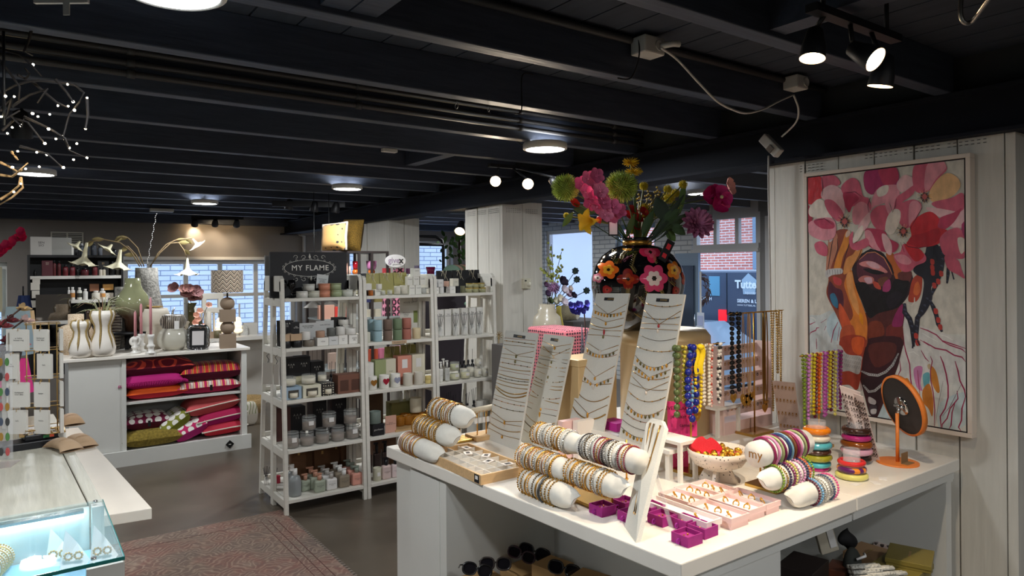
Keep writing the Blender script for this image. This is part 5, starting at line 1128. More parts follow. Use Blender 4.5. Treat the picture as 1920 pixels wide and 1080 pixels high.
for up_,rw in ((0,'lower'),(20.3,'upper')):
    for c,px,n in cols: scup(px,17.5,19.5,1,1,c,'%s mug candle, %s row' % (n,rw),up=up_,name='mug_candle',group='coloured mug candles',rough=.6)
scup(690,13,19,1,1,(196,194,178),'pale grey mug candle at the left',name='mug_candle');scup(784,16,20,1,1,(206,190,152),'cream mug candle at the right',name='mug_candle');scup(699,15,19.5,1,1,(150,178,186),'pale blue mug candle in the second line',dy=.09,up=0,name='mug_candle')
scup(699,15,19.5,1,1,(150,178,186),'pale blue mug candle stacked in the second line',dy=.09,up=20,name='mug_candle')
p,s = base_pt(768,1,.2,26);t = thing('info_panel','white clipboard sign with round mark behind the mug candles','panel',p);MB().box(-20*s,21*s,0,.006,-26*s,52*s).build('panel',plain((205,202,192),.6),t)
mb = MB();put_text(mb,'HOUSE OF',.018,(-.01,-.001,38*s),mat=0);put_text(mb,'Alles uit de\ncollectie\nnu hier',.013,(-.03,-.001,16*s),mat=0);mb.torus((11*s,-.001,44*s),5.5*s,.0012,20,4,'Y');mb.build('lettering',INK,t)
MB().box(8*s,18*s,-.003,0,0,22*s).build('picture',plain((120,130,70),.6),t)
p = PY(749,645,yf(1.07)-.004);p.z = 1.074;t = thing('shelf_label','small kraft strip lettered along the middle shelf edge','label',p);MB().box(-.058,.058,0,.003,-.01,.012).build('strip',KRAFT,t);mb = MB();put_text(mb,'Geurkaars 17,50',.014,(0,-.0006,0),mat=0);mb.build('lettering',INK,t)
hm = [plain((180,130,60),.3,.6),plain((150,25,45),.4),plain((140,142,160),.4)]
for i,px in enumerate((700,723,744)): scup(px,19,25,2,1,(224,221,212),'white candle with %s heart' % ['gold','red','silver'][i],heart=hm[i])
for i,px in enumerate((767.5,788)): scup(px,18,23,2,1,(205,198,184),'stone candle with tiny heart, %s' % ['left','right'][i])
scup(804,11,7,2,1,(205,185,120),'small gold tin, lower');scup(804,11,7,2,1,(205,185,120),'small gold tin, upper',up=7.2)
for px,w,h,c,n,tx in [(693,14,47,WHT,'white tall box behind the gold heart candle',None),(713,22,50,(150,158,112),'green tall box behind the heart candles',None),(732,20,50,(206,200,178),'cream tall box behind the heart candles','puur'),(758,28,53,(208,138,118),'salmon tall box with white label','A'),(784,26,53,(216,208,186),'ivory tall box with white label','B')]:
    t = sbox(px,w,h,2,1,c,n,dy=.1,text=tx if tx not in ('A','B') else None,name='product_box',d=.08)
    if tx in ('A','B'):
        MB().box(-.022,.022,-.0415,-.0402,h*.0041*.55,h*.0041*.85).build('paper_label',TAG,t)
for i,(px,w) in enumerate([(735,30),(765,30)]): ropebag(px,w,66,2,1,OLB,'olive bag behind the tall boxes, %s' % ['left','right'][i],.26)
sbox(708,23,21,3,1,BLK,'black box under the grey-green cup',text='geurkaars',tcol=(190,188,180));scup(706,22,23,3,1,(112,124,116),'grey-green cup candle on the black box',up=21.5)
sbox(731,22,32,3,1,(205,158,138),'pink card with handwritten lines',text='Nieuw!\nheerlijk geurend',ts=.011,d=.004,name='card',cat='card',dy=.03)
tag(MB().box(-.17,.2,-.08,.08,0,.014).build('wooden_board',plain((196,158,108),.6,noise_amt=.2,nscale=12),loc=base_pt(770,3,.1)[0]),'light wooden board on the fourth shelf of the middle ladder','board')
for i,(px,dy) in enumerate([(752,.1),(768,.1),(784,.1),(762,.16),(796,.15)]): scup(px,20,17,3,1,plain((150,96,30),.15),'amber glass candle on the wooden board, %s' % nth(i,5),dy=dy,up=4)
scup(783,22,27,3,1,(222,212,186),'cream fluted candle above the amber ones',dy=.14,up=22)
sbox(700,36,56,3,1,plain((96,70,46),.7,noise_amt=.3,nscale=8),'dark wooden picture panel at the back',dy=.36,d=.015,name='wood_panel',cat='panel')
sbox(755,48,40,3,1,(122,118,66),'olive display box at the back',dy=.26,d=.1)
for i,px in enumerate((732,742,752,764,776)): diffuser(px,7,42,3,1,(150,110,90),'reed diffuser on the olive box, %s' % nth(i,5),dy=.28,up=40 if i > 1 else 0,n=2)
scup(708,16,24,4,1,(196,192,170),'cream candle with black ornament',heart=None,label=True);pump(724,18,42,4,1,(208,186,180),BLK,'pale pink bottle with black pump');pump(741,16,40,4,1,(220,200,198),BLK,'second pale pink bottle with black pump')
for i,px in enumerate((690,706,722)): pump(px,14,58,4,1,(70,56,52),BLK,'dark pump bottle in the back, %s' % ['left','middle','right'][i],dy=.2)
sbox(720,44,66,4,1,(110,74,50),'brown paper carton in the back',dy=.35)
for i,px in enumerate((688,700,714)): diffuser(px,6,76,4,1,(140,100,78),'tall reed diffuser at the back, %s' % ['left','middle','right'][i],dy=.28,n=2)
# ---- right unit
for px,w,h,up_,c,n,k in [(819,9,12,0,WHT,'white box, lower left','b'),(830,10,12,0,(212,210,206),'white jar, lower','c'),(849,12,13,0,WHT,'white box, lower middle','b'),(841,5,12,0,(160,155,150),'slim grey box','b'),(860,8,12,0,BLK,'black tiny candle box','b'),(870,9,13,0,(112,112,84),'dark tin with gold lettering','c'),(827,11,14,12.6,(214,212,208),'white box, upper left','b'),(840,10,10,13,(200,160,140),'rose glass candle','c'),(855,12,14,13.4,(206,202,186),'cream printed box, upper','b'),(818,6,13,12.6,(190,190,188),'narrow grey box, upper','b')]:
    (sbox if k == 'b' else scup)(px,w,h,0,2,c,n,up=up_,**({'text': 'candle','ts': .009} if k == 'b' else {}))
GRT,GLD = (168,166,128),(176,150,70)
for i,px in enumerate((882,895,908)): scup(px,12.5,9,0,2,GRT,'green tin with gold lid, lower %s' % ['left','middle','right'][i],lid=GLD,name='candle_tin',group='green candle tins')
for i,px in enumerate((883,895,906)): scup(px,12,8.5,0,2,GRT,'green tin with gold lid, upper %s' % ['left','middle','right'][i],up=9.1 if i < 2 else 9.1,lid=GLD,name='candle_tin',group='green candle tins')
for i,px in enumerate((833,862,885)): ropebag(px,32,41,0,2,BLK,'black gift bag with white rope handles, %s' % ['left','middle','right'][i],.2,grp='black gift bags')
for i,px in enumerate((826,840,855,871,886,900)):
    sbox(px,13.6,49,1,2,WHT,'tall white diffuser box, %s' % nth(i,6),text='THE\nHOUSE',ts=.014,tz=.78,dy=.075,d=.06,name='diffuser_box',group='tall white diffuser boxes')
    if i != 1: diffuser(px+1,10,44,1,2,BLK,'clear diffuser with black reeds, %s' % nth(i,6),dy=0,group='clear reed diffusers')
t = None
for px,w,h,up_,c,n,gl,lid in [(856,19,17,0,(218,214,170),'pale yellow jar candle, lower left',.6,1),(856,18,17,17.5,(206,210,160),'lime jar candle on top',.6,1),(876,18,17,0,(222,214,168),'yellow jar candle',.6,1),(898,14,19,0,WAX,'white glass candle, left',.8,0),(912,13,17,0,WAX,'white glass candle, right',.8,0),(899,13,16,19.5,WAX,'white glass candle on top',.8,0)]:
    scup(px,w,h,2,2,plain(c,.5) if isinstance(c,tuple) else c,n,up=up_,glass=gl,label=True,dy=0)
scup(885,15,19,2,2,WAX,'white glass candle in the second line',glass=.8,dy=.08);scup(872,15,17,2,2,WAX,'white wide candle in the second line',glass=.8,dy=.09)
for px,w,h,c,n,cp in [(827,8,40,(222,220,212),'white bottle with pump',(225,222,215)),(839,10,41,(190,190,184),'clear bottle with black label lettering',(200,198,192)),(832,8,42,(215,212,204),'white bottle in the second line',(225,222,215))]:
    pump(px,w,h,2,2,c,cp,n,dy=0 if px != 832 else .07)
for i,px in enumerate((864,871,879,887)): diffuser(px,8,50,2,2,BLK,'black squat diffuser in the back, %s' % nth(i,4),dy=.2,glass=False,cap=BLK,n=1)
for i,px in enumerate((842,852,866,877,889)): diffuser(px,8,52-(i % 2)*7,3,2,BLK,'black diffuser with dark reeds, %s' % nth(i,5),dy=.15,glass=False,cap=BLK,n=3)
for i,px in enumerate((820,903,912)): scup(px,18,28,3,2,(218,214,204),'white fluted candle, %s' % ['left','middle','right'][i],dy=.1)
for i,px in enumerate((835,858,880)): sbox(px,20,24,3,2,(205,200,190),'cream candle carton in front, %s' % ['left','middle','right'][i],dy=.02)
# hanging wooden rose garland on the right end
p = PX(930,625,3.1);p = PD(931,628,dep(p));s = mpp(p);t = thing('rose_hanger','gold twig bow with white wooden rose hanging at the shelf end','ornament',p);mb = MB()
for k in range(9): a = k*.7;mb.tube([(0,-.03,0),(7*s*math.cos(a),-.04,8*s*math.sin(a))],.003,4)
mb.tube([(0,-.03,0),(-1*s,-.03,-60*s),(2*s,-.03,-90*s)],.004,5);mb.build('twig_bow',plain((150,125,80),.6),t);mb = MB();blob_flower(mb,(-3*s,-.04,-40*s),9*s,6,up=(-.2,-1,.2),cup=.6);blob_flower(mb,(1*s,-.05,-48*s),7*s,6,up=(.2,-1,0),cup=.6);mb.build('rose',plain((222,212,198),.6),t)
# ================================================================== rack behind the ladder shelves
RY = 5.95;p1_ = PY(605,470,RY);p2_ = PY(727,468,RY);RX0,RX1 = p1_.x,p2_.x;RZT = p1_.z
t = thing('metal_rack','dark metal display rack behind the ladder shelves carrying two cushions','rack',(RX0,RY,0));mb = MB();L_ = RX1-RX0
for x in (.0,L_*.55,L_*.75,L_): mb.box(x-.01,x+.01,0,.02,0,RZT);mb.box(x-.01,x+.01,.4,.42,0,RZT)
for z in (RZT,): mb.box(-.01,L_+.01,0,.42,z-.018,z)
W3_ = mb.build('frame',M('rack_metal',(70,62,60),.4,.6),t);L2 = PY(778,500,RY).x-RX0;[MB().box(0,L2,0,.42,z-.015,z).build('glass_shelf',glassy('rack_glass',(190,200,200),.5),t) for z in (1.56,1.165,.715)]
cy = [((603,650),(415,468),stripes('leaf_print',[(38,38,44),(38,38,44),(196,150,88),(196,150,88),(196,150,88),(196,150,88)],scale=17,kind='dots'),'yellow cushion with black leaf print and cream fringe',RY+.06,-.25),((636,676),(405,467),M('gold_shag',(118,88,18),.9,noise_amt=.6,nscale=120,bump=1),'shaggy golden mustard cushion leaning behind the printed one',RY+.22,.1)]
for (xa,xb),(ya,yb_),m,l,y,tl in cy:
    p = PY((xa+xb)/2,468,y);p.z = RZT;s = mpp(p);w,h = (xb-xa)*s*1.1,(yb_-ya)*s;t = thing('cushion',l,'cushion',p,rot=(-.2,tl*.3,FACE-.3));mb = MB()
    for sg in (1,-1):
        mb.grid(lambda u,v: ((u-.5 if sg > 0 else .5-u)*w*(1-.08*(1-abs(v-.5)*2)),-sg*.085*max(0,(1-abs(2*u-1)**3)*(1-abs(2*v-1)**3))**.45,v*h),12,12)
    mb.build('cover',m,t)
    if tl < 0: MB().tube([(-w/2,0,0),(-w*.46,0,h/2),(-w/2,0,h),(0,0,h*.97),(w/2,0,h),(w*.46,0,h/2),(w/2,0,0)],.012,6).build('fringe_edge',PIPE,t)
p = PY(741,498,RY-.05);s = mpp(p);t = thing('brand_sign','white oval givex shop sign on the rack','sign',PY(741,489,RY-.05));mb = MB();mb.lathe([(21*s,0),(21*s,.008)],36,sy=.57);o = mb.build('board',plain((216,212,210),.5),t);o.rotation_euler = (PI/2,0,0)
mb = MB();put_text(mb,'give',15*s,(-3.5*s,-.0095,.5*s),mat=0,bold=.02);put_text(mb,'x',17*s,(11.5*s,-.0095,.5*s),mat=1,bold=.03);put_text(mb,'giftcard shop',3.5*s,(3*s,-.0095,-7*s),mat=1);mb.build('lettering',[plain((160,140,160)),INK],t)
MB().box(-.004,.004,0,.008,-16*s,-10*s).build('stand',PLW,t)
def vase_on(px,w,h,z,y,prof,m,label,cat='vase',name='glass_vase',up_=0):
    p = PY(px,500,y);p.z = z;s = mpp(p);t = thing(name,label,cat,p+Vector((0,.1,up_*s)));MB().lathe([(0,0)]+[(r*w*s/2,q*h*s) for r,q in prof]+[(prof[-1][0]*w*s/2*.85,prof[-1][1]*h*s),(.5*w*s/2,.3*h*s)],20,cap=False).build('body',m,t);return t
AMG = M('amber_glass',(190,95,30),.1,coat=.3)
for px,c,n in [(675,(150,20,30),'red'),(705,(190,120,160),'pink')]:
    vase_on(px,14,9,1.56,RY,[(.7,0),(1,.5),(.7,1)],AMG,'amber ribbed glass foot under the %s vase' % n,name='candle_cup');vase_on(px,12 if px < 700 else 20,16,1.56,RY,[(.7,0),(.9,.3),(1,1)],M('tinted_%s' % n,c,.08),'%s glass vase stacked on an amber foot' % n,up_=9)
for px,w,h,c,n in [(658,5,22,(225,170,150),'pink taper candle on the rack'),(664,4,16,(230,190,170),'short pink candle on the rack')]: vase_on(px,w,h,1.56,RY,[(1,0),(.9,1)],plain(c),n,'candle','candle')
def rbox(px,w,h,z,y,c,label,cat='box',name='gift_box',d=.04): p = PY(px,500,y);p.z = z;s = mpp(p);return tag(MB().box(-w*s/2,w*s/2,0,d,0,h*s).build(name,c if not isinstance(c,tuple) else plain(c,.6),loc=p),label,cat)
PPAT = stripes('pink_print',[(225,120,150),(60,30,40),(235,150,175),(190,50,90)],scale=16,kind='dots')
rbox(726,13,11,1.56,RY+.02,(170,55,60),'small red gift box under the oval sign');rbox(749,19,11,1.56,RY+.02,PPAT,'pink striped gift box under the oval sign');rbox(768,8,10,1.56,RY+.02,(120,70,110),'small purple gift box at the rack end')
for i,(px,w,h,c) in enumerate([(688,14,20,(50,52,92)),(706,22,18,(120,108,60)),(725,13,44,PPAT),(748,22,42,PPAT),(700,30,14,(190,180,160)),(770,18,40,(160,140,170))]):
    rbox(px,w,h,1.165 if i not in (0,1) else 1.30,RY+.03,c,['navy bowl stacked on cream books','olive bowl beside the navy one','narrow pink floral bag on the rack','wide pink checked card display','stack of cream linen books','lilac box on the rack'][i],['bowl','bowl','bag','display','books','box'][i],['bowl','bowl','paper_bag','card_display','book_stack','gift_box'][i])
for i,(px,w,h,c,z) in enumerate([(612,30,26,(200,150,130),1.165),(640,26,22,(210,60,50),1.165),(628,24,30,(190,165,150),.715),(700,16,30,(210,90,60),.715),(720,20,30,(225,130,160),.715),(742,22,32,(230,180,190),.715),(655,18,34,(60,58,62),.715)]):
    rbox(px,w,h,z,RY+.03,c,'%s on the rack seen between the ladder shelves' % ['peach lampshade box','red book','beige basket','orange gift bag','pink gift bag','pale pink card box','charcoal file box'][i])
for i,px in enumerate((590,618)):
    p = PY(px,572,6.1);t = thing('pendant_lamp','small grey metal pendant lamp seen through the shelf, %s' % ['left','right'][i],'lamp',p);MB().lathe([(.10,-.02),(.075,.0),(.03,.03),(.0,.045)],20,cap=False).build('lamp_shade',M('grey_metal',(120,115,108),.35,.7),t);MB().tube([(0,0,.04),(0,0,RZ(2.2)-p.z)],.003,4).build('cord',BLACK,t)
# objects near the back window between the pillars
p = PX(783,500,3.9);t = thing('clothes_arch','black metal arch frame with rounded corners before the bright window','frame',(3.85,6.9,0));mb = MB()
a = PY(783,443,6.9);b = PY(831,443,6.9);z1 = a.z;a.x -= t.location.x;b.x -= t.location.x
mb.tube([(a.x-.3,0,0),(a.x-.3,0,z1),(b.x-.1,0,z1),(b.x-.02,0,z1-.04),(b.x,0,z1-.12),(b.x,0,0)],.018,8);mb.tube([(a.x-.3,0,z1-.09),(b.x,0,z1-.09)],.018,8);mb.build('frame',BLACK,t)
tag(MB().box(-.45,.45,-.1,.2,0,1.52).build('side_cupboard',plain((58,50,56),.6),loc=(3.95,6.55,0)),'dark plum display block carrying glass vases near the back window','cupboard')
PUR = M('purple_glass',(90,60,85),.1);vase_on(790,11,22,1.52,6.5,[(.8,0),(1,.5),(.9,.9),(1,1)],M('grey_purple_glass',(120,110,130),.1),'grey purple glass vase on the dark plum block');vase_on(816,19,19,1.52,6.5,[(.8,0),(.75,.5),(1,1)],M('plum_glass',(110,20,60),.1),'plum red flared glass vase on the dark plum block')
t = None
tag(MB().box(-.03,.5,-.1,.3,0,1.50).build('cushion_stand',plain((70,66,66),.6),loc=(4.45,6.6,0)),'dark stand holding upright cushions behind the middle pillar','stand')
for i,(px,c) in enumerate([(847,(130,160,140)),(853,(190,150,130)),(859,(110,115,85)),(865,(190,140,115)),(872,(130,35,50))]):
    p = PY(px,500,6.5);p.z = 1.5;s = mpp(p);t = thing('cushion','%s cushion standing upright in a row, %s' % (['sage','beige','olive','tan','wine red'][i],nth(i,5)),'cushion',p,rz=-.9,group='upright cushions by the back window');mb = MB()
    mb.sphere((0,0,13*s),(18*s,3.5*s,13*s),12,8);mb.build('cover',plain(c,.85),t)
for i,(py,c) in enumerate([(533,(120,165,160)),(548,(90,140,120)),(565,(150,190,160))]):
    p = PY(862,py+9,6.45);s = mpp(p);tag(MB().sphere((0,0,7*s),(20*s,16*s,7*s),14,8).build('cushion',plain(c,.8),loc=(p.x,p.y-.3,p.z)),'blue green cushion lying flat, %s of the pile by the pillar' % nth(i,3,'topmost','lowest','from the top'),'cushion','flat cushions behind the right ladder')
p = PY(862,485,7.2);p.z = 0;t = thing('potted_tree','leafy green plant peeking out left of the middle pillar','plant',p);MB().tube([(0,0,0),(0,0,1.95)],.015,6).build('stem',BRANCH,t);random.seed(9)
for k in range(70):
    mb = MB();a = Vector((random.uniform(-.22,.2),random.uniform(-.2,.2),random.uniform(1.70,2.08)));leaf(mb,a,a+Vector((random.uniform(-.07,.07),random.uniform(-.05,.05),random.uniform(-.08,.02))),.02);mb.build('leaf',plain([(60,95,45),(85,120,60)][k % 2],.6),t)
MB().lathe([(0,0),(.13,0),(.17,.3),(.15,.3)],20,cap=False).build('pot',plain((90,80,70)),t)
# thermostat on the middle pillar
PYF = 3.985*RU-.032;p = PY(984,531,PYF);s = mpp(p);t = thing('thermostat','cream wall thermostat with round dial on the middle plank pillar','thermostat',p);MB().box(-8*s,9*s,-.03,.004,-10*s,9*s).build('housing',plain((214,208,186),.5),t,bevel=.004)
MB().lathe([(4.6*s,0),(4.3*s,.012),(0,.012)],20,cap=False).build('dial',plain((222,216,196),.5),t,loc=(3.5*s,-.03,-2*s)).rotation_euler = (PI/2,0,0);MB().box(-5*s,-1*s,-.032,-.03,3.5*s,6*s).build('display',BLACK,t)
# ================================================================== side room plants and furniture
p = PD(1026,640,5.2);p.z = 0
BN = tag(MB().box(-.3,.35,-.25,.3,0,1.03).build('flower_bench',plain((120,115,112),.6),loc=(p.x,p.y,0)),'grey flower bench between the middle pillar and the shopfront','bench')
p.z = 1.03;s = mpp(p);t = thing('stoneware_vase','big two-tone beige stoneware vase full of purple flowers','vase',p);MB().lathe([(0,0),(16*s,0),(24*s,10*s),(28*s,34*s),(25*s,52*s),(17*s,60*s),(18*s,66*s),(15*s,68*s),(16*s,76*s),(13*s,76*s),(12*s,60*s)],36,cap=False).build('body',ombre('vase_two_tone',(120,100,78),(196,186,164),2*s,12*s,.3),t)
vt = p+Vector((0,0,74*s));vy = p.y
t = thing('flower_bouquet','bouquet of lilac, cream and near-black flowers in the stoneware vase','flowers',vt);pp = lambda px,py,dy=0: PY(px,py,vy+dy)-vt
def puff(mb,c,r,n=60,l=.3,seed=0,mat=0,w=.0022):
    random.seed(seed)
    for k in range(n):
        z = 1-2*(k+.5)/n;a = k*2.39996;q = math.sqrt(1-z*z);d = Vector((q*math.cos(a),q*math.sin(a),z));mb.tube([Vector(c)+d*r*(1-l),Vector(c)+d*r*random.uniform(.92,1.06)],[w,w*.5],4,mat=mat)
    mb.sphere(c,r*(1-l*1.05),10,7,mat=mat)
mb = MB();puff(mb,pp(1038,540),13*s,70,.4,3,w=.004);mb.build('allium_head',plain((150,110,150),.8),t)
for i,(px,py,r_,c) in enumerate([(1053,530,11,(36,26,48)),(1074,555,7,(34,24,44)),(1056,545,9,(200,190,200)),(1064,552,9,(190,165,185)),(1048,562,9,(215,210,190)),(1056,568,9,(205,195,205)),(1040,566,8,(200,200,180)),(1068,542,6,(205,190,180)),(1025,552,7,(60,40,70)),(1030,565,7,(70,85,50)),(1022,535,6,(80,50,80))]):
    mb = MB();blob_flower(mb,pp(px,py,-.03*(i % 3)),r_*s,7,up=(.1,-.8,.4),cup=.7,seed=i);blob_flower(mb,pp(px,py,-.03*(i % 3)-.01),r_*s*.6,5,up=(.1,-.8,.4),cup=.9,seed=i+.5);mb.build('flower_head',plain(c,.8),t)
for i,(px,py) in enumerate([(1079,508),(1082,524),(1100,545)]):
    mb = MB();
    for k in range(7): a = k*.9;leaf(mb,pp(px,py),pp(px+7*math.cos(a),py+7*math.sin(a)),.012)
    mb.build('dark_leaves',plain((38,58,56),.6),t)
mb = MB()
for px,py in [(1038,540),(1053,530),(1079,508),(1082,524),(1100,545),(1064,552),(1048,562),(1025,552)]: mb.tube([(0,0,-.05),pp((px+1030)/2,(py+580)/2),pp(px,py)],.003,4)
mb.build('stem',plain((70,85,50),.7),t)
p = PD(1040,560,5.6);p.z = 1.03;s = mpp(p);t = thing('yellow_vase','slender yellow vase with green berry branches','vase',p+Vector((.04,0,0)));MB().lathe([(0,0),(8*s,0),(10*s,22*s),(5*s,50*s),(5*s,62*s)],20,cap=False).build('body',plain((208,190,90),.3),t)
q0 = t.location+Vector((0,0,60*s));t = thing('berry_branches','tall green berry branches in the yellow vase','plant',q0);g2 = lambda px,py: PY(px,py,q0.y)-q0;bb = M('berry_green',(178,185,95),.5);random.seed(4)
for br_ in [[(1037,530),(1030,500),(1024,485)],[(1038,530),(1036,490),(1034,458)],[(1040,530),(1046,500),(1053,472)],[(1040,530),(1044,515),(1056,500)],[(1038,530),(1028,515),(1020,505)]]:
    P = [g2(*v) for v in br_];mb = MB();mb.tube([Vector((0,0,-.1))]+P,.003,4);mb.build('twig',plain((95,100,50),.8),t);mb = MB()
    for k in range(14):
        u = k/13*2;i = min(1,int(u));c = P[i].lerp(P[i+1],u-i)+Vector((random.uniform(-.025,.025),random.uniform(-.03,.03),random.uniform(-.02,.02)));mb.sphere(c,.011,6,5)
    mb.build('berries',bb,t)
t = thing('rolled_rug','rolled beige patterned rug lying on the bench end','rug',PD(1066,585,6.0),rz=.4);s = mpp(t.location)
mb = MB();mb.tube([(-16*s,0,0),(14*s,-.02,-.01)],15*s,20);mb.build('roll',stripes('trellis',[(180,170,140),(225,218,195),(150,138,110)],scale=11,kind='rings'),t)
z_ = t.location.z-15*s;tag(MB().box(-.12,.3,-.2,.3,0,z_).build('rug_bench',plain((95,92,92),.6),loc=(t.location.x,t.location.y,0)),'dark grey bench under the rolled rug','bench')
p = PD(1092,640,4.4);s = mpp(p);zt = EYE-(617-503)*s;t = thing('pouf','pink leopard print pouf with magenta side behind the necklace boards','pouf',(p.x,p.y,0));MB().box(-42*s,30*s,0,.4,.55,zt).build('top',stripes('pink_leopard',[(40,25,35),(222,120,130),(235,140,145)],scale=48,kind='dots'),t,bevel=.02);MB().box(-42*s,30*s,.01,.39,0,.55).build('base',plain((185,30,90),.7),t)
t = thing('blue_delphinium','violet blue flower cluster in front of the pale window','flower',PD(1080,580,4.0));s = mpp(t.location)
for k,(dx,dz) in enumerate([(-12,2),(-6,6),(0,2),(6,5),(12,0),(3,-5),(-4,-4),(10,8),(-14,8),(16,-4),(24,2),(26,10),(-10,-2),(4,9)]):
    mb = MB();blob_flower(mb,(dx*s,0,dz*s),7*s,5,up=(0,-1,.3),seed=k);mb.build('blossom',plain([(62,60,165),(80,75,190)][k % 2],.6),t)
MB().tube([(20*s,0,0),(30*s,.02,-60*s),(34*s,.05,-t.location.z+.1)],.004,5).build('stem',BRANCH,t)
t = thing('lavender_stems','dark lavender-like seed spikes right of the pink pouf','plant',PD(1096,690,3.9));s = mpp(t.location)
for i,(a,b,r_) in enumerate([((0,0),(-6,82),5),((4,0),(8,74),6),((8,0),(18,70),5),((-2,0),(4,60),5)]):
    mb = MB();A = Vector((a[0]*s,0,-.3));B = Vector((b[0]*s,0,b[1]*s));mb.tube([A,A.lerp(B,.45),A.lerp(B,.6),B],[.003,r_*s*.7,r_*s,.002],8);mb.build('spike',M('dusty_spike',(88,80,88),.95,bump=1,nscale=90),t)
MB().cyl((.02,0,-t.location.z),.07,t.location.z-.2,16).build('pot',plain((90,70,66)),t)
# wreath on the shop door
p = PX(1306,543,5.02*RU+.8);p = PX(1303,543,7.1);t = thing('twig_wreath','brown twig wreath hanging at the shop door','wreath',p);s = mpp(p);mb = MB();random.seed(11)
for k in range(150):
    a = random.uniform(0,2*PI);b = a+random.uniform(.2,.5);r0,r1 = random.uniform(24,34)*s,random.uniform(24,40)*s;mb.tube([(random.uniform(-.04,.04),r0*math.cos(a),r0*math.sin(a)),(random.uniform(-.04,.04),r1*math.cos(b),r1*math.sin(b))],.005,4)
mb.build('twigs',plain((92,66,54),.9),t)
for i,(py,l) in enumerate([(600,'upper'),(628,'lower')]):
    p = PX(1314,py,6.6);s = mpp(p);t = thing('postcard_rack','white card holder by the door, %s one' % l,'card rack',p);MB().box(-.005,.0,-8*s,8*s,-14*s,14*s).box(-.03,-.005,-8*s,8*s,-14*s,-11*s).build('holder',plain((205,212,225),.5),t);MB().box(-.012,-.006,-6*s,6*s,-10*s,8*s).build('postcards',plain((170,180,215),.6),t)
tag(MB().cyl((0,0,0),.012,1.55,8).cyl((0,0,0),.15,.02,16).build('rack_pole',PLW,loc=(PX(1314,600,6.63).x,PX(1314,600,6.63).y,0)),'white pole of the card holders by the door','pole')
# van outside
VX = 9.2;t = thing('delivery_van','dark blue grey delivery van with white TutteBel lettering outside','van',(VX,7,-.35));yR = PX(1480,560,VX).y;yL = yR+4.9;zr = PX(1380,506,VX).z+.35;oy = 7
VAN = M('van_paint',(74,84,102),.25,coat=.5)
mb = MB();mb.X = Matrix(((0,0,1,0),(1,0,0,-oy),(0,1,0,0),(0,0,0,1)))
mb.prism([(yR,.35),(yL-.1,.35),(yL,.8),(yL-.1,1.05),(yL-.9,1.2),(yL-1.55,zr-.05),(yL-1.9,zr),(yR+.1,zr),(yR,zr-.15)],0,1.9);mb.build('body',VAN,t,bevel=.04)
g = lambda px,py: PX(px,py,VX)-t.location
a,b = g(1330,518),g(1350,555);MB().box(-.012,.0,b.y,a.y,b.z,a.z).build('side_window',M('van_window',(110,165,190),.05),t,bevel=.003)
a,b = g(1362,512),g(1364,590);MB().box(-.006,.0,b.y,a.y,b.z,a.z).build('door_seam',plain((20,28,40)),t)
TXT = M('van_lettering',(238,244,248),.5);yy = (0,0,1);xx = (0,-1,0)
mb = MB();c = g(1412,534);hh = (g(1400,525)-g(1400,543)).length;put_text(mb,'TutteBel',hh*1.15,(-.012,g(1379,534).y,c.z),xx,yy,0,bold=.04,align='LEFT');c = g(1398,549);put_text(mb,'bijzonder leuk',hh*.35,(-.012,c.y,c.z),xx,yy,0,bold=.01,align='LEFT')
c = g(1383,564);put_text(mb,'SIEREN & LEEF',hh*.5,(-.012,c.y,c.z),xx,yy,0,bold=.03,align='LEFT');c = g(1383,572);put_text(mb,'WWW.TUTTEBEL.NL',hh*.24,(-.012,c.y,c.z),xx,yy,0,bold=.01,align='LEFT');c = g(1326,560);put_text(mb,'PITCH',hh*.5,(-.012,c.y,c.z),xx,yy,0,bold=.02);mb.build('lettering',TXT,t)
c = g(1405,512);q = g(1405,552);w_ = hh*.9;mb = MB();mb.add([(-.009,c.y+w_*.1,c.z),(-.009,c.y-w_,c.z-w_*.8),(-.009,c.y-w_*.8,q.z),(-.009,c.y+w_*.8,q.z),(-.009,c.y+w_,c.z-w_*.8)],[(4,3,2,1,0)]);mb.build('logo',M('van_logo',(165,185,200),.5),t)
for i,y in enumerate((yR+.8-oy,yL-1.0-oy)):
    mb = MB();mb.X = Matrix.Translation((-.02,y,.33)) @ Matrix.Rotation(PI/2,4,'Y');mb.lathe([(.33,0),(.33,.2),(.2,.2)],24);w = mb.build('wheel',BLACK,t);mb = MB();mb.X = Matrix.Translation((-.03,y,.33)) @ Matrix.Rotation(PI/2,4,'Y');mb.lathe([(.0,0),(.2,0),(.2,.02)],16,cap=False);mb.build('hubcap',SILVER,w)
c = g(1355,590);MB().box(-.03,.0,c.y-.08,c.y+.06,c.z-.1,c.z+.08).build('tail_light',M('red_lamp',(235,40,50),.3,emit=(255,30,40),es=.6),t)
c = g(1345,640);t2 = thing('red_car','pale car with red number plate parked behind the van','car',(VX-.85,c.y+7-.0,-.35))
mb = MB();mb.X = Matrix(((0,0,1,0),(1,0,0,0),(0,1,0,0),(0,0,0,1)));mb.prism([(-1.2,.3),(1.9,.3),(1.9,.7),(1.2,.8),(.8,1.12),(-.6,1.15),(-1.2,.85)],-.9,.3);mb.build('body',M('car_paint',(120,132,142),.2,coat=.5),t2,bevel=.05);MB().box(-.93,-.90,-.25,.25,.45,.57).build('number_plate',plain((225,80,90),.5),t2)
MB().box(-.91,-.6,-1.0,-.6,0,.5).build('wheel',BLACK,t2,bevel=.1);MB().box(-.91,-.6,1.1,1.5,0,.5).build('wheel',BLACK,t2,bevel=.1)
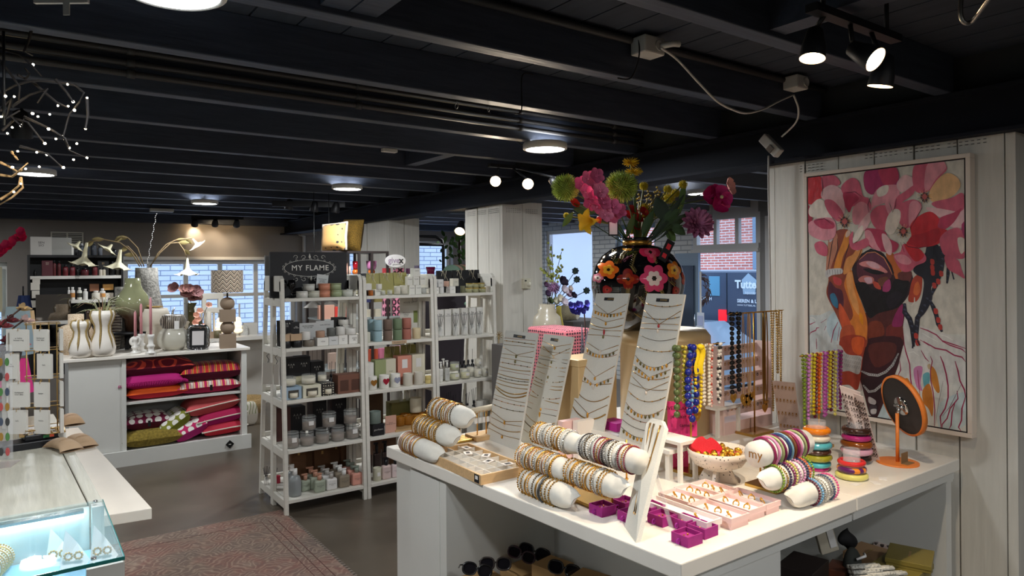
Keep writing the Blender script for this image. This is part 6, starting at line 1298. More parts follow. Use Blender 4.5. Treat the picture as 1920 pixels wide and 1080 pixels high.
# ================================================================== painting on the plank wall
WX = 2.745*RU;FX = WX-.045;c1 = PX(1506,330,FX);c2 = PX(1819,286,FX);c3 = PX(1819,824,FX)
ya,yb2 = c2.y,c1.y;z0p,z1p = c3.z+.004,c2.z;PO = Vector((FX,(ya+yb2)/2,z0p))
t = thing('framed_painting','large framed painting of a face crowned with pink flowers','painting',PO)
h_ = z1p-z0p;w2 = (yb2-ya)/2;fr = .018;mb = MB()
for (a,b,c,d) in [(-w2,w2,0,fr),(-w2,w2,h_-fr,h_),(-w2,-w2+fr,fr,h_-fr),(w2-fr,w2,fr,h_-fr)]: mb.box(0,.045,a,b,c,d)
mb.build('frame',plain((222,206,190),.5),t,bevel=.002)
MB().box(.008,.04,-w2+fr,w2-fr,fr,h_-fr).build('shadow_gap',plain((40,24,30),.7),t)
CV = .0045;e_ = fr+.006
PM = {};PP_ = []
def PI_(tile,x,y,layer):
    oy = {'A': 280,'B': 450,'C': 640}[tile];p = PX(1500+x/5.4,oy+y/5.4,FX+CV)-PO
    return (CV-layer*.000011,max(-w2+e_,min(w2-e_,p.y)),max(e_,min(h_-e_,p.z)))
layers = {}
cnt = [0]
def sm(pts,n=4):
    o = [];N = len(pts)
    for i in range(N):
        p0,p1,p2,p3 = [Vector(pts[(i+k) % N]) for k in (-1,0,1,2)]
        for k in range(n):
            u = k/n;o.append(.5*((2*p1)+(p2-p0)*u+(2*p0-5*p1+4*p2-p3)*u*u+(3*p1-p0-3*p2+p3)*u**3))
    return o
pm = MB();pmats = []
def pc(c):
    c = tuple(c)
    if c not in PM: PM[c] = len(pmats);pmats.append(M('oil_%02x%02x%02x' % c,c,.45,noise_amt=.22,nscale=34,stretch=(1,1,.5),bump=.3))
    return PM[c]
def poly(tile,c,*xy,smooth=True):
    cnt[0] += 1;pts = [(xy[i],xy[i+1]) for i in range(0,len(xy),2)]
    if smooth: pts = [tuple(v) for v in sm([(a,b) for a,b in pts])]
    pm.add([PI_(tile,x,y,cnt[0]) for x,y in pts],[tuple(range(len(pts)))],False,pc(c))
def line(tile,c,w,*xy):
    cnt[0] += 1;pts = [Vector((xy[i],xy[i+1])) for i in range(0,len(xy),2)];L = [];R = []
    for i,p in enumerate(pts):
        d = (pts[min(i+1,len(pts)-1)]-pts[max(i-1,0)]).normalized();n = Vector((-d.y,d.x))*w*(1 if 0 < i < len(pts)-1 else .5);L.append(p+n);R.append(p-n)
    q = L+R[::-1];k = len(pts);pm.add([PI_(tile,v.x,v.y,cnt[0]) for v in q],[(i,i+1,2*k-2-i,2*k-1-i) for i in range(k-1)],False,pc(c))
BGC = (214,206,190)
poly('A',BGC,0,-200,1900,-300,1900,600,0,600,smooth=False);poly('B',BGC,0,-400,1900,-400,1900,1400,0,1400,smooth=False);poly('C',(218,214,202),0,-40,1900,-60,1900,1400,0,1400,smooth=False)
# shirt
poly('B',(206,210,206),40,800,200,760,340,720,460,900,460,1200,40,1200);poly('B',(190,208,212),280,800,370,730,420,900,360,1020,280,940)
poly('B',(220,214,204),1040,760,1200,860,1500,960,1720,1100,1720,1400,1040,1400)
poly('C',(188,204,206),760,790,860,600,980,700,960,860,800,860);poly('C',(200,212,208),1420,620,1700,520,1712,800,1500,930,1400,860)
poly('C',(206,130,170),1150,280,1240,260,1220,420,1240,500,1180,460);poly('C',(110,175,180),1250,330,1310,320,1310,420,1270,500,1245,400)
poly('C',(214,135,50),1320,250,1380,310,1415,500,1380,510,1330,400);poly('C',(206,125,45),1240,500,1310,430,1350,600,1340,760,1300,680,1250,620);poly('C',(210,130,50),1040,420,1085,370,1125,450,1110,510)
poly('C',(200,170,130),1290,240,1320,230,1330,280,1300,280)
ST_ = (165,38,78)
for l in [('B',5,55,845,100,855,155,830),('B',5,55,960,110,935,160,915,170,890,195,888),('B',4,210,840,270,800),('B',5,385,830,340,920,315,1040),('B',4,400,880,378,1020),('B',4,245,915,265,870),
          ('B',5,165,1000,170,1080),('B',6,75,1000,68,1100),('B',6,1215,890,1290,915,1380,960,1440,1020,1560,1060,1700,1100),('B',5,1215,1010,1310,1070),('B',5,1040,900,1050,1000,1060,1080),
          ('C',6,70,0,75,120),('C',5,165,0,170,80),('C',6,1050,0,1070,100,1110,230,1120,380,1145,540,1200,700,1230,880),('C',7,1250,0,1370,70,1480,90,1560,140,1640,160,1715,210),('C',6,1440,0,1520,40,1640,80,1710,115),
          ('C',5,1225,90,1270,170,1305,205),('C',5,1320,150,1340,200,1320,300,1325,400,1350,520,1365,700,1360,880),('C',7,1420,150,1450,220,1480,330,1500,450,1500,570,1470,680,1420,760,1430,900),
          ('C',7,1570,200,1600,300,1620,400,1665,490,1680,560,1640,680,1635,800,1605,870,1630,950),('C',6,1590,500,1600,580,1520,680,1490,780,1440,840,1440,890),('C',6,1570,620,1540,720,1530,850,1510,920),
          ('C',4,1190,290,1200,400,1215,560),('C',5,1010,200,1020,290,985,360),('C',5,610,370,620,500),('C',4,905,770,900,820),('C',2,1450,400,1400,640,1370,850),('C',3,1640,420,1520,660,1440,760)]:
    line(l[0],ST_ if l[1] > 3 else (120,100,110),l[1],*l[2:])
line('B',(242,238,228),4,1235,940,1300,980,1395,1030);line('B',(242,238,228),4,1400,955,1480,975,1550,1015);line('C',(242,238,228),4,1095,115,1150,105,1205,145);line('B',(242,238,228),4,100,785,140,790,160,815)
# neck
poly('B',(88,38,36),690,720,1040,640,1040,900,1020,1100,640,1100,640,850);poly('B',(130,55,35),700,840,820,830,850,960,700,1000);poly('B',(120,45,38),880,880,1030,850,1030,1040,900,1060);poly('B',(150,40,95),930,860,970,740,1040,650,1040,850,980,880)
poly('C',(62,26,32),640,0,1020,-40,1010,180,960,340,840,640,770,790,720,790,640,500,600,300);poly('C',(95,42,36),700,40,960,20,940,180,760,260);poly('C',(46,22,30),640,380,900,330,820,600,740,760,680,520)
# face: chin, mouth, jaw
poly('B',(52,28,36),530,280,620,150,720,95,850,140,960,320,1120,330,1140,460,1040,640,880,710,700,760,640,640,560,460)
poly('B',(95,42,55),580,230,660,140,760,120,870,190,930,320,900,400,760,420,600,400);poly('B',(200,105,45),870,140,960,150,1030,320,980,400,940,320);poly('B',(110,52,48),1000,330,1130,320,1110,430,1060,460,1000,400)
poly('B',(105,50,70),590,210,680,140,790,140,870,210,900,290,780,250,680,215);poly('B',(224,140,135),600,235,690,210,790,240,890,325,800,325,700,280,630,265);poly('B',(236,180,185),670,225,740,220,800,255,800,290,720,275)
line('B',(25,16,24),9,560,210,620,150,720,95,800,125,860,170,920,260,950,340);line('B',(230,150,100),4,600,200,680,130,760,122,850,180,905,280,935,350);poly('B',(24,16,22),640,290,760,300,860,335,780,350,700,330)
poly('B',(205,120,110),590,400,650,360,740,380,740,440,640,440);poly('B',(226,180,190),650,385,720,380,730,430,680,440);poly('B',(205,80,60),740,420,800,440,820,500,760,480);poly('B',(120,70,50),790,400,880,370,900,440,820,470);poly('B',(170,60,110),850,440,910,400,915,520,840,520)
poly('B',(20,14,18),560,450,660,430,720,490,800,510,900,520,960,400,1040,410,1110,430,1060,600,980,690,800,740,720,790,680,760,620,610)
poly('B',(32,24,34),880,580,980,520,1040,560,980,660,900,690)
# ear and earring
poly('B',(190,70,45),1140,400,1190,350,1235,345,1230,520,1180,620,1100,620,1110,520);poly('B',(226,110,55),1160,460,1195,420,1220,500,1190,560,1150,540);line('B',(225,215,200),7,1090,600,1095,650,1130,665,1160,630,1160,580)
# hair braids
HB = (34,34,46)
poly('B',HB,1150,290,1260,150,1290,60,1400,50,1430,200,1400,380,1330,480,1340,600,1250,760,1190,760,1240,560,1250,400,1180,350)
for pts,w in [((1060,640,1060,730,1110,800,1140,900,1150,1080),26),((1300,560,1250,700,1190,790,1180,900,1170,1000,1200,1070),26),((1310,600,1350,680,1380,760,1400,850,1440,930),22),((1500,240,1500,340,1490,440),18),((1530,290,1560,400),14),((1420,60,1450,160,1430,300,1380,440,1330,560),26)]:
    line('B',HB,w,*pts)
    for k in range(0,len(pts)-2,2):
        x,y,x2,y2 = pts[k:k+4]
        for q in (.25,.75): xx_,yy_ = x+(x2-x)*q,y+(y2-y)*q;poly('B',(66,68,88),xx_-w*.6,yy_-w*.3,xx_+w*.3,yy_-w*.5,xx_+w*.5,yy_+w*.4)
for x,y in [(1340,220),(1340,280),(1345,330),(1400,420),(1360,460),(1430,340),(1375,720),(1400,810),(1420,880),(1175,970),(1190,1040)]: poly('B',(190,60,50),x-18,y-26,x+18,y-20,x+20,y+26,x-14,y+24)
line('C',HB,16,1150,-10,1140,70);line('C',HB,14,1190,-10,1215,40)
# hand and arm
poly('B',(150,70,48),270,200,330,-60,480,-110,520,0,640,30,600,130,520,260,530,400,620,620,680,800,690,960,650,1100,420,1100,430,920,370,760,280,580,270,500,290,400)
poly('B',(226,130,50),450,430,520,300,560,460,640,680,680,820,680,960,650,1090,560,1090,480,880,540,760,480,560);poly('B',(236,160,90),470,360,530,330,545,480,590,640,600,760,540,680,490,540);poly('B',(240,150,20),600,740,635,760,640,860,610,820)
poly('B',(90,40,55),300,420,360,480,430,520,440,680,380,700,290,580);poly('B',(60,120,150),305,560,350,540,385,620,380,690,330,650);poly('B',(200,70,70),340,370,420,400,410,460,350,440);poly('B',(215,90,50),400,640,470,740,520,880,440,900,400,780)
poly('B',(190,85,50),420,900,540,870,560,1090,420,1100);poly('C',(165,60,38),420,-40,660,-40,640,160,590,480,500,440,400,420,400,200);poly('C',(215,90,40),530,-30,650,-30,620,130,540,100)
# fingers
poly('A',(200,130,100),300,870,340,830,380,870,380,1000,330,1150,270,1300,270,1100);poly('A',(226,140,50),370,1100,430,940,470,830,510,840,500,960,440,1080,400,1240,340,1240);poly('A',(228,150,80),470,1110,540,1060,610,950,640,960,620,1060,540,1180,500,1240,440,1260)
poly('A',(210,195,195),305,880,335,840,350,870,330,920,300,940);poly('A',(226,190,170),465,850,495,815,515,840,495,880,465,890);poly('A',(232,200,180),590,980,620,945,638,970,610,1010,575,1030)
line('A',(50,26,34),4,345,870,325,960,300,1120,280,1240);line('A',(50,26,34),4,380,900,385,1010,345,1140);line('A',(50,26,34),4,510,860,500,960,460,1080,430,1200);line('A',(50,26,34),4,635,980,600,1080,540,1180)
poly('B',(205,200,196),265,310,330,290,425,290,425,340,330,355,270,385);
for k in range(6): line('B',(50,46,50),3,275+k*27,300,278+k*27,350)
# watch and chains
poly('C',(190,184,176),370,40,420,50,480,130,620,150,625,200,600,330,500,300,400,300,420,180);poly('C',(70,90,110),380,90,420,110,430,220,400,270,370,200)
for k in range(9):
    for r_ in range(3): line('C',(70,66,66),2.5,450+k*19,130+r_*45+k*4,465+k*19,165+r_*45+k*4)
for pts in [(620,300,700,335,790,345,870,310,940,240,1000,120),(640,440,700,510,760,500,830,440,880,380)]:
    line('C',(175,170,166),13,*pts)
    for k in range(0,len(pts)-2,2):
        for q in (.0,.25,.5,.75): x = pts[k]+(pts[k+2]-pts[k])*q;y = pts[k+1]+(pts[k+3]-pts[k+1])*q;poly('C',(50,40,44),x-4,y-6,x+5,y-3,x+3,y+7)
poly('C',(180,170,166),700,560,770,600,760,640,700,620);poly('C',(60,50,56),705,660,780,650,775,740,720,740);poly('C',(190,184,180),720,690,775,685,770,730,725,732)
# flowers (drawn over the head)
P1,P2,P3,P4,RD,DR,PE,CR,MG = (232,150,160),(214,96,118),(240,190,190),(196,60,92),(212,40,50),(168,34,62),(236,186,130),(238,222,206),(176,45,100)
F = [('A',RD,45,300,150,280,220,290,240,460,190,510,110,560,45,500),('A',P2,220,280,340,262,410,330,380,370,300,370,240,440),('A',DR,45,570,110,590,130,700,50,820),('A',CR,120,560,200,500,270,560,330,700,220,700,110,680,90,620),
     ('A',P1,80,760,180,700,330,700,370,800,340,900,220,920,100,860),('A',P4,140,730,230,700,340,740,340,800,220,800),('A',P3,215,470,240,400,330,360,430,420,460,560,440,660,360,560,260,520),('A',P2,250,520,340,520,440,640,420,720,380,730,290,640),
     ('A',P2,420,380,520,290,600,330,640,470,700,500,720,620,600,560,470,600,450,480),('A',P4,440,440,540,440,600,500,540,560,500,640,460,560),('A',P1,540,600,620,530,700,580,700,700,600,760,540,740),('A',P3,600,760,700,640,720,700,700,760,660,820,600,810),
     ('A',MG,650,250,720,190,840,180,960,172,1005,260,980,360,880,360,790,400,730,460,660,400),('A',P4,800,190,960,180,1000,270,960,350,860,360,820,300),('A',P1,740,480,800,390,900,360,1000,370,1010,480,980,560,940,620,900,540,760,580,720,620),('A',CR,780,420,840,370,900,370,880,450,800,480),
     ('A',P3,980,350,1060,260,1160,300,1170,360,1100,410,1020,430),('A',P2,980,490,1060,430,1180,350,1150,450,1060,520,960,590),('A',P2,1140,280,1170,150,1300,120,1440,110,1490,200,1420,280,1340,400,1250,440,1170,420),('A',P1,1300,130,1440,115,1480,190,1380,300,1300,420,1260,360),
     ('A',PE,1310,440,1400,300,1500,240,1600,290,1625,380,1540,480,1420,520,1340,530),('A',P2,1340,540,1540,490,1640,440,1700,520,1690,600,1560,640,1400,600),('A',P3,1280,590,1420,600,1600,640,1600,700,1480,700,1350,660),('A',P3,1500,760,1600,660,1710,580,1710,740,1600,800),
     ('A',P4,1410,700,1560,640,1640,600,1560,740,1450,820,1390,800),('A',P2,960,600,1120,510,1220,540,1225,620,1150,740,1100,800,1020,760),('A',P1,1110,560,1180,520,1230,590,1180,680,1110,780),('A',P2,720,640,800,570,900,580,930,680,900,800,800,820,730,740),('A',P1,860,540,900,540,930,620,900,660),
     ('A',CR,890,680,960,605,1020,630,1010,740,950,850,890,860,865,800),('A',RD,1120,770,1200,680,1320,630,1410,700,1400,790,1500,830,1400,960,1180,995,1080,960,1130,880),('A',(190,30,45),1130,880,1250,850,1400,800,1420,900,1300,980,1100,980),('A',P4,660,820,740,800,860,830,900,900,1000,960,960,1040,860,1040,700,980),
     ('A',P1,660,830,720,830,780,960,820,1030,740,1000,680,920),('A',P3,830,860,880,870,930,960,930,1060,890,1060,850,980),('A',CR,530,950,560,850,630,770,640,830,590,920),('A',P2,500,900,540,830,540,950,600,930,680,900,700,970,600,1020,520,1000),('A',P2,150,960,220,930,280,990,270,1080,180,1050),
     ('A',P2,1420,900,1500,820,1620,800,1690,930,1690,1060,1640,1110,1480,1080,1430,1000),('A',CR,1600,900,1660,900,1690,980,1640,1060,1610,1000),('A',MG,1640,760,1712,730,1712,900,1660,880),('B',P2,950,160,1020,120,1050,40,1160,70,1270,150,1270,220,1180,260,1120,315,1030,310),('B',P1,960,160,1060,150,1130,210,1100,250,1010,230),('B',RD,1060,40,1200,80,1260,160,1180,220,1110,150),('B',P2,1470,160,1600,200,1640,300,1670,390,1600,350,1500,290)]
for f in F: poly(f[0],f[1],*f[2:])
for (x,y,r_) in [(455,730,80),(1265,480,75),(1050,830,75)]:
    poly('A',(70,30,45),x-r_*.6,y,x,y-r_*.6,x+r_*.6,y,x,y+r_*.8);poly('A',(200,95,90),x-r_*.35,y,x,y-r_*.4,x+r_*.35,y,x,y+r_*.4)
    for k in range(22): a = k*.2856;c_ = [(225,160,60),(40,26,36),(236,214,180)][k % 3];line('A',c_,3,x+r_*.4*math.cos(a),y+r_*.4*math.sin(a),x+r_*math.cos(a),y+r_*math.sin(a))
for f in [('A',225,290,235,380,225,470),('A',330,760,250,700,150,720),('A',700,640,690,560,720,480),('A',1240,590,1180,700,1120,800),('A',1050,940,1100,985,1200,1000,1300,980),('A',1020,940,1060,1040),('A',630,480,560,430,470,440),('A',980,500,970,570,940,640)]: line(f[0],(80,30,50),3,*f[1:])
pm.build('canvas',pmats,t)
# ================================================================== things on the jewellery table
def pix(p):
    fx,fy = math.sin(YAW),math.cos(YAW);d = p[0]*fx+p[1]*fy;a = (p[0]*fy-p[1]*fx)/d*CAMF;b = -(p[2]-EYE)/d*CAMF
    return (CAMX+a*_c+b*_s,CAMY-a*_s+b*_c)
def span(p,v,px):
    a = pix(p);b = pix((p[0]+v[0]*.05,p[1]+v[1]*.05,p[2]));return px/math.hypot(b[0]-a[0],b[1]-a[1])*.05
WOODT = M('birch_wood',(214,176,128),.5,noise_amt=.14,nscale=10,stretch=(1,8,8));random.seed(21)
# divided tray
x0,x1,y0,y1 = 1.385,1.605,2.145,2.585;t = thing('divided_tray','birch wood tray with white compartments at the table corner','tray',((x0+x1)/2,(y0+y1)/2,TZ));hx,hy = (x1-x0)/2,(y1-y0)/2
MB().box(-hx,hx,-hy,-hy+.008,0,.036).box(-hx,hx,hy-.008,hy,0,.036).box(-hx,-hx+.008,-hy,hy,0,.036).box(hx-.008,hx,-hy,hy,0,.036).box(-hx,hx,-hy,hy,0,.005).build('tray_body',WOODT,t)
mb = MB()
for i in range(1,4): x = -hx+.008+i*(2*hx-.016)/4;mb.box(x-.001,x+.001,-hy+.01,hy-.01,.006,.032)
for i in range(1,7): y = -hy+.008+i*(2*hy-.016)/7;mb.box(-hx+.01,hx-.01,y-.001,y+.001,.006,.032)
mb.box(-hx+.008,hx-.008,-hy+.008,hy-.008,.005,.007);mb.build('divider',plain((222,216,206),.6),t)
o = MB().box(-hx-.001,-hx,-hy+.012,-hy+.045,.003,.033,0).box(-hx-.0015,-hx-.001,-hy+.02,-hy+.037,.015,.028,1).build('maker_label',[BLACK,TAG],t)
for i in range(5): tag(MB().box(-.022,.022,-.016,.016,0,.003).box(-.012,.012,-.008,.008,.003,.0035,1).build('earring_card',[plain((222,212,204),.6),INK],loc=(x1-.05-.04*(i % 2),y0+.05+.085*i*.9+.02,TZ+.033),rz=.4*i),'pale printed earring card lying on the divided tray, %s' % nth(i,5,'nearest','farthest','from the front'),'card','earring cards on the divided tray')
CH = [M('chain_gold',(168,130,70),.3,1.0),M('chain_rose',(190,140,110),.3,1.0),M('chain_silver',(165,162,158),.3,1.0),M('chain_dark',(95,78,52),.45,.7)]
def board(label,BL,BR,TL,TR,rows,chamfer=0,seed=1,lbl=True,mat=LINEN,thick=.008,noun='necklace',bname='short board',name='necklace_board'):
    BL,BR,TL,TR = map(Vector,(BL,BR,TL,TR));ex = BR-BL;ey = TL-BL;n = ex.cross(ey).normalized()
    if n.dot(Vector((0,0,EYE))-BL) < 0: n = -n
    t = thing(name,label,'jewellery display',BL);o = -n*thick
    P = [BL,BR]+([TR] if not chamfer else [TR+(BR-TR)*.06,TR+(TL-TR)*.25,TL+(TR-TL)*.25,TL+(BL-TL)*.06])+([TL] if not chamfer else [])
    k = len(P);vs = [p-BL for p in P]+[p+o-BL for p in P];MB().add(vs,[tuple(range(k)),tuple(range(2*k-1,k-1,-1))]+[(i,(i+1) % k,k+(i+1) % k,k+i) for i in range(k)]).build('panel',mat,t)
    at = lambda u,v,h=.0015: BL.lerp(BR,u).lerp(TL.lerp(TR,u),v)+n*h
    uy = ey.normalized();ux = ex.normalized();W_ = ex.length;H_ = ey.length
    if lbl:
        c = at(.5,.955,.001);mb = MB();q = [c-ux*W_*.2-uy*.007,c+ux*W_*.2-uy*.007,c+ux*W_*.2+uy*.007,c-ux*W_*.2+uy*.007];mb.add([v-BL for v in q],[(0,1,2,3)]);put_text(mb,'JOZEMIEK',.009,c-BL+n*.0006,ux,uy,1);mb.build('brand_label',[BLACK,GOLDS],t)
    random.seed(seed)
    for i,(v,sag,kind) in enumerate(rows):
        a = at(.02,v+random.uniform(-.004,.004));b = at(.98,v+random.uniform(-.004,.01));r = {'t': .0011,'m': .0019,'h': .003,'g': .0011,'d': .0013,'p': .0012,'b': .0014}[kind]
        if kind in 'pd' or sag > .06: m = at(.5,v-sag);pts = [a.lerp(m,q/5) for q in range(6)]+[m.lerp(b,q/5) for q in range(1,6)]
        else: pts = [a.lerp(b,q/10)-uy*(sag*H_*4*(q/10)*(1-q/10)) for q in range(11)]
        nk = thing(noun,'%s on %s, %s' % ({'t': 'fine gold chain','m': 'medium gold chain','h': 'heavy gold chain','g': 'gold chain with hanging leaves','d': 'fine chain with drop pendant','p': 'fine chain with pendant','b': 'beaded fine chain'}[kind],bname,nth(i,len(rows),'topmost','lowest','from the top')),'necklace',a,group='necklaces on the '+bname)
        cm = CH[random.choice([0,0,1,3,0])] if kind != 'm' else CH[0];MB().tube([p-a for p in pts],r,5).build('chain',cm,nk)
        if kind in 'pd':
            c = pts[5]-uy*.008-a+n*.002;mb = MB();mb.sphere(c,(.005,.005,.008 if kind == 'p' else .014),8,6);mb.build('pendant',random.choice([GOLD,plain((120,110,70),.3,.5),plain((200,190,180),.2),plain((150,40,45),.3)]),nk)
        if kind in 'gb':
            for q in range(1,10,1 if kind == 'g' else 2):
                mb = MB();mb.sphere(pts[q]-uy*(.007 if kind == 'g' else 0)-a+n*.002,(.0045,.0045,.008) if kind == 'g' else (.0028,)*3,6,5);mb.build('charm',random.choice([GOLD,plain((96,88,52),.3,.6)]),nk)
    return t,at,n
def bd(label,bl,br,tl,tr,z,rows,**k):
    A = PZ(*bl,z);B = PZ(*br,z);return board(label,A,B,PY(*tl,A.y),PY(*tr,B.y),rows,**k)
bd('tall linen board of fine chains left of the pillar',(911,822),(971,846),(948,619),(1008,625),TZ,[(.93,.0,'t'),(.90,.0,'b'),(.87,.0,'t'),(.84,.05,'p'),(.78,.0,'t'),(.745,.0,'p'),(.70,.0,'b'),(.665,.01,'m'),(.63,.0,'t'),(.60,.01,'m'),(.57,.01,'b'),(.545,.012,'m'),(.51,.012,'m'),(.48,.04,'h'),(.465,.05,'h'),(.40,.01,'t'),(.365,.01,'b'),(.32,.015,'b'),(.25,.05,'d'),(.20,.02,'p'),(.15,.03,'m'),(.10,.02,'p')],bname='far left board',seed=3)
bd('shorter linen board of fine chains, second from the left',(972,825),(1030,850),(1020,626),(1075,632),TZ,[(.93,.035,'p'),(.89,.08,'b'),(.86,.02,'t'),(.80,.01,'t'),(.765,.0,'p'),(.73,.02,'b'),(.69,.0,'t'),(.65,.02,'p'),(.60,.03,'b'),(.565,.02,'m'),(.535,.02,'m'),(.47,.04,'b'),(.42,.01,'m'),(.36,.02,'p'),(.31,.015,'d'),(.25,.05,'m'),(.19,.05,'h'),(.12,.03,'t')],bname='second board',seed=5)
RZS = RZ(1.02);t = thing('white_riser','long white riser bench carrying the two tall necklace boards','riser',(2.0,2.05,TZ));MB().box(-.04,.16,-.30,.34,RZS-TZ-.014,RZS-TZ).build('top',WHITE,t);MB().box(-.02,.0,-.28,-.26,0,RZS-TZ-.014).build('leg',WHITE,t);MB().box(-.02,.0,.30,.32,0,RZS-TZ-.014).build('leg',WHITE,t);MB().box(.12,.14,-.28,-.26,0,RZS-TZ-.014).build('leg',WHITE,t);MB().box(.12,.14,.30,.32,0,RZS-TZ-.014).build('leg',WHITE,t)
bd('tall linen board with charm necklaces in front of the black vase',(1067,794),(1131,810),(1118,550),(1180,550),RZS,[(.92,.08,'p'),(.87,.03,'g'),(.82,.04,'p'),(.76,.03,'m'),(.725,.01,'d'),(.68,.0,'p'),(.62,.06,'d'),(.58,.05,'g'),(.54,.03,'t'),(.46,.09,'p'),(.38,.07,'g'),(.33,.02,'d'),(.25,.06,'m'),(.18,.08,'d'),(.12,.06,'h')],bname='board before the vase',seed=7)
bd('tallest linen board with leaf charm necklaces right of the vase',(1160,820),(1232,842),(1213,550),(1284,552),RZS,[(.93,.02,'b'),(.88,.09,'p'),(.84,.02,'b'),(.79,.0,'t'),(.755,.0,'p'),(.71,.03,'t'),(.62,.02,'b'),(.56,.06,'g'),(.50,.07,'g'),(.46,.04,'b'),(.42,.08,'p'),(.37,.02,'t'),(.32,.05,'b'),(.24,.06,'g'),(.18,.04,'b'),(.12,.03,'t'),(.07,.04,'g')],bname='rightmost board',seed=9)
A = PZ(1171,988,TZ);B = PZ(1192,1018,TZ);TL = PD(1214,782,dep(A)*1.09);TR = PD(1249,790,dep(B)*1.12)
t,at,nn = board('narrow chamfered necklace stand in the foreground with long gold chains',A,B,TL,TR,[],chamfer=1,lbl=False,thick=.014,name='necklace_stand')
MB().tube([at(.6,.62,-.014)-A,PZ(1262,1000,TZ)-A],.004,6,flat=3).build('prop_leg',AC,t)
for i,(u0,u1,sg,m) in enumerate([(.25,.5,.0,0),(.45,.6,.02,3),(.8,.62,.03,0)]):
    a = at(u0,.95);nk = thing('long_necklace','long gold necklace on the foreground stand, %s' % ['left','middle','right'][i],'necklace',a,group='long necklaces on the foreground stand');P = [at(u0+(u1-u0)*q/10,.95-.75*q/10-(.02 if q == 10 else 0),.003)-a for q in range(11)]
    MB().tube(P,.0028,6).tube([p+Vector((.004,-.003,0)) for p in P],.0016,5).build('chain',CH[m],nk);mb = MB();mb.tube([P[-1],P[-1]+Vector((0,0,-.045))],[.003,.006],6);mb.build('tassel',GOLD,nk)
# bracelet pillows ---------------------------------------------------------
YD,XD = Vector((0,1,0)),Vector((1,0,0))
def bolster(px,py,z,lenpx,thpx,axis,what,n,kinds,cyl=False,span_=(.12,.75)):
    s0 = mpp(PZ(px,py,z));R = thpx*s0/2;p = PZ(px,py,z+R);v = YD if axis == 'Y' else XD;L = span(p,v,lenpx);p.z = z;rz = -PI/2 if axis == 'Y' else 0
    if cyl: mb = MB();mb.tube([(-L/2,0,R),(L/2,0,R)],R,28);o = mb.build('bracelet_roll',PILLOW);o.location = p;o.rotation_euler = (0,0,rz);tag(o,what,'jewellery pillow')
    else: o = put_pillow(p,L,R,rz,what)
    first = {}
    for i in range(n):
        u = span_[0]+(span_[1]-span_[0])*(i/(n-1) if n > 1 else .5);k = kinds[i % len(kinds)];col,kd,th = k
        key = (col.name,kd,th)
        if key not in first: b = ring(R*1.04+th*.8,th,col,kind=kd);first[key] = b
        else: b = first[key].copy();COL.objects.link(b)
        d = (u-.5)*L;c = p+(-v if axis == 'Y' else v)*d+Vector((0,0,R));b.location = c;b.rotation_euler = (random.uniform(-.1,.1),random.uniform(-.12,.12),rz+random.uniform(-.1,.1))
        tag(b,'bracelet on the %s, %s' % (what.split(', ')[-1],nth(i,n)),'bracelet','bracelets on the '+what.split(', ')[-1])
    return p,R,L
G1 = (GOLD,'plain',.0026);G2 = (GOLD,'chain',.0024);G3 = (M('old_gold',(170,130,60),.3,1),'chain',.0026);DK = (CH[3],'chain',.0024);SV = (SILVER,'bead',.003);RO = (M('rose_gold',(200,150,120),.3,1),'plain',.0022);PRL = (plain((232,226,216),.25),'bead',.0038)
BKB = (plain((30,26,30),.35),'bead',.003);MRB = (plain((130,25,50),.35),'bead',.003)
bolster(787,838,TZ,78,34,'Y','white velvet pillow with rose gold rings, lowest corner pillow',8,[RO,RO,G1,RO,G2],span_=(.18,.55))
bolster(817,808,TZ+.055,76,38,'Y','white velvet pillow packed with gold bangles, middle corner pillow',14,[G1,G2,G1,G3,G1],span_=(.14,.74))
bolster(844,775,TZ+.13,74,38,'Y','white velvet pillow on a post, highest corner pillow',12,[G2,DK,G1,G2,RO],span_=(.14,.74))
p4 = bolster(1024,916,TZ,104,42,'Y','velvet pillow lying on the table with bangles, front pillow',10,[G3,G3,G1,G2,DK,G1,(M('patterned_silver',(120,120,120),.4,.8,noise_amt=.6,nscale=200),'plain',.004),G3],span_=(.13,.74))
bolster(1022,868,TZ+.07,98,40,'Y','velvet pillow of fine bracelets, middle left pillow',16,[G2,RO,G2,SV,G1],span_=(.08,.80))
bolster(1114,898,TZ+.07,110,42,'Y','velvet pillow of gold bracelets, middle right pillow',12,[G3,G2,G1,G2,SV],span_=(.10,.76))
bolster(1046,822,TZ+.15,96,36,'Y','velvet pillow with pearls and gold, top left pillow',12,[G3,G2,G1,PRL,SV,G2,PRL],span_=(.10,.76))
bolster(1146,850,TZ+.15,108,42,'Y','velvet roll of dark and silver bead bracelets, top right pillow',16,[BKB,SV,DK,PRL,SV,MRB,G2,MRB],cyl=True,span_=(.08,.88))
def bracelet_stand(label,px,py,dx,dy,posts):
    p = PZ(px,py,TZ);t = thing('bracelet_stand',label,'jewellery stand',p);MB().box(-dx/2,dx/2,-dy/2,dy/2,0,.012).build('base',M('gold_plate',(196,160,90),.22,1.0),t,bevel=.002)
    for (qx,qy,h) in posts: q = PZ(qx,qy,TZ)-p;MB().cyl((q.x,q.y,.0),.0035,h,8).cyl((q.x,q.y,.012),.007,.004,10).build('post',GOLD,t)
bracelet_stand('gold stepped stand under the bracelet pillows',1090,925,.16,.40,[(995,905,.08),(1075,935,.08),(1148,955,.08),(1060,880,.16),(1175,905,.16)])
bracelet_stand('small gold stand under the corner bracelet pillows',845,822,.12,.22,[(825,822,.06),(862,815,.135)])
p = PZ(905,822,TZ);t = thing('earring_bar','gold rod stand hung with earring tags behind the tray','jewellery stand',p);MB().box(-.06,.12,-.04,.06,0,.02).build('base',WOODT,t)
for d in (-.03,.02,.08): MB().cyl((d,0,.02),.003,.11,8).build('post',GOLD,t)
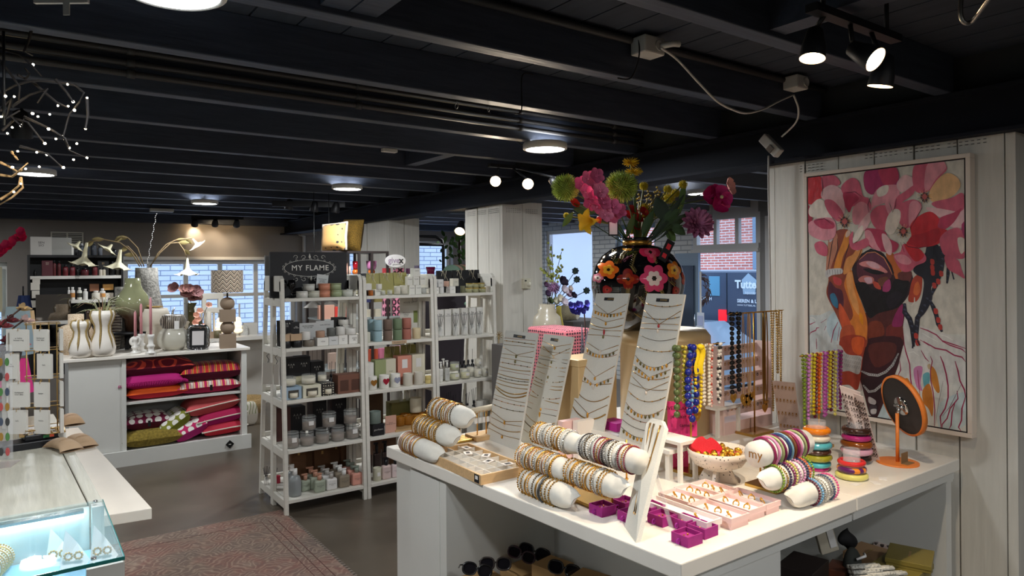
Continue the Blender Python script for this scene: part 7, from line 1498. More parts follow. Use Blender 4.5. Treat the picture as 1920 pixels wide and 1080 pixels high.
MB().tube([(-.06,0,.135),(.14,.0,.145)],.014,12).build('bar',plain((196,184,160),.6),t)
for i in range(9):
    c = p+Vector((-.05+i*.022,-.015,.125));e = thing('earring_pair','gold drop earring with tag on the rod, %s' % nth(i,9),'earring',c,group='drop earrings on the rod stand');MB().tube([(0,0,.01),(0,-.004,-.03)],.0012,5).build('drop',GOLD,e);MB().box(-.008,.008,-.007,-.006,-.045,-.02).build('price_tag',TAG,e)
bolsters2 = [('my',1463,838,TZ+.13)]
HAIR = [(plain((130,30,75),.35),'plain',.0048),(plain((205,130,170),.35),'plain',.0045),(plain((150,160,110),.35),'plain',.0045),(plain((110,25,70),.35),'plain',.0048),(plain((35,50,95),.35),'plain',.0048),(plain((120,160,180),.35),'plain',.0045),(plain((105,60,30),.3),'plain',.005)]
c9 = bolster(1463,840,TZ+.13,92,44,'X','white roll lettered my with coloured hair rings, lettered roll',11,HAIR,cyl=True,span_=(.16,.84))
p,R,L = c9;t = thing('roll_lettering','gold lettering my on the end of the white roll','lettering',p+Vector((-L/2-.001,0,R)));mb = MB();put_text(mb,'my',.045,(0,0,0),(0,-1,0),(0,0,1),0);mb.build('letters',GOLD,t)
BD = lambda c: (plain(c,.3),'bead',.0042)
bolster(1473,890,TZ+.06,84,40,'X','cream pillow of coloured bead bracelets, middle right-hand pillow',10,[BD((120,150,40)),G2,BD((50,35,75)),BD((130,40,95)),BD((215,205,110)),BD((225,170,200)),BD((215,150,190)),BD((40,45,90)),BD((215,110,70))],span_=(.22,.9))
bolster(1520,922,TZ,76,40,'X','cream pillow with maroon and silver bead bracelets, lowest right-hand pillow',7,[BD((90,22,45)),BD((120,175,215)),SV,PRL,SV,BD((70,90,120)),BD((225,90,150))],span_=(.42,.92))
bracelet_stand('square gold stand under the lettered roll',1447,912,.14,.13,[(1426,908,.14),(1457,918,.07)])
# purple ring boxes and pink trays -----------------------------------------
PURB = M('purple_suede',(156,34,120),.75,noise_amt=.12,nscale=60)
for i,(px,py) in enumerate([(1130,962),(1172,953),(1184,975),(1222,962),(1241,980),(1284,988),(1318,1002),(1288,1017)]):
    p = PZ(px,py,TZ);t = thing('ring_box','open purple suede earring box, %s along the table edge' % nth(i,8),'jewellery box',p,rz=random.uniform(-.08,.08),group='purple suede boxes');w = .031
    MB().box(-w,w,-w,w,0,.004).box(-w,w,-w,-w+.003,0,.03).box(-w,w,w-.003,w,0,.03).box(-w,-w+.003,-w,w,0,.03).box(w-.003,w,-w,w,0,.03).build('drawer',PURB,t)
    MB().box(-w+.003,w-.003,-w+.003,w-.003,.004,.018).build('cushion_pad',PURB,t);MB().torus((-w-.006,0,.012),.007,.002,10,5,'Y').build('ribbon_loop',plain((150,30,140),.4),t)
    for d in (-.008,.008): MB().sphere((d,.004,.021),.003,6,5).build('ear_stud',GOLD,t)
PKT = plain((236,200,194),.6)
def tray3(Lp,Np,Rp,what,kids=3,col=PKT,long=False):
    zt = TZ+.036;Lw,N,Rw = PZ(*Lp,zt),PZ(*Np,zt),PZ(*Rp,zt);lx = max(.03,Rw.x-N.x);ly = max(.05,Lw.y-N.y);t = thing('ring_tray',what,'jewellery tray',(N.x,N.y,TZ),group='pink jewellery trays');b = .004
    MB().box(b,lx-b,b,ly-b,0,.018).box(0,lx,0,ly,.018,.022).build('lower_tray',col,t);MB().box(0,lx,0,b,.022,.036).box(0,lx,ly-b,ly,.022,.036).box(0,b,0,ly,.022,.036).box(lx-b,lx,0,ly,.022,.036).build('rim',col,t);MB().box(b,lx-b,b,ly-b,.022,.0235).build('liner',plain((236,226,222),.7),t)
    for k in range(kids):
        c = Vector((N.x+lx*.5,N.y+ly*(.25+.5*k/max(1,kids-1)),TZ+.028));o = MB().torus((0,0,0),.010,.0022,16,6,'X').sphere((0,0,.0105),.0045,6,5).build('ring',GOLD,loc=c);o.rotation_euler = (0,.5,random.uniform(0,3));tag(o,'gold ring in the %s, %s' % (what.split(', ')[-1],nth(k,kids,'nearest','farthest','from the front')),'ring','gold rings in the pink trays')
tray3((1290,907),(1355,925.6),(1382,916),'pink two-tier jewellery tray, back centre tray');tray3((1259,914.6),(1328,934),(1355,925.6),'pink two-tier jewellery tray, back middle tray');tray3((1244.6,920.4),(1296.7,944.4),(1328,934),'pink two-tier jewellery tray, back left tray');tray3((1360,920.4),(1437,946.5),(1463,937),'pink two-tier jewellery tray, right tray');tray3((1330,930.8),(1405,958),(1437,947.5),'pink two-tier jewellery tray, front centre tray');tray3((1296.7,942.3),(1371.7,973.5),(1404,961),'pink two-tier jewellery tray, front left tray')
tray3((1213,933),(1324.8,980.8),(1358,972.5),'long white tray with a crystal bracelet, long white tray',1,plain((238,226,220),.6))
# terrazzo bowl
b = PZ(1347,903,TZ);s = mpp(b);t = thing('terrazzo_bowl','cream speckled footed bowl filled with gold chocolates','bowl',b)
TERR = stripes('terrazzo',[(60,52,46),(226,214,200),(226,214,200),(226,214,200),(226,214,200)],scale=85,kind='dots',rough=.4,dist=1)
MB().lathe([(0,22*s),(20*s,23*s),(44*s,34*s),(55*s,50*s),(57*s,62*s),(55*s,62*s),(52*s,50*s),(30*s,36*s),(0,33*s)],44,cap=False).build('bowl',TERR,t)
mb = MB()
for a in (.4,.4+PI/2): mb.X = Matrix.Rotation(a,4,'Z');mb.add([(-38*s,-.006,0),(38*s,-.006,0),(24*s,-.006,26*s),(-24*s,-.006,26*s),(-38*s,.006,0),(38*s,.006,0),(24*s,.006,26*s),(-24*s,.006,26*s)],[(0,1,2,3),(7,6,5,4),(0,4,5,1),(1,5,6,2),(3,2,6,7),(0,3,7,4)])
mb.build('foot',TERR,t)
for k in range(30):
    a = k*2.4;r = math.sqrt(k/30)*44*s;o = MB().sphere((0,0,0),(.017,.014,.012),7,5).build('wrapped_chocolate',M('gold_foil',(225,170,60),.25,1,bump=.8,nscale=80) if k % 9 else plain((225,60,110),.4),loc=b+Vector((r*math.cos(a),r*math.sin(a),51*s+.004*(k % 3))));o.rotation_euler = (k,k*.7,k*1.3)
    tag(o,'foil-wrapped sweet lying in the speckled bowl','sweet','foil sweets in the speckled bowl')
t = thing('lip_ornament','bright red velvet lips leaning in the speckled bowl','ornament',b+Vector((-.02,.04,58*s)),rot=(-.5,.15,FACE));mb = MB()
pts = [(-.062,.0),(-.045,.028),(-.018,.045),(0,.036),(.018,.045),(.045,.028),(.062,0),(.03,-.02),(0,-.026),(-.03,-.02)]
P = sm(pts);mb.X = Matrix.Rotation(PI/2,4,'X');mb.prism([tuple(v) for v in P],-.014,.014);mb.build('lips',M('red_glitter',(205,18,36),.5,bump=.5,nscale=300),t,bevel=.006)
# hanging bead necklaces ----------------------------------------------------
def strand(x,z,y,Lh,w,m,r,label,grp,kind='bead',pend=None,front=0,nm='bead_necklace',m2=None):
    t = thing(nm,label,'necklace',(x,y,z),group=grp);mb = MB();n = max(8,int((2*Lh)/(r*2.05)));k2 = 0
    if kind == 'bead':
        for k in range(n+1):
            a = k/n;ang = a*2*PI;px_ = w/2*math.copysign(abs(math.sin(ang))**.5,math.sin(ang));pz = -Lh*(1-abs(1-2*a))
            mb.sphere((px_,-.006-front+.008*math.cos(ang*.5),pz),(r*.95,r*.95,r),7,5,mat=k % 3 == 0 if m2 else 0)
    else:
        P = [(w/2*math.sin(2*PI*k/24),-.006-front,-Lh*(.5-.5*math.cos(2*PI*k/24))) for k in range(24)];mb.tube(P,r,6,True)
    mb.build('strand',[m,m2 or m],t)
    if pend: mb = MB();put_text(mb,'\u2665',pend*2.2,(0,-.012,-Lh-pend),mat=0);mb.sphere((0,-.008,-Lh-pend*.7),(pend*.55,pend*.3,pend*.6),10,8);mb.build('heart_pendant',GOLD,t)
    return t
def tbar(label,post,barpx0,barpx1,base=(.12,.10),wood=False):
    p = PZ(*post,TZ);A = PY(*barpx0,p.y);B = PY(*barpx1,p.y);h = A.z-TZ;t = thing('necklace_holder',label,'jewellery stand',p);MB().box(-base[0]/2,base[0]/2,-base[1]/2,base[1]/2,0,.012).build('base',M('gold_plate'),t);MB().cyl((0,0,.01),.004,h-.01,10).build('post',GOLD,t)
    mb = MB();mb.tube([(A.x-p.x,0,h),(B.x-p.x,0,h)],.0035,8);n = int((B.x-A.x)/.014)
    for k in range(n+1): mb.tube([(A.x-p.x+k*.014,0,h),(A.x-p.x+k*.014,-.02,h+.004)],.0015,4)
    mb.build('bar',GOLD,t);return p,A,B,h
p,A,B,h = tbar('gold T-bar stand hung with blue, yellow and pearl necklaces',(1296,884),(1264,653),(1352,645))
s = mpp(p);X_ = lambda q: PY(q,650,p.y).x
for q,ln,w,m,r,l,fr in [(1266,128,4,plain((84,98,52),.35),6.5,'olive green round bead necklace at the left end',0),(1287,132,30,plain((28,38,130),.25),7,'large royal blue bead necklace',.02),(1288,112,18,plain((110,160,195),.3),4,'small sky blue bead necklace inside the royal blue one',.01),(1280,104,10,plain((195,180,60),.3),4,'mustard bead necklace behind the blue ones',0),(1302,124,22,plain((240,205,30),.4),3.6,'bright yellow bead necklace with gold pendant',.012),(1294,100,4,plain((200,110,110),.4),3,'coral pink bead strand between blue and yellow',0),(1317,112,10,plain((226,214,196),.2),3.4,'longer pearl necklace next to the yellow one',0),(1323,116,8,plain((230,222,206),.2),3.2,'shorter white pearl necklace on the T-bar',.01),(1331,118,6,plain((226,190,180),.3),2.6,'fine necklace with red and orange charms',0),(1341,112,12,plain((225,220,212),.4),3.2,'white bead necklace speckled black',.01),(1347,104,6,plain((215,208,200),.4),3.2,'second speckled white bead necklace',0)]:
    strand(X_(q),h+TZ,p.y,ln*s,w*s,m,r*s,l,'bead necklaces on the left T-bar',front=fr,m2=(plain((30,30,30),.4) if 'speckled' in l else plain((200,70,50),.4) if 'charms' in l else None),pend=.018 if 'pendant' in l else None)
t = thing('yellow_scarf','yellow knotted ribbon with bow on the left necklace stand','ribbon',(X_(1300),p.y-.03,h+TZ+.004));mb = MB();mb.grid(lambda u,v: ((u-.5)*24*s+4*s*math.sin(v*6),-.006*math.sin(u*9),-v*52*s),8,12);mb.sphere((0,-.004,-2*s),(9*s,6*s,6*s),8,6);mb.build('ribbon',plain((242,208,20),.7),t)
p,A,B,h = tbar('tall gold T-bar stand hung with gold heart chains',(1415,812),(1366,589),(1465,584),(.16,.10));s = mpp(p);X_ = lambda q: PY(q,588,p.y).x
for q,ln,w,m,r,l,fr,kd,pd in [(1370,146,8,plain((24,20,22),.5),4.2,'black bead lace necklace with gold heart',0,'bead',.02),(1379,138,9,plain((20,18,20),.5),4.2,'second black bead lace necklace',.01,'bead',.0),(1391,150,6,plain((196,160,130),.4),1.0,'rose ribbon necklace with large gold heart',0,'t',.028),(1398,152,6,plain((190,150,110),.4),1.0,'tan ribbon necklace with large gold heart',.008,'t',.026),(1404,148,4,plain((205,175,150),.4),1.0,'pale ribbon necklace beside the post',0,'t',.02),(1429,175,4,CH[0],1.6,'gold chain necklace with textured heart',0,'t',.02),(1431,168,8,CH[0],1.2,'fine gold chain right of the post',.01,'t',.012),(1446,190,6,GOLDS,2.2,'chunky gold link necklace',0,'bead',None),(1452,120,6,GOLDS,2.6,'short gold coin necklace',.01,'bead',None),(1461,205,4,GOLDS,2.0,'longest gold link necklace at the bar end',0,'bead',None)]:
    strand(X_(q),h+TZ,p.y,ln*s,w*s,m,r*s,l,'necklaces on the tall T-bar',kd,pd or None,fr)
p,A,B,h = tbar('low gold rack packed with thirteen coloured bead necklaces',(1536,838),(1500,668),(1575,656),(.10,.08));s = mpp(p);X_ = lambda q: PY(q,660,p.y).x
CL = [((120,140,40),'olive green'),((205,130,195),'orchid pink'),((228,220,130),'pale lemon'),((225,205,40),'bright yellow'),((110,25,50),'maroon'),((235,110,30),'orange'),((232,222,150),'cream yellow'),((205,110,190),'pink violet'),((190,60,165),'magenta'),((228,206,50),'sunny yellow'),((100,20,45),'dark burgundy'),((226,214,110),'soft lemon'),((165,125,200),'lavender'),((150,50,110),'plum')]
for i,(c,n) in enumerate(CL): strand(X_(1505+i*5.0),h+TZ,p.y,(112+7*math.sin(i*1.9)+(12 if i == 0 else 0))*s,5*s,plain(c,.3),3.5*s,'%s bead necklace in the dense colourful row' % n,'coloured bead necklaces on the low rack',front=.006*(i % 2))
# bangles on acrylic holders
def bangle(px,py,rpx,th,c,label,base,m=None,nm='bangle',h=0):
    s = mpp(base);z = base.z+(pix(base)[1]-py)*s*1.0;R = rpx*s;o = MB().torus((0,0,0),R-th*s,th*s,32,10,'Z').build(nm,m or plain(c,.12,coat=.5));o.location = (base.x+(px-pix(base)[0])*s*math.cos(YAW),base.y-(px-pix(base)[0])*s*math.sin(YAW),max(z,TZ+th*s));return tag(o,label,'bangle','resin bangles')
def tube_holder(label,base,r,h): t = thing('acrylic_holder',label,'display',base);s = mpp(base);MB().lathe([(0,0),(r*s*1.3,0),(r*s*1.3,.004),(r*s,.004),(r*s,h*s),(r*s*.93,h*s),(r*s*.93,.005)],24,cap=False).build('cylinder',AC,t)
b1 = PZ(1532,880,TZ);tube_holder('clear acrylic cylinder inside the left bangle stack',b1,16,92)
for py,r,th,c,n in [(806,25,6,(232,128,22),'orange'),(820,24,5.5,(222,212,190),'cream marbled'),(833,27,6,(80,165,175),'turquoise'),(845,25,5,(70,42,30),'tortoiseshell'),(856,27,6,(150,145,40),'olive'),(868,25,5,(70,165,175),'small turquoise'),(877,22,4,(185,30,110),'magenta')]: bangle(1532,py,r,th,c,'%s bangle in the left stack' % n,b1)
b2 = PZ(1606,866,TZ);tube_holder('clear acrylic cylinder inside the right rear bangle stack',b2,16,78)
for py,r,th,c,n in [(806,26,6.5,(62,38,30),'dark brown twisted'),(819,26,5.5,(180,45,115),'fuchsia'),(831,28,6.5,(140,75,25),'amber tortoiseshell'),(844,28,6,(215,160,180),'soft pink'),(858,26,6,(45,40,38),'black and white')]: bangle(1606,py,r,th,c,'%s bangle in the right rear stack' % n,b2)
b3 = PZ(1597,896,TZ);tube_holder('short clear cylinder inside the front right bangles',b3,15,55)
for py,r,th,c,n in [(866,25,4.5,(215,50,50),'red and orange'),(878,26,5.5,None,'orange and purple blocked'),(890,29,5.5,(222,214,120),'pale yellow')]: bangle(1597,py,r,th,c or (225,120,20),'%s bangle in the front right stack' % n,b3,m=None if c else stripes('block_bangle',[(228,130,20),(92,26,96)],axis='X',scale=10,rough=.3))
for i,(px,py) in enumerate([(1604,908),(1655,897),(1640,905)]): tag(MB().box(-.02,.02,-.013,.013,0,.001).build('price_card',TAG,loc=PZ(px,py,TZ),rz=.5*i),'small white price card by the front bangles, %s' % ['nearest','farthest','middle'][i],'card','price cards by the bangles')
# mirror
b = PZ(1683,868,TZ);s = mpp(b);t = thing('table_mirror','round table mirror with orange rim, post and foot','mirror',b);ORM = plain((232,130,52),.45)
MB().cyl((0,0,0),36*s,.006,36).build('foot',ORM,t);MB().cyl((0,0,0),3.2*s,93*s,14).build('post',ORM,t)
R_ = Vector((math.cos(YAW),-math.sin(YAW),0));Fw = Vector((-math.sin(YAW),-math.cos(YAW),0));Vd = -Vector(ray(1690,760)).normalized();nv = (Vd.cross(Vector((0,0,1))).normalized()*.78+Vector((0,0,-.34))+Vd*.53).normalized();c = R_*(9*s)+Vector((0,0,107*s));X = Matrix.Translation(c) @ nv.to_track_quat('Z','Y').to_matrix().to_4x4()
mb = MB();mb.X = X;mb.lathe([(0,.0),(56*s,.0)],44,cap=False);mb.build('back_plate',plain((52,48,46),.6),t);mb = MB();mb.X = X;mb.lathe([(54*s,.002),(58*s,.002),(58*s,-.016),(54*s,-.016)],44,cap=False);mb.build('rim',ORM,t)
mb = MB();mb.X = X;mb.lathe([(0,-.012),(55*s,-.012)],44,cap=False);mb.build('mirror_glass',M('mirror_grey'),t);mb = MB();mb.X = X;mb.lathe([(18*s,.001),(17*s,.007),(0,.009)],24,cap=False);mb.tube([(-12*s,0,.012),(12*s,0,.012)],3.5*s,10);mb.build('hinge',M('chrome',(200,200,200),.08,1),t)
MB().tube([c,(0,0,93*s)],3*s,8).build('knuckle',SILVER,t);MB().box(-12*s,12*s,-12*s-.002,-12*s,0,22*s).box(-12*s,14*s,-24*s,-12*s,0.006,.008).build('paper_label',plain((135,105,70),.8),t)
# earring boards
def dots_board(label,bl,br,tl,tr,n,nr,col=(226,204,196),m=None,hor=True,z=None,grp='earrings'):
    z = TZ if z is None else z;A = PZ(*bl,z);B = PZ(*br,z);TLp,TRp = PY(*tl,A.y),PY(*tr,B.y);t,at,nn = board(label,A,B,TLp,TRp,[],lbl=False,mat=plain(col,.6),thick=.004,name='earring_board');random.seed(n)
    for r in range(nr):
        for k in range(n):
            u,v = .1+.8*k/(n-1),.12+.78*r/(nr-1);o = t.location;c = at(u+random.uniform(-.01,.01),v,.003);e = (MB().sphere((0,0,0),(.003,.003,.005),5,4).torus((0,0,-.007),.0045,.001,8,4,'X')).build('earring',m or GOLD,loc=c);tag(e,'tiny earring pinned on the %s' % label.split(', ')[-1],'earring','earrings on the '+label.split(', ')[-1])
DKE = plain((90,70,62),.4,.4)
dots_board('tall pale earring board behind the bangles, left speckled board',(1606,862),(1628,868),(1574,723),(1612,736),6,11,m=DKE);dots_board('narrow pale earring board by the mirror, right speckled board',(1626,862),(1650,866),(1596,736),(1618,744),5,11,m=DKE)
dots_board('pink earring board right of the heart chains, small pink board',(1462,806),(1502,812),(1448,714),(1490,718),6,4)
q = PZ(1420,818,TZ);q.x += .12;q.y += .1;t = thing('earring_display','pink slatted earring display behind the tall gold stand','display',q);s = mpp(q)
for k in range(5): MB().box(-88*s,52*s,.02*k,.02*k+.012,(34+26*k)*s,(52+26*k)*s).build('slat',plain((226,196,188),.6),t)
MB().box(-92*s,-88*s,0,.10,0,160*s).build('side_panel',plain((226,196,188),.6),t);MB().box(52*s,56*s,0,.10,0,160*s).build('side_panel',plain((226,196,188),.6),t);MB().box(-92*s,56*s,0,.10,0,22*s).build('base',plain((214,182,176),.6),t)
for k in range(5):
    for i in range(12): e = MB().torus((0,-.003,-.006),.006,.0013,10,4,'Y').sphere((0,-.003,0),.003,5,4).build('earring',GOLD if (i+k) % 4 else BLACK,loc=q+Vector(((-80+i*11)*s,.02*k-.002,(48+26*k)*s)));tag(e,'small hoop earring on the pink slatted display','earring','hoops on the pink slatted display')
# risers, cards and boxes
def bench(label,px,py,w,d,hpx): p = PZ(px,py,TZ);s = mpp(p);h = hpx*s;t = thing('white_riser',label,'riser',p);MB().box(-w/2,w/2,-d/2,d/2,h-.012,h).build('top',plain((228,222,212)),t);[MB().box(x-.007,x+.007,y-.007,y+.007,0,h-.012).build('leg',plain((228,222,212)),t) for x in (-w/2+.008,w/2-.008) for y in (-d/2+.008,d/2-.008)]
bench('small white riser beside the pink smiley card',1262,893,.10,.16,74);bench('tall white portal riser under the pearl necklaces',1345,812,.17,.14,54)
p = PZ(1284,893,TZ)+Vector((.06,.06,0));s = mpp(p);t = thing('message_sign','hot pink camera warning card with smiley face','sign',p,rot=(-.12,0,FACE-.15));PKC = plain((235,55,130),.5)
MB().box(-27*s,27*s,0,.003,62*s,126*s).box(-20*s,10*s,0,.003,0,62*s).build('card',PKC,t);mb = MB();put_text(mb,'EVEN LACHEN',9.5*s,(0,-.001,113*s),mat=0);put_text(mb,'je staat op',10*s,(0,-.001,98*s),mat=0);put_text(mb,'camera',9*s,(8*s,-.001,82*s),mat=0);mb.build('lettering',INK,t)
mb = MB();mb.torus((-5*s,-.001,28*s),9*s,.0011,24,4,'Y');mb.tube([(-5*s+6*s*math.cos(a),-.001,28*s+6*s*math.sin(a)) for a in [PI+PI*k/8 for k in range(9)]],.0011,4);mb.sphere((-8*s,-.001,31*s),.0018,5,4);mb.sphere((-2*s,-.001,31*s),.0018,5,4);mb.build('smiley',plain((250,170,190),.5),t)
p = PZ(1144,806,RZS);t = tag(MB().box(-.04,.04,-.05,.05,0,.035).build('magenta_box',plain((190,40,140),.5),loc=p+Vector((.03,0,0)),bevel=.002),'glossy magenta box on the riser between the tall boards','box')
# hat boxes and the black vase
VP = PD(1196,617,3.42);s = mpp(VP);GB = M('champagne_box',(206,178,132),.4,.25)
p = PD(1245,617,3.42);t = thing('champagne_hat_box','big champagne coloured hat box carrying the black vase','box',(p.x,p.y,TZ));MB().lathe([(0,0),(.215,0),(.215,VP.z-TZ-.07),(.222,VP.z-TZ-.07),(.222,VP.z-TZ-.03),(.20,VP.z-TZ),(0,VP.z-TZ)],48,cap=False).build('box',GB,t)
p = PZ(1090,770,TZ);p = PD(1100,700,3.15);zt = EYE-(668-502)*mpp(p);t = thing('champagne_box','champagne gift box standing behind the second necklace board','box',(p.x+.02,p.y,TZ));MB().box(-.13,.10,-.07,.10,0,zt-TZ-.03).build('box',GB,t,bevel=.003);MB().box(-.134,.104,-.074,.104,zt-TZ-.03,zt-TZ).build('lid',GB,t,bevel=.003)
for i,(px,c) in enumerate([(1072,(228,190,185)),(1100,(232,222,212))]): p = PD(px,770,2.9);tag(MB().box(-.05,.05,0,.03,0,.16).build('small_gift_box',plain(c,.6),loc=(p.x,p.y+.0,TZ)),'%s small box behind the second board' % ['pink','cream'][i],'box')
t = thing('floral_vase','huge glossy black vase painted with pink and orange flowers','vase',VP);prof = [(40,0),(48,4),(66,24),(80,50),(86,78),(86,96),(80,118),(66,138),(46,152),(27,157),(25,160),(26,165),(33,171),(29,171)]
MB().lathe([(0,0)]+[(r*s,z*s) for r,z in prof]+[(24*s,160*s),(0,150*s)],64,cap=False).build('body',M('black_lacquer',(8,8,10),.06,coat=1),t);MB().lathe([(25.5*s,157*s),(27.2*s,158*s),(27.2*s,164*s),(26.3*s,165*s)],40,cap=False).build('gold_band',GOLD,t)
def rad(zp):
    for (r0,z0),(r1,z1) in zip(prof,prof[1:]):
        if z0 <= zp <= z1: return r0+(r1-r0)*(zp-z0)/(z1-z0)
    return 40
pv = pix(VP);ov = [0]
def onv(px,py,lay): zp = max(1,min(150,(pv[1]-py)));r = rad(zp)+.35+lay*.12;x = max(-r*.985,min(r*.985,px-1196));y = math.sqrt(r*r-x*x);return R_*(x*s)+Fw*(y*s)+Vector((0,0,zp*s))
def vflower(px,py,r,n,c,c2,wav=.28,lay=1,rot=0):
    mb = MB();N = 48
    for (k,col) in ((1.0,0),(.55,1),(.18,2)):
        pts = [onv(px+f/5*r*k*(1-wav+wav*abs(math.cos(n*a/2+rot)))*math.cos(a),py+f/5*r*k*(1-wav+wav*abs(math.cos(n*a/2+rot)))*math.sin(a),lay+(1-k)*3) for f in range(6) for a in [2*PI*q/N for q in range(N)]];mb.add(pts,[(f*N+q,f*N+(q+1) % N,(f+1)*N+(q+1) % N,(f+1)*N+q) for f in range(5) for q in range(N)],True,col)
    mb.build('painted_flower',[plain(c,.15),plain(c2,.15),plain((40,30,20),.2)],t)
for a in [(1210,521,26,6,(215,70,110),(238,215,205),.25),(1165,522,19,4,(128,32,22),(155,60,25),.38),(1134,505,17,5,(225,105,35),(240,170,50),.3),(1251,507,17,5,(228,130,35),(245,185,60),.3),(1209,474,20,4,(222,50,90),(235,90,120),.42),(1280,522,15,5,(205,70,40),(225,120,50),.3),(1131,541,8,3,(140,35,35),(160,50,40),.2),(1253,544,9,3,(140,35,35),(165,60,45),.2),(1170,466,8,2,(215,140,40),(230,170,60),.5),(1117,520,9,5,(210,110,130),(230,200,190),.3),(1205,600,14,5,(215,70,110),(238,200,200),.3)]: vflower(*a[:6],wav=a[6])
mb = MB();GRS = [((1216,495),(1214,478)),((1194,535),(1200,560),(1205,580)),((1180,480),(1172,500),(1178,512)),((1150,470),(1143,490)),((1222,543),(1226,550)),((1185,555),(1196,570),(1206,580)),((1180,585),(1190,592),(1200,598)),((1240,528),(1250,536)),((1165,540),(1164,552)),((1172,470),(1160,480),(1157,488))]
for g_ in GRS:
    P = [onv(a,b,2) for a,b in g_];mb.tube(P,.0012,4)
    for i in range(len(g_)-1):
        for q in range(6):
            x,y = g_[i][0]+(g_[i+1][0]-g_[i][0])*q/6,g_[i][1]+(g_[i+1][1]-g_[i][1])*q/6;mb.tube([onv(x,y,2),onv(x+3.5,y-3,2)],.0009,4);mb.tube([onv(x,y,2),onv(x-3.5,y-3,2)],.0009,4)
mb.build('painted_stem',plain((150,130,70),.3),t)
# bouquet (each stem its own thing)
VM = VP+Vector((0,0,168*s))
def stem_thing(label,px,py,dd=0,col=(70,95,45),bend=0): T = PD(px,py,dep(VP)+dd);t = thing('silk_flower',label,'flower',VM);MB().tube([(0,0,-.08),(T-VM)*.4+Vector((0,0,.03+bend)),T-VM],.0035,6).build('stem',plain(col,.6),t);return t,T-VM
GRN = plain((150,178,55),.8);up_c = Fw
for px,py,r,l in [(1060,352,26,'left'),(1165,350,31,'right')]: t,c = stem_thing('round lime green allium ball, %s one' % l,px,py,-.1);mb = MB();puff(mb,c,r*s,460,.42,px,w=.0022);mb.build('flower_head',M('allium_green',(190,212,92),.8,noise_amt=.5,nscale=60),t)
t,c0 = stem_thing('drooping pink vanda orchid spray between the green balls',1120,370,-.16)
for i,(px,py) in enumerate([(1090,345),(1103,335),(1118,330),(1098,360),(1112,372),(1125,358),(1106,382),(1120,388),(1132,380),(1140,395),(1150,388),(1135,402),(1160,395),(1115,345),(1128,372),(1148,405)]): mb = MB();blob_flower(mb,PD(px,py,dep(VP)-.16-.02*(i % 3))-VM,15*s,5,up=(-.4+.1*(i % 5),-.85,.2),wid=.46,cup=.2,seed=i);mb.sphere(PD(px,py,dep(VP)-.18-.02*(i % 3))-VM,2*s,6,4);mb.build('blossom',plain([(222,105,150),(232,130,165)][i % 2],.6),t)
YEL = plain((225,180,30),.7)
for px,py,r,l in [(1182,305,17,'topmost'),(1188,322,17,'second from top')]: t,c = stem_thing('spiky golden yellow chrysanthemum, %s' % l,px,py,0);mb = MB();random.seed(px);[mb.tube([c,c+Vector((math.cos(a)*r*s*random.uniform(.7,1.1)*R_.x,math.cos(a)*r*s*R_.y,math.sin(a)*r*s*.55*random.uniform(.7,1.2)))+Fw*random.uniform(0,.03)],[.003,.0015],4) for a in [k*.21 for k in range(30)]];mb.build('petals',YEL,t)
for i,(px,py,r) in enumerate([(1207,349,9),(1252,355,9),(1267,362,9),(1281,346,9),(1272,385,10),(1208,390,10),(1183,432,8),(1210,402,8),(1255,372,12),(1062,404,6)]): t,c = stem_thing('small yellow pompon flower, %s' % nth(i,10,'first','last','by height'),px,py,.02*(i % 3),(110,110,40));mb = MB();puff(mb,c,r*s,90,.5,i,w=.002);mb.build('flower_head',plain((200,178,40),.8),t)
t,c = stem_thing('yellow daylily trumpet with red throat facing left',1110,410,-.1);A_ = PD(1127,412,dep(VP)-.1)-VM;mb = MB();trumpet(mb,A_,44*s,17*s,(PD(1084,418,dep(VP)-.2)-VM)-A_);mb.build('trumpet',plain((235,180,30),.6),t);mb = MB();mb.tube([A_,A_.lerp(c,.5)],[8*s,5*s],8);mb.build('throat',plain((190,45,50),.6),t)
for i,(px,py) in enumerate([(1185,395),(1195,410),(1178,405),(1205,398),(1076,382),(1190,425)]): t,c = stem_thing('small dark red flower in the bouquet, %s' % nth(i,6),px,py,0);mb = MB();blob_flower(mb,c,11*s,6,up=(0,-.8,.5),seed=i);mb.build('petals',plain((165,22,30),.7),t)
t,c = stem_thing('large magenta orchid bloom at the upper right',1345,370,0,bend=.05)
for k,(dx,dz,r) in enumerate([(-12,2,19),(6,8,14),(4,-12,18),(16,-2,12),(-4,14,10)]): mb = MB();blob_flower(mb,c+R_*dx*s+Vector((0,0,dz*s)),r*s,3,up=(-.3,-.9,.1),wid=.9,seed=k*1.3);mb.build('petals',plain([(185,20,95),(205,40,120)][k % 2],.5),t)
mb = MB();mb.sphere(c+Fw*.02+R_*6*s,3.5*s,8,6);mb.build('throat',plain((220,205,150),.6),t)
t,c = stem_thing('pale salmon petal bloom behind the magenta orchid',1366,350,.06,bend=.05);mb = MB();blob_flower(mb,c,17*s,4,up=(.2,-.9,.2),wid=.8,seed=.6);mb.build('petals',plain((240,172,160),.6),t)
t,c = stem_thing('big dusty mauve dahlia at the right',1307,420,-.05)
for lay in range(5): mb = MB();blob_flower(mb,c+Fw*.012*lay,(31-5.5*lay)*s,13-lay,up=tuple(Fw*.9+Vector((.1,0,.25))),wid=.26,cup=.15+.22*lay,seed=lay*.7);mb.build('petals',plain([(180,110,145),(195,125,160)][lay % 2],.7),t)
LG = [plain((48,75,38),.55),plain((82,112,48),.55),plain((34,52,34),.55)]
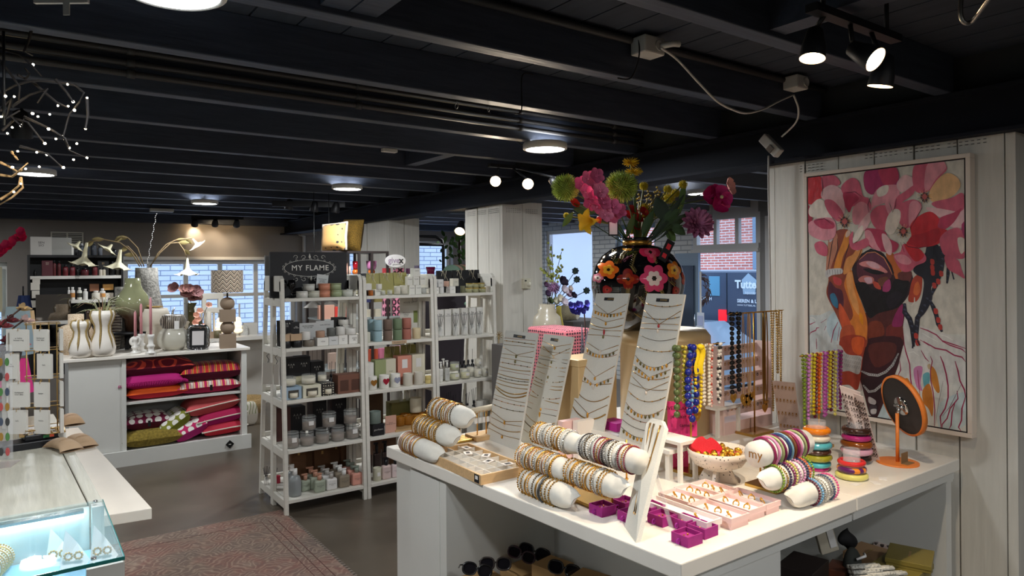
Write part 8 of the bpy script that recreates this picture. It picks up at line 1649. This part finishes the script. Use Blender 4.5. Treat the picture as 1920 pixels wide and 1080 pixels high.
for i,(a,b,w,m,l) in enumerate([((1120,395),(1076,392),11,0,'left oval'),((1075,398),(1055,425),6,1,'lowest left'),((1222,450),(1283,365),7,2,'long dark slanting'),((1275,400),(1284,338),6,1,'upright light green'),((1220,440),(1300,398),8,0,'long right'),((1250,415),(1230,370),14,2,'broad dark centre'),((1250,430),(1266,452),8,1,'low right'),((1258,420),(1285,440),9,0,'lower right oval'),((1240,420),(1275,392),10,0,'right oval'),((1240,445),(1310,385),5,2,'slender far right'),((1175,445),(1190,400),6,1,'upright middle'),((1205,440),(1225,395),8,0,'dark upright'),((1225,405),(1242,380),9,1,'round upper')]):
    t = thing('silk_leaf','green silk leaf in the big bouquet, %s leaf' % l,'leaf',VM);D_ = dep(VP)-.04*(i % 3);A_ = PD(*a,D_)-VM;B_ = PD(*b,D_)-VM;MB().tube([(0,0,-.06),A_],.0025,5).build('stem',LG[0],t);mb = MB();leaf(mb,A_,B_,w*s);mb.build('leaf_blade',LG[m],t)
for i,(px,py) in enumerate([(1215,372),(1232,365),(1245,378),(1222,388),(1198,378),(1240,398)]): t,c = stem_thing('thin ochre sprig in the bouquet, %s' % nth(i,6),px,py,.05,(120,105,50));mb = MB();[mb.sphere(c+Vector((.012*math.cos(k*2.4),.01*math.sin(k),.012*math.sin(k*2.4)+.004*k)),.006,5,4) for k in range(7)];mb.build('buds',plain((170,140,45),.7),t)
t = thing('price_tag_card','black price tag with white label hanging at the vase mouth','tag',PD(1150,428,dep(VP)-.12),rz=FACE);MB().box(-9*s,9*s,0,.002,-14*s,14*s,0).box(-7*s,7*s,-.001,0,-11*s,11*s,1).build('card',[BLACK,TAG],t);MB().tube([(0,0,14*s),(8*s,.02,22*s)],.001,4).build('string',BLACK,t)
t = thing('black_booklet','black booklet with red diamonds tilted on the vase shoulder','tag',PD(1250,470,dep(VP)-.18),rot=(0,.5,FACE+.3));MB().box(-8*s,8*s,0,.003,-20*s,20*s,0).box(-4*s,4*s,-.001,0,3*s,13*s,1).box(-4*s,4*s,-.001,0,-14*s,-6*s,1).build('cover',[BLACK,plain((215,45,55),.5)],t);MB().tube([(0,0,20*s),(-12*s,.02,34*s)],.001,4).build('string',BLACK,t)
# ---- inside the open compartments
FZ = RZ(.40)
def shades(px,py,wpx,label,d,tilt=.3,rz=0,col=(18,16,18)):
    p = PD(px,py,d);s = mpp(p);t = thing('sunglasses',label,'sunglasses',p,rot=(-.35,tilt,FACE+rz));w = wpx*s/2;m = plain(col,.2)
    for sg in (-1,1): P = [(sg*w*.52+w*.44*math.copysign(abs(math.cos(a))**.8,math.cos(a)),0,w*.36*math.copysign(abs(math.sin(a))**.8,math.sin(a))) for a in [2*PI*k/24 for k in range(24)]];MB().tube(P,.004,6,True).build('rim',m,t);mb = MB();mb.add([(x,.001,z) for x,y,z in P],[tuple(range(24))]);mb.build('lens',M('dark_lens',(24,22,26),.06),t);MB().tube([(sg*w*.95,0,w*.15),(sg*w*.95,.06,w*.1),(sg*w*.8,.12,-w*.1)],.003,6).build('temple',m,t)
    MB().tube([(-w*.1,0,w*.08),(w*.1,0,w*.08)],.004,6).build('bridge',m,t)
BX = plain((165,130,84),.7);xw = 1.2*RU
for i,(px,py,d,w,h,l) in enumerate([(905,1075,2.72,.15,.0,'front left'),(985,1055,2.88,.16,.0,'middle'),(1040,1048,2.75,.12,0,'right rear'),(1105,1075,2.45,.14,0,'right front')]): p = PD(px,py,d);tag(MB().box(-w/2,w/2,-.05,.07,0,max(.04,p.z-FZ-.02)).build('kraft_box',BX,loc=(p.x,p.y,FZ),rz=.1*i,bevel=.002),'kraft cardboard box under sunglasses, %s one' % l,'box','kraft boxes under the sunglasses')
shades(895,1068,58,'black square sunglasses nearest the left edge',2.62,.25,.2);shades(929,1057,60,'tortoise marbled sunglasses in the middle',2.72,.05,.1,(50,42,40));shades(978,1040,54,'dark plum sunglasses above the marbled pair',2.84,.35,-.1,(45,20,30));shades(1002,1036,62,'large black cat-eye sunglasses at the back',2.92,.25,-.2);shades(1058,1067,62,'black round sunglasses at the right front',2.62,.2,-.2)
OB = M('olive_gold_box',(140,125,62),.4,.2);GZ = RZ(.38)
def cbx(px,py,d,w,dd,h,m,label,rz=0,name='gift_box',cat='box',txt=None,base=False): p = PD(px,py,d);z = GZ if base else p.z-h/2;t = thing(name,label,cat,(p.x,p.y,z),rz=rz);hh = (p.z+h/2-GZ) if base else h;MB().box(-w/2,w/2,-dd/2,dd/2,0,hh*.55).build('box',m,t,bevel=.002);MB().box(-w/2-.003,w/2+.003,-dd/2-.003,dd/2+.003,hh*.4,hh).build('lid',m,t,bevel=.002);(MB().box(-.03,.03,-.004,.004,hh,hh+.0006).build('stamp',GOLDS,t) if txt else None)
cbx(1706,1046,2.72,.17,.15,.03,OB,'olive gold gift box on top of the stack',.35,txt=1);cbx(1690,1066,2.70,.19,.16,.035,OB,'olive gold gift box, second in the stack',.1);cbx(1694,1084,2.70,.19,.16,.04,OB,'olive gold gift box at the bottom of the stack',.3,base=True);cbx(1680,1022,3.05,.16,.12,.03,stripes('leopard',[(60,45,40),(200,180,170),(205,186,176)],scale=38,kind='dots'),'leopard print box behind the olive boxes',.1,base=True);cbx(1630,1040,2.95,.16,.14,.03,plain((165,130,95),.7),'flat kraft gift box left of the olive boxes',.05,base=True,txt=1)
cbx(1572,1068,2.6,.10,.06,.03,plain((92,46,28),.5),'brown leather purse at the lower left of the compartment',.3,'leather_purse','purse',base=True);cbx(1505,1062,2.5,.16,.12,.03,plain((36,28,28),.5),'dark leather pouch at the left of the compartment',.2,'leather_pouch','pouch',base=True)
for i,(px,py) in enumerate([(1622,1062),(1648,1066),(1672,1076)]):
    p = PD(px,py,2.5);t = thing('folded_scarf','folded white pleated scarf, %s of three' % ['left','middle','right'][i],'scarf',(p.x,p.y,GZ),rz=-.5,group='folded white scarves');zz = p.z-GZ
    for k in range(4): MB().tube([(-.055,-.010*k,zz-.014*k),(.055,-.010*k,zz-.014*k)],.011,10,flat=.62).tube([(-.055,.02-.010*k,zz-.006-.014*k),(.055,.02-.010*k,zz-.006-.014*k)],.011,10,flat=.62).build('fold',M('pleated_linen',(205,202,192),.9,bump=.9,nscale=120),t)
    tag(MB().box(-.05,.05,-.03,.03,0,zz-.065).build('dark_box',plain((40,36,34),.7),loc=(p.x,p.y,GZ),rz=-.5),'dark box under the %s folded scarf' % ['left','middle','right'][i],'box')
p = PD(1549,1012,2.75);t = thing('cream_wallet','cream quilted wallet with white tag leaning in acrylic holder','wallet',p,rot=(.1,-.3,FACE));s = mpp(p)
for k in range(3): MB().box(-17*s,17*s,-.012+.009*k,-.004+.009*k,-24*s,24*s).build('flap',plain((190,180,160),.8),t,bevel=.004)
MB().box(2*s,14*s,-.016,-.0145,-14*s,20*s).build('price_tag',TAG,t)
p = PD(1590,1012,2.85);t = thing('black_pouch','black soft pouch beside the cream wallet','pouch',p);mb = MB();mb.grid(lambda u,v: ((25*s+4*s*math.sin(6*PI*u))*math.cos(2*PI*u)*math.sin(PI*v)**.6*(1.1-.3*v),15*s*math.sin(2*PI*u)*math.sin(PI*v)**.6,(v-.5)*36*s-6*s*math.cos(2*PI*u)),28,10,closed_u=True);mb.build('body',plain((20,18,20),.8),t)
p = PD(1598,1062,2.6);t = thing('grey_felt_bag','dark grey felt drawstring bag with white ribbon','bag',p);mb = MB();mb.sphere((0,0,0),(20*s,14*s,34*s),14,10);mb.build('body',plain((48,50,46),.9),t);MB().tube([(-12*s,-.03,20*s),(0,-.05,26*s),(14*s,-.03,24*s)],.005,6).build('ribbon',TAG,t)
tag(MB().box(-.12,.12,-.09,.09,0,.09).box(-.118,.118,-.088,.088,.09,.092).build('acrylic_tray',glassy('smoky_acrylic',(120,100,90),.4),loc=(PD(1560,1040,2.85).x,PD(1560,1040,2.85).y,GZ)),'smoky acrylic tray holding the wallets and pouches','tray')
# ================================================================== branch chandelier with fairy lights
c0 = QD(8,235,1.75);t = thing('branch_chandelier','dark branch chandelier wound with tiny fairy lights, upper left','chandelier',c0);bp_ = lambda x,y,d=1.75: QD(x/2.7,y/2.7,d)-c0
def br(pts,r,m,d=1.75): P = [bp_(x,y,d+.03*math.sin(i*2.1)) for i,(x,y) in enumerate(pts)];n = len(P);MB().tube(P,[r*(1-.7*i/n) for i in range(n)],6).build('twig',m,t)
BD_ = plain((34,30,30),.8);BR_LIT = plain((170,135,90),.7)  # second twig colour has the spotlight's golden light painted in
for pts in [[(0,470),(80,430),(160,408),(260,410),(380,430),(425,470),(400,520),(350,580),(320,690),(350,760),(440,800)],[(0,245),(100,275),(160,330),(210,385)],[(160,410),(230,470),(290,520),(345,545)],[(0,600),(60,590),(110,640),(120,600)],[(120,590),(250,650),(330,700),(350,750)],[(100,740),(180,760),(240,780),(320,850)],[(0,310),(50,370),(100,440),(95,510)],[(60,540),(150,480),(240,450),(190,520)],[(280,400),(340,470),(370,515)],[(440,500),(445,580),(433,650)],[(90,380),(130,400),(150,375),(125,345)],[(160,150),(140,220),(120,260),(165,280)],[(0,560),(60,500),(30,600),(100,560)],[(10,660),(80,600),(140,620),(225,725)]]: br(pts,.0045,BD_)
for pts in [[(0,822),(40,840),(90,870),(140,825)],[(0,885),(60,895),(110,860)],[(105,900),(115,950),(60,1000),(0,1035)],[(60,770),(75,790),(90,808)],[(0,1010),(50,980),(95,940),(100,900)]]: br(pts,.0045,BR_LIT)
FLM = M('fairy_glow',(255,240,210),.5,emit=(255,235,195),es=30)
for i,(x,y) in enumerate([(167,328),(342,427),(441,495),(370,515),(293,535),(345,538),(377,558),(252,579),(192,590),(27,487),(72,489),(5,591),(107,636),(62,645),(38,675),(246,653),(433,652),(318,690),(330,705),(389,727),(352,749),(227,726),(90,766),(186,771),(238,782),(440,799),(372,808),(321,848),(199,844),(130,855),(63,847),(105,930),(70,972),(165,575),(283,703)]): MB().sphere(bp_(x,y),.0028 if i % 3 else .0038,8,6).build('fairy_light',FLM,t)
MB().tube([(0,0,0),(0,0,RZ(2.21)-c0.z)],.004,5).build('hanging_wire',BLACK,t)
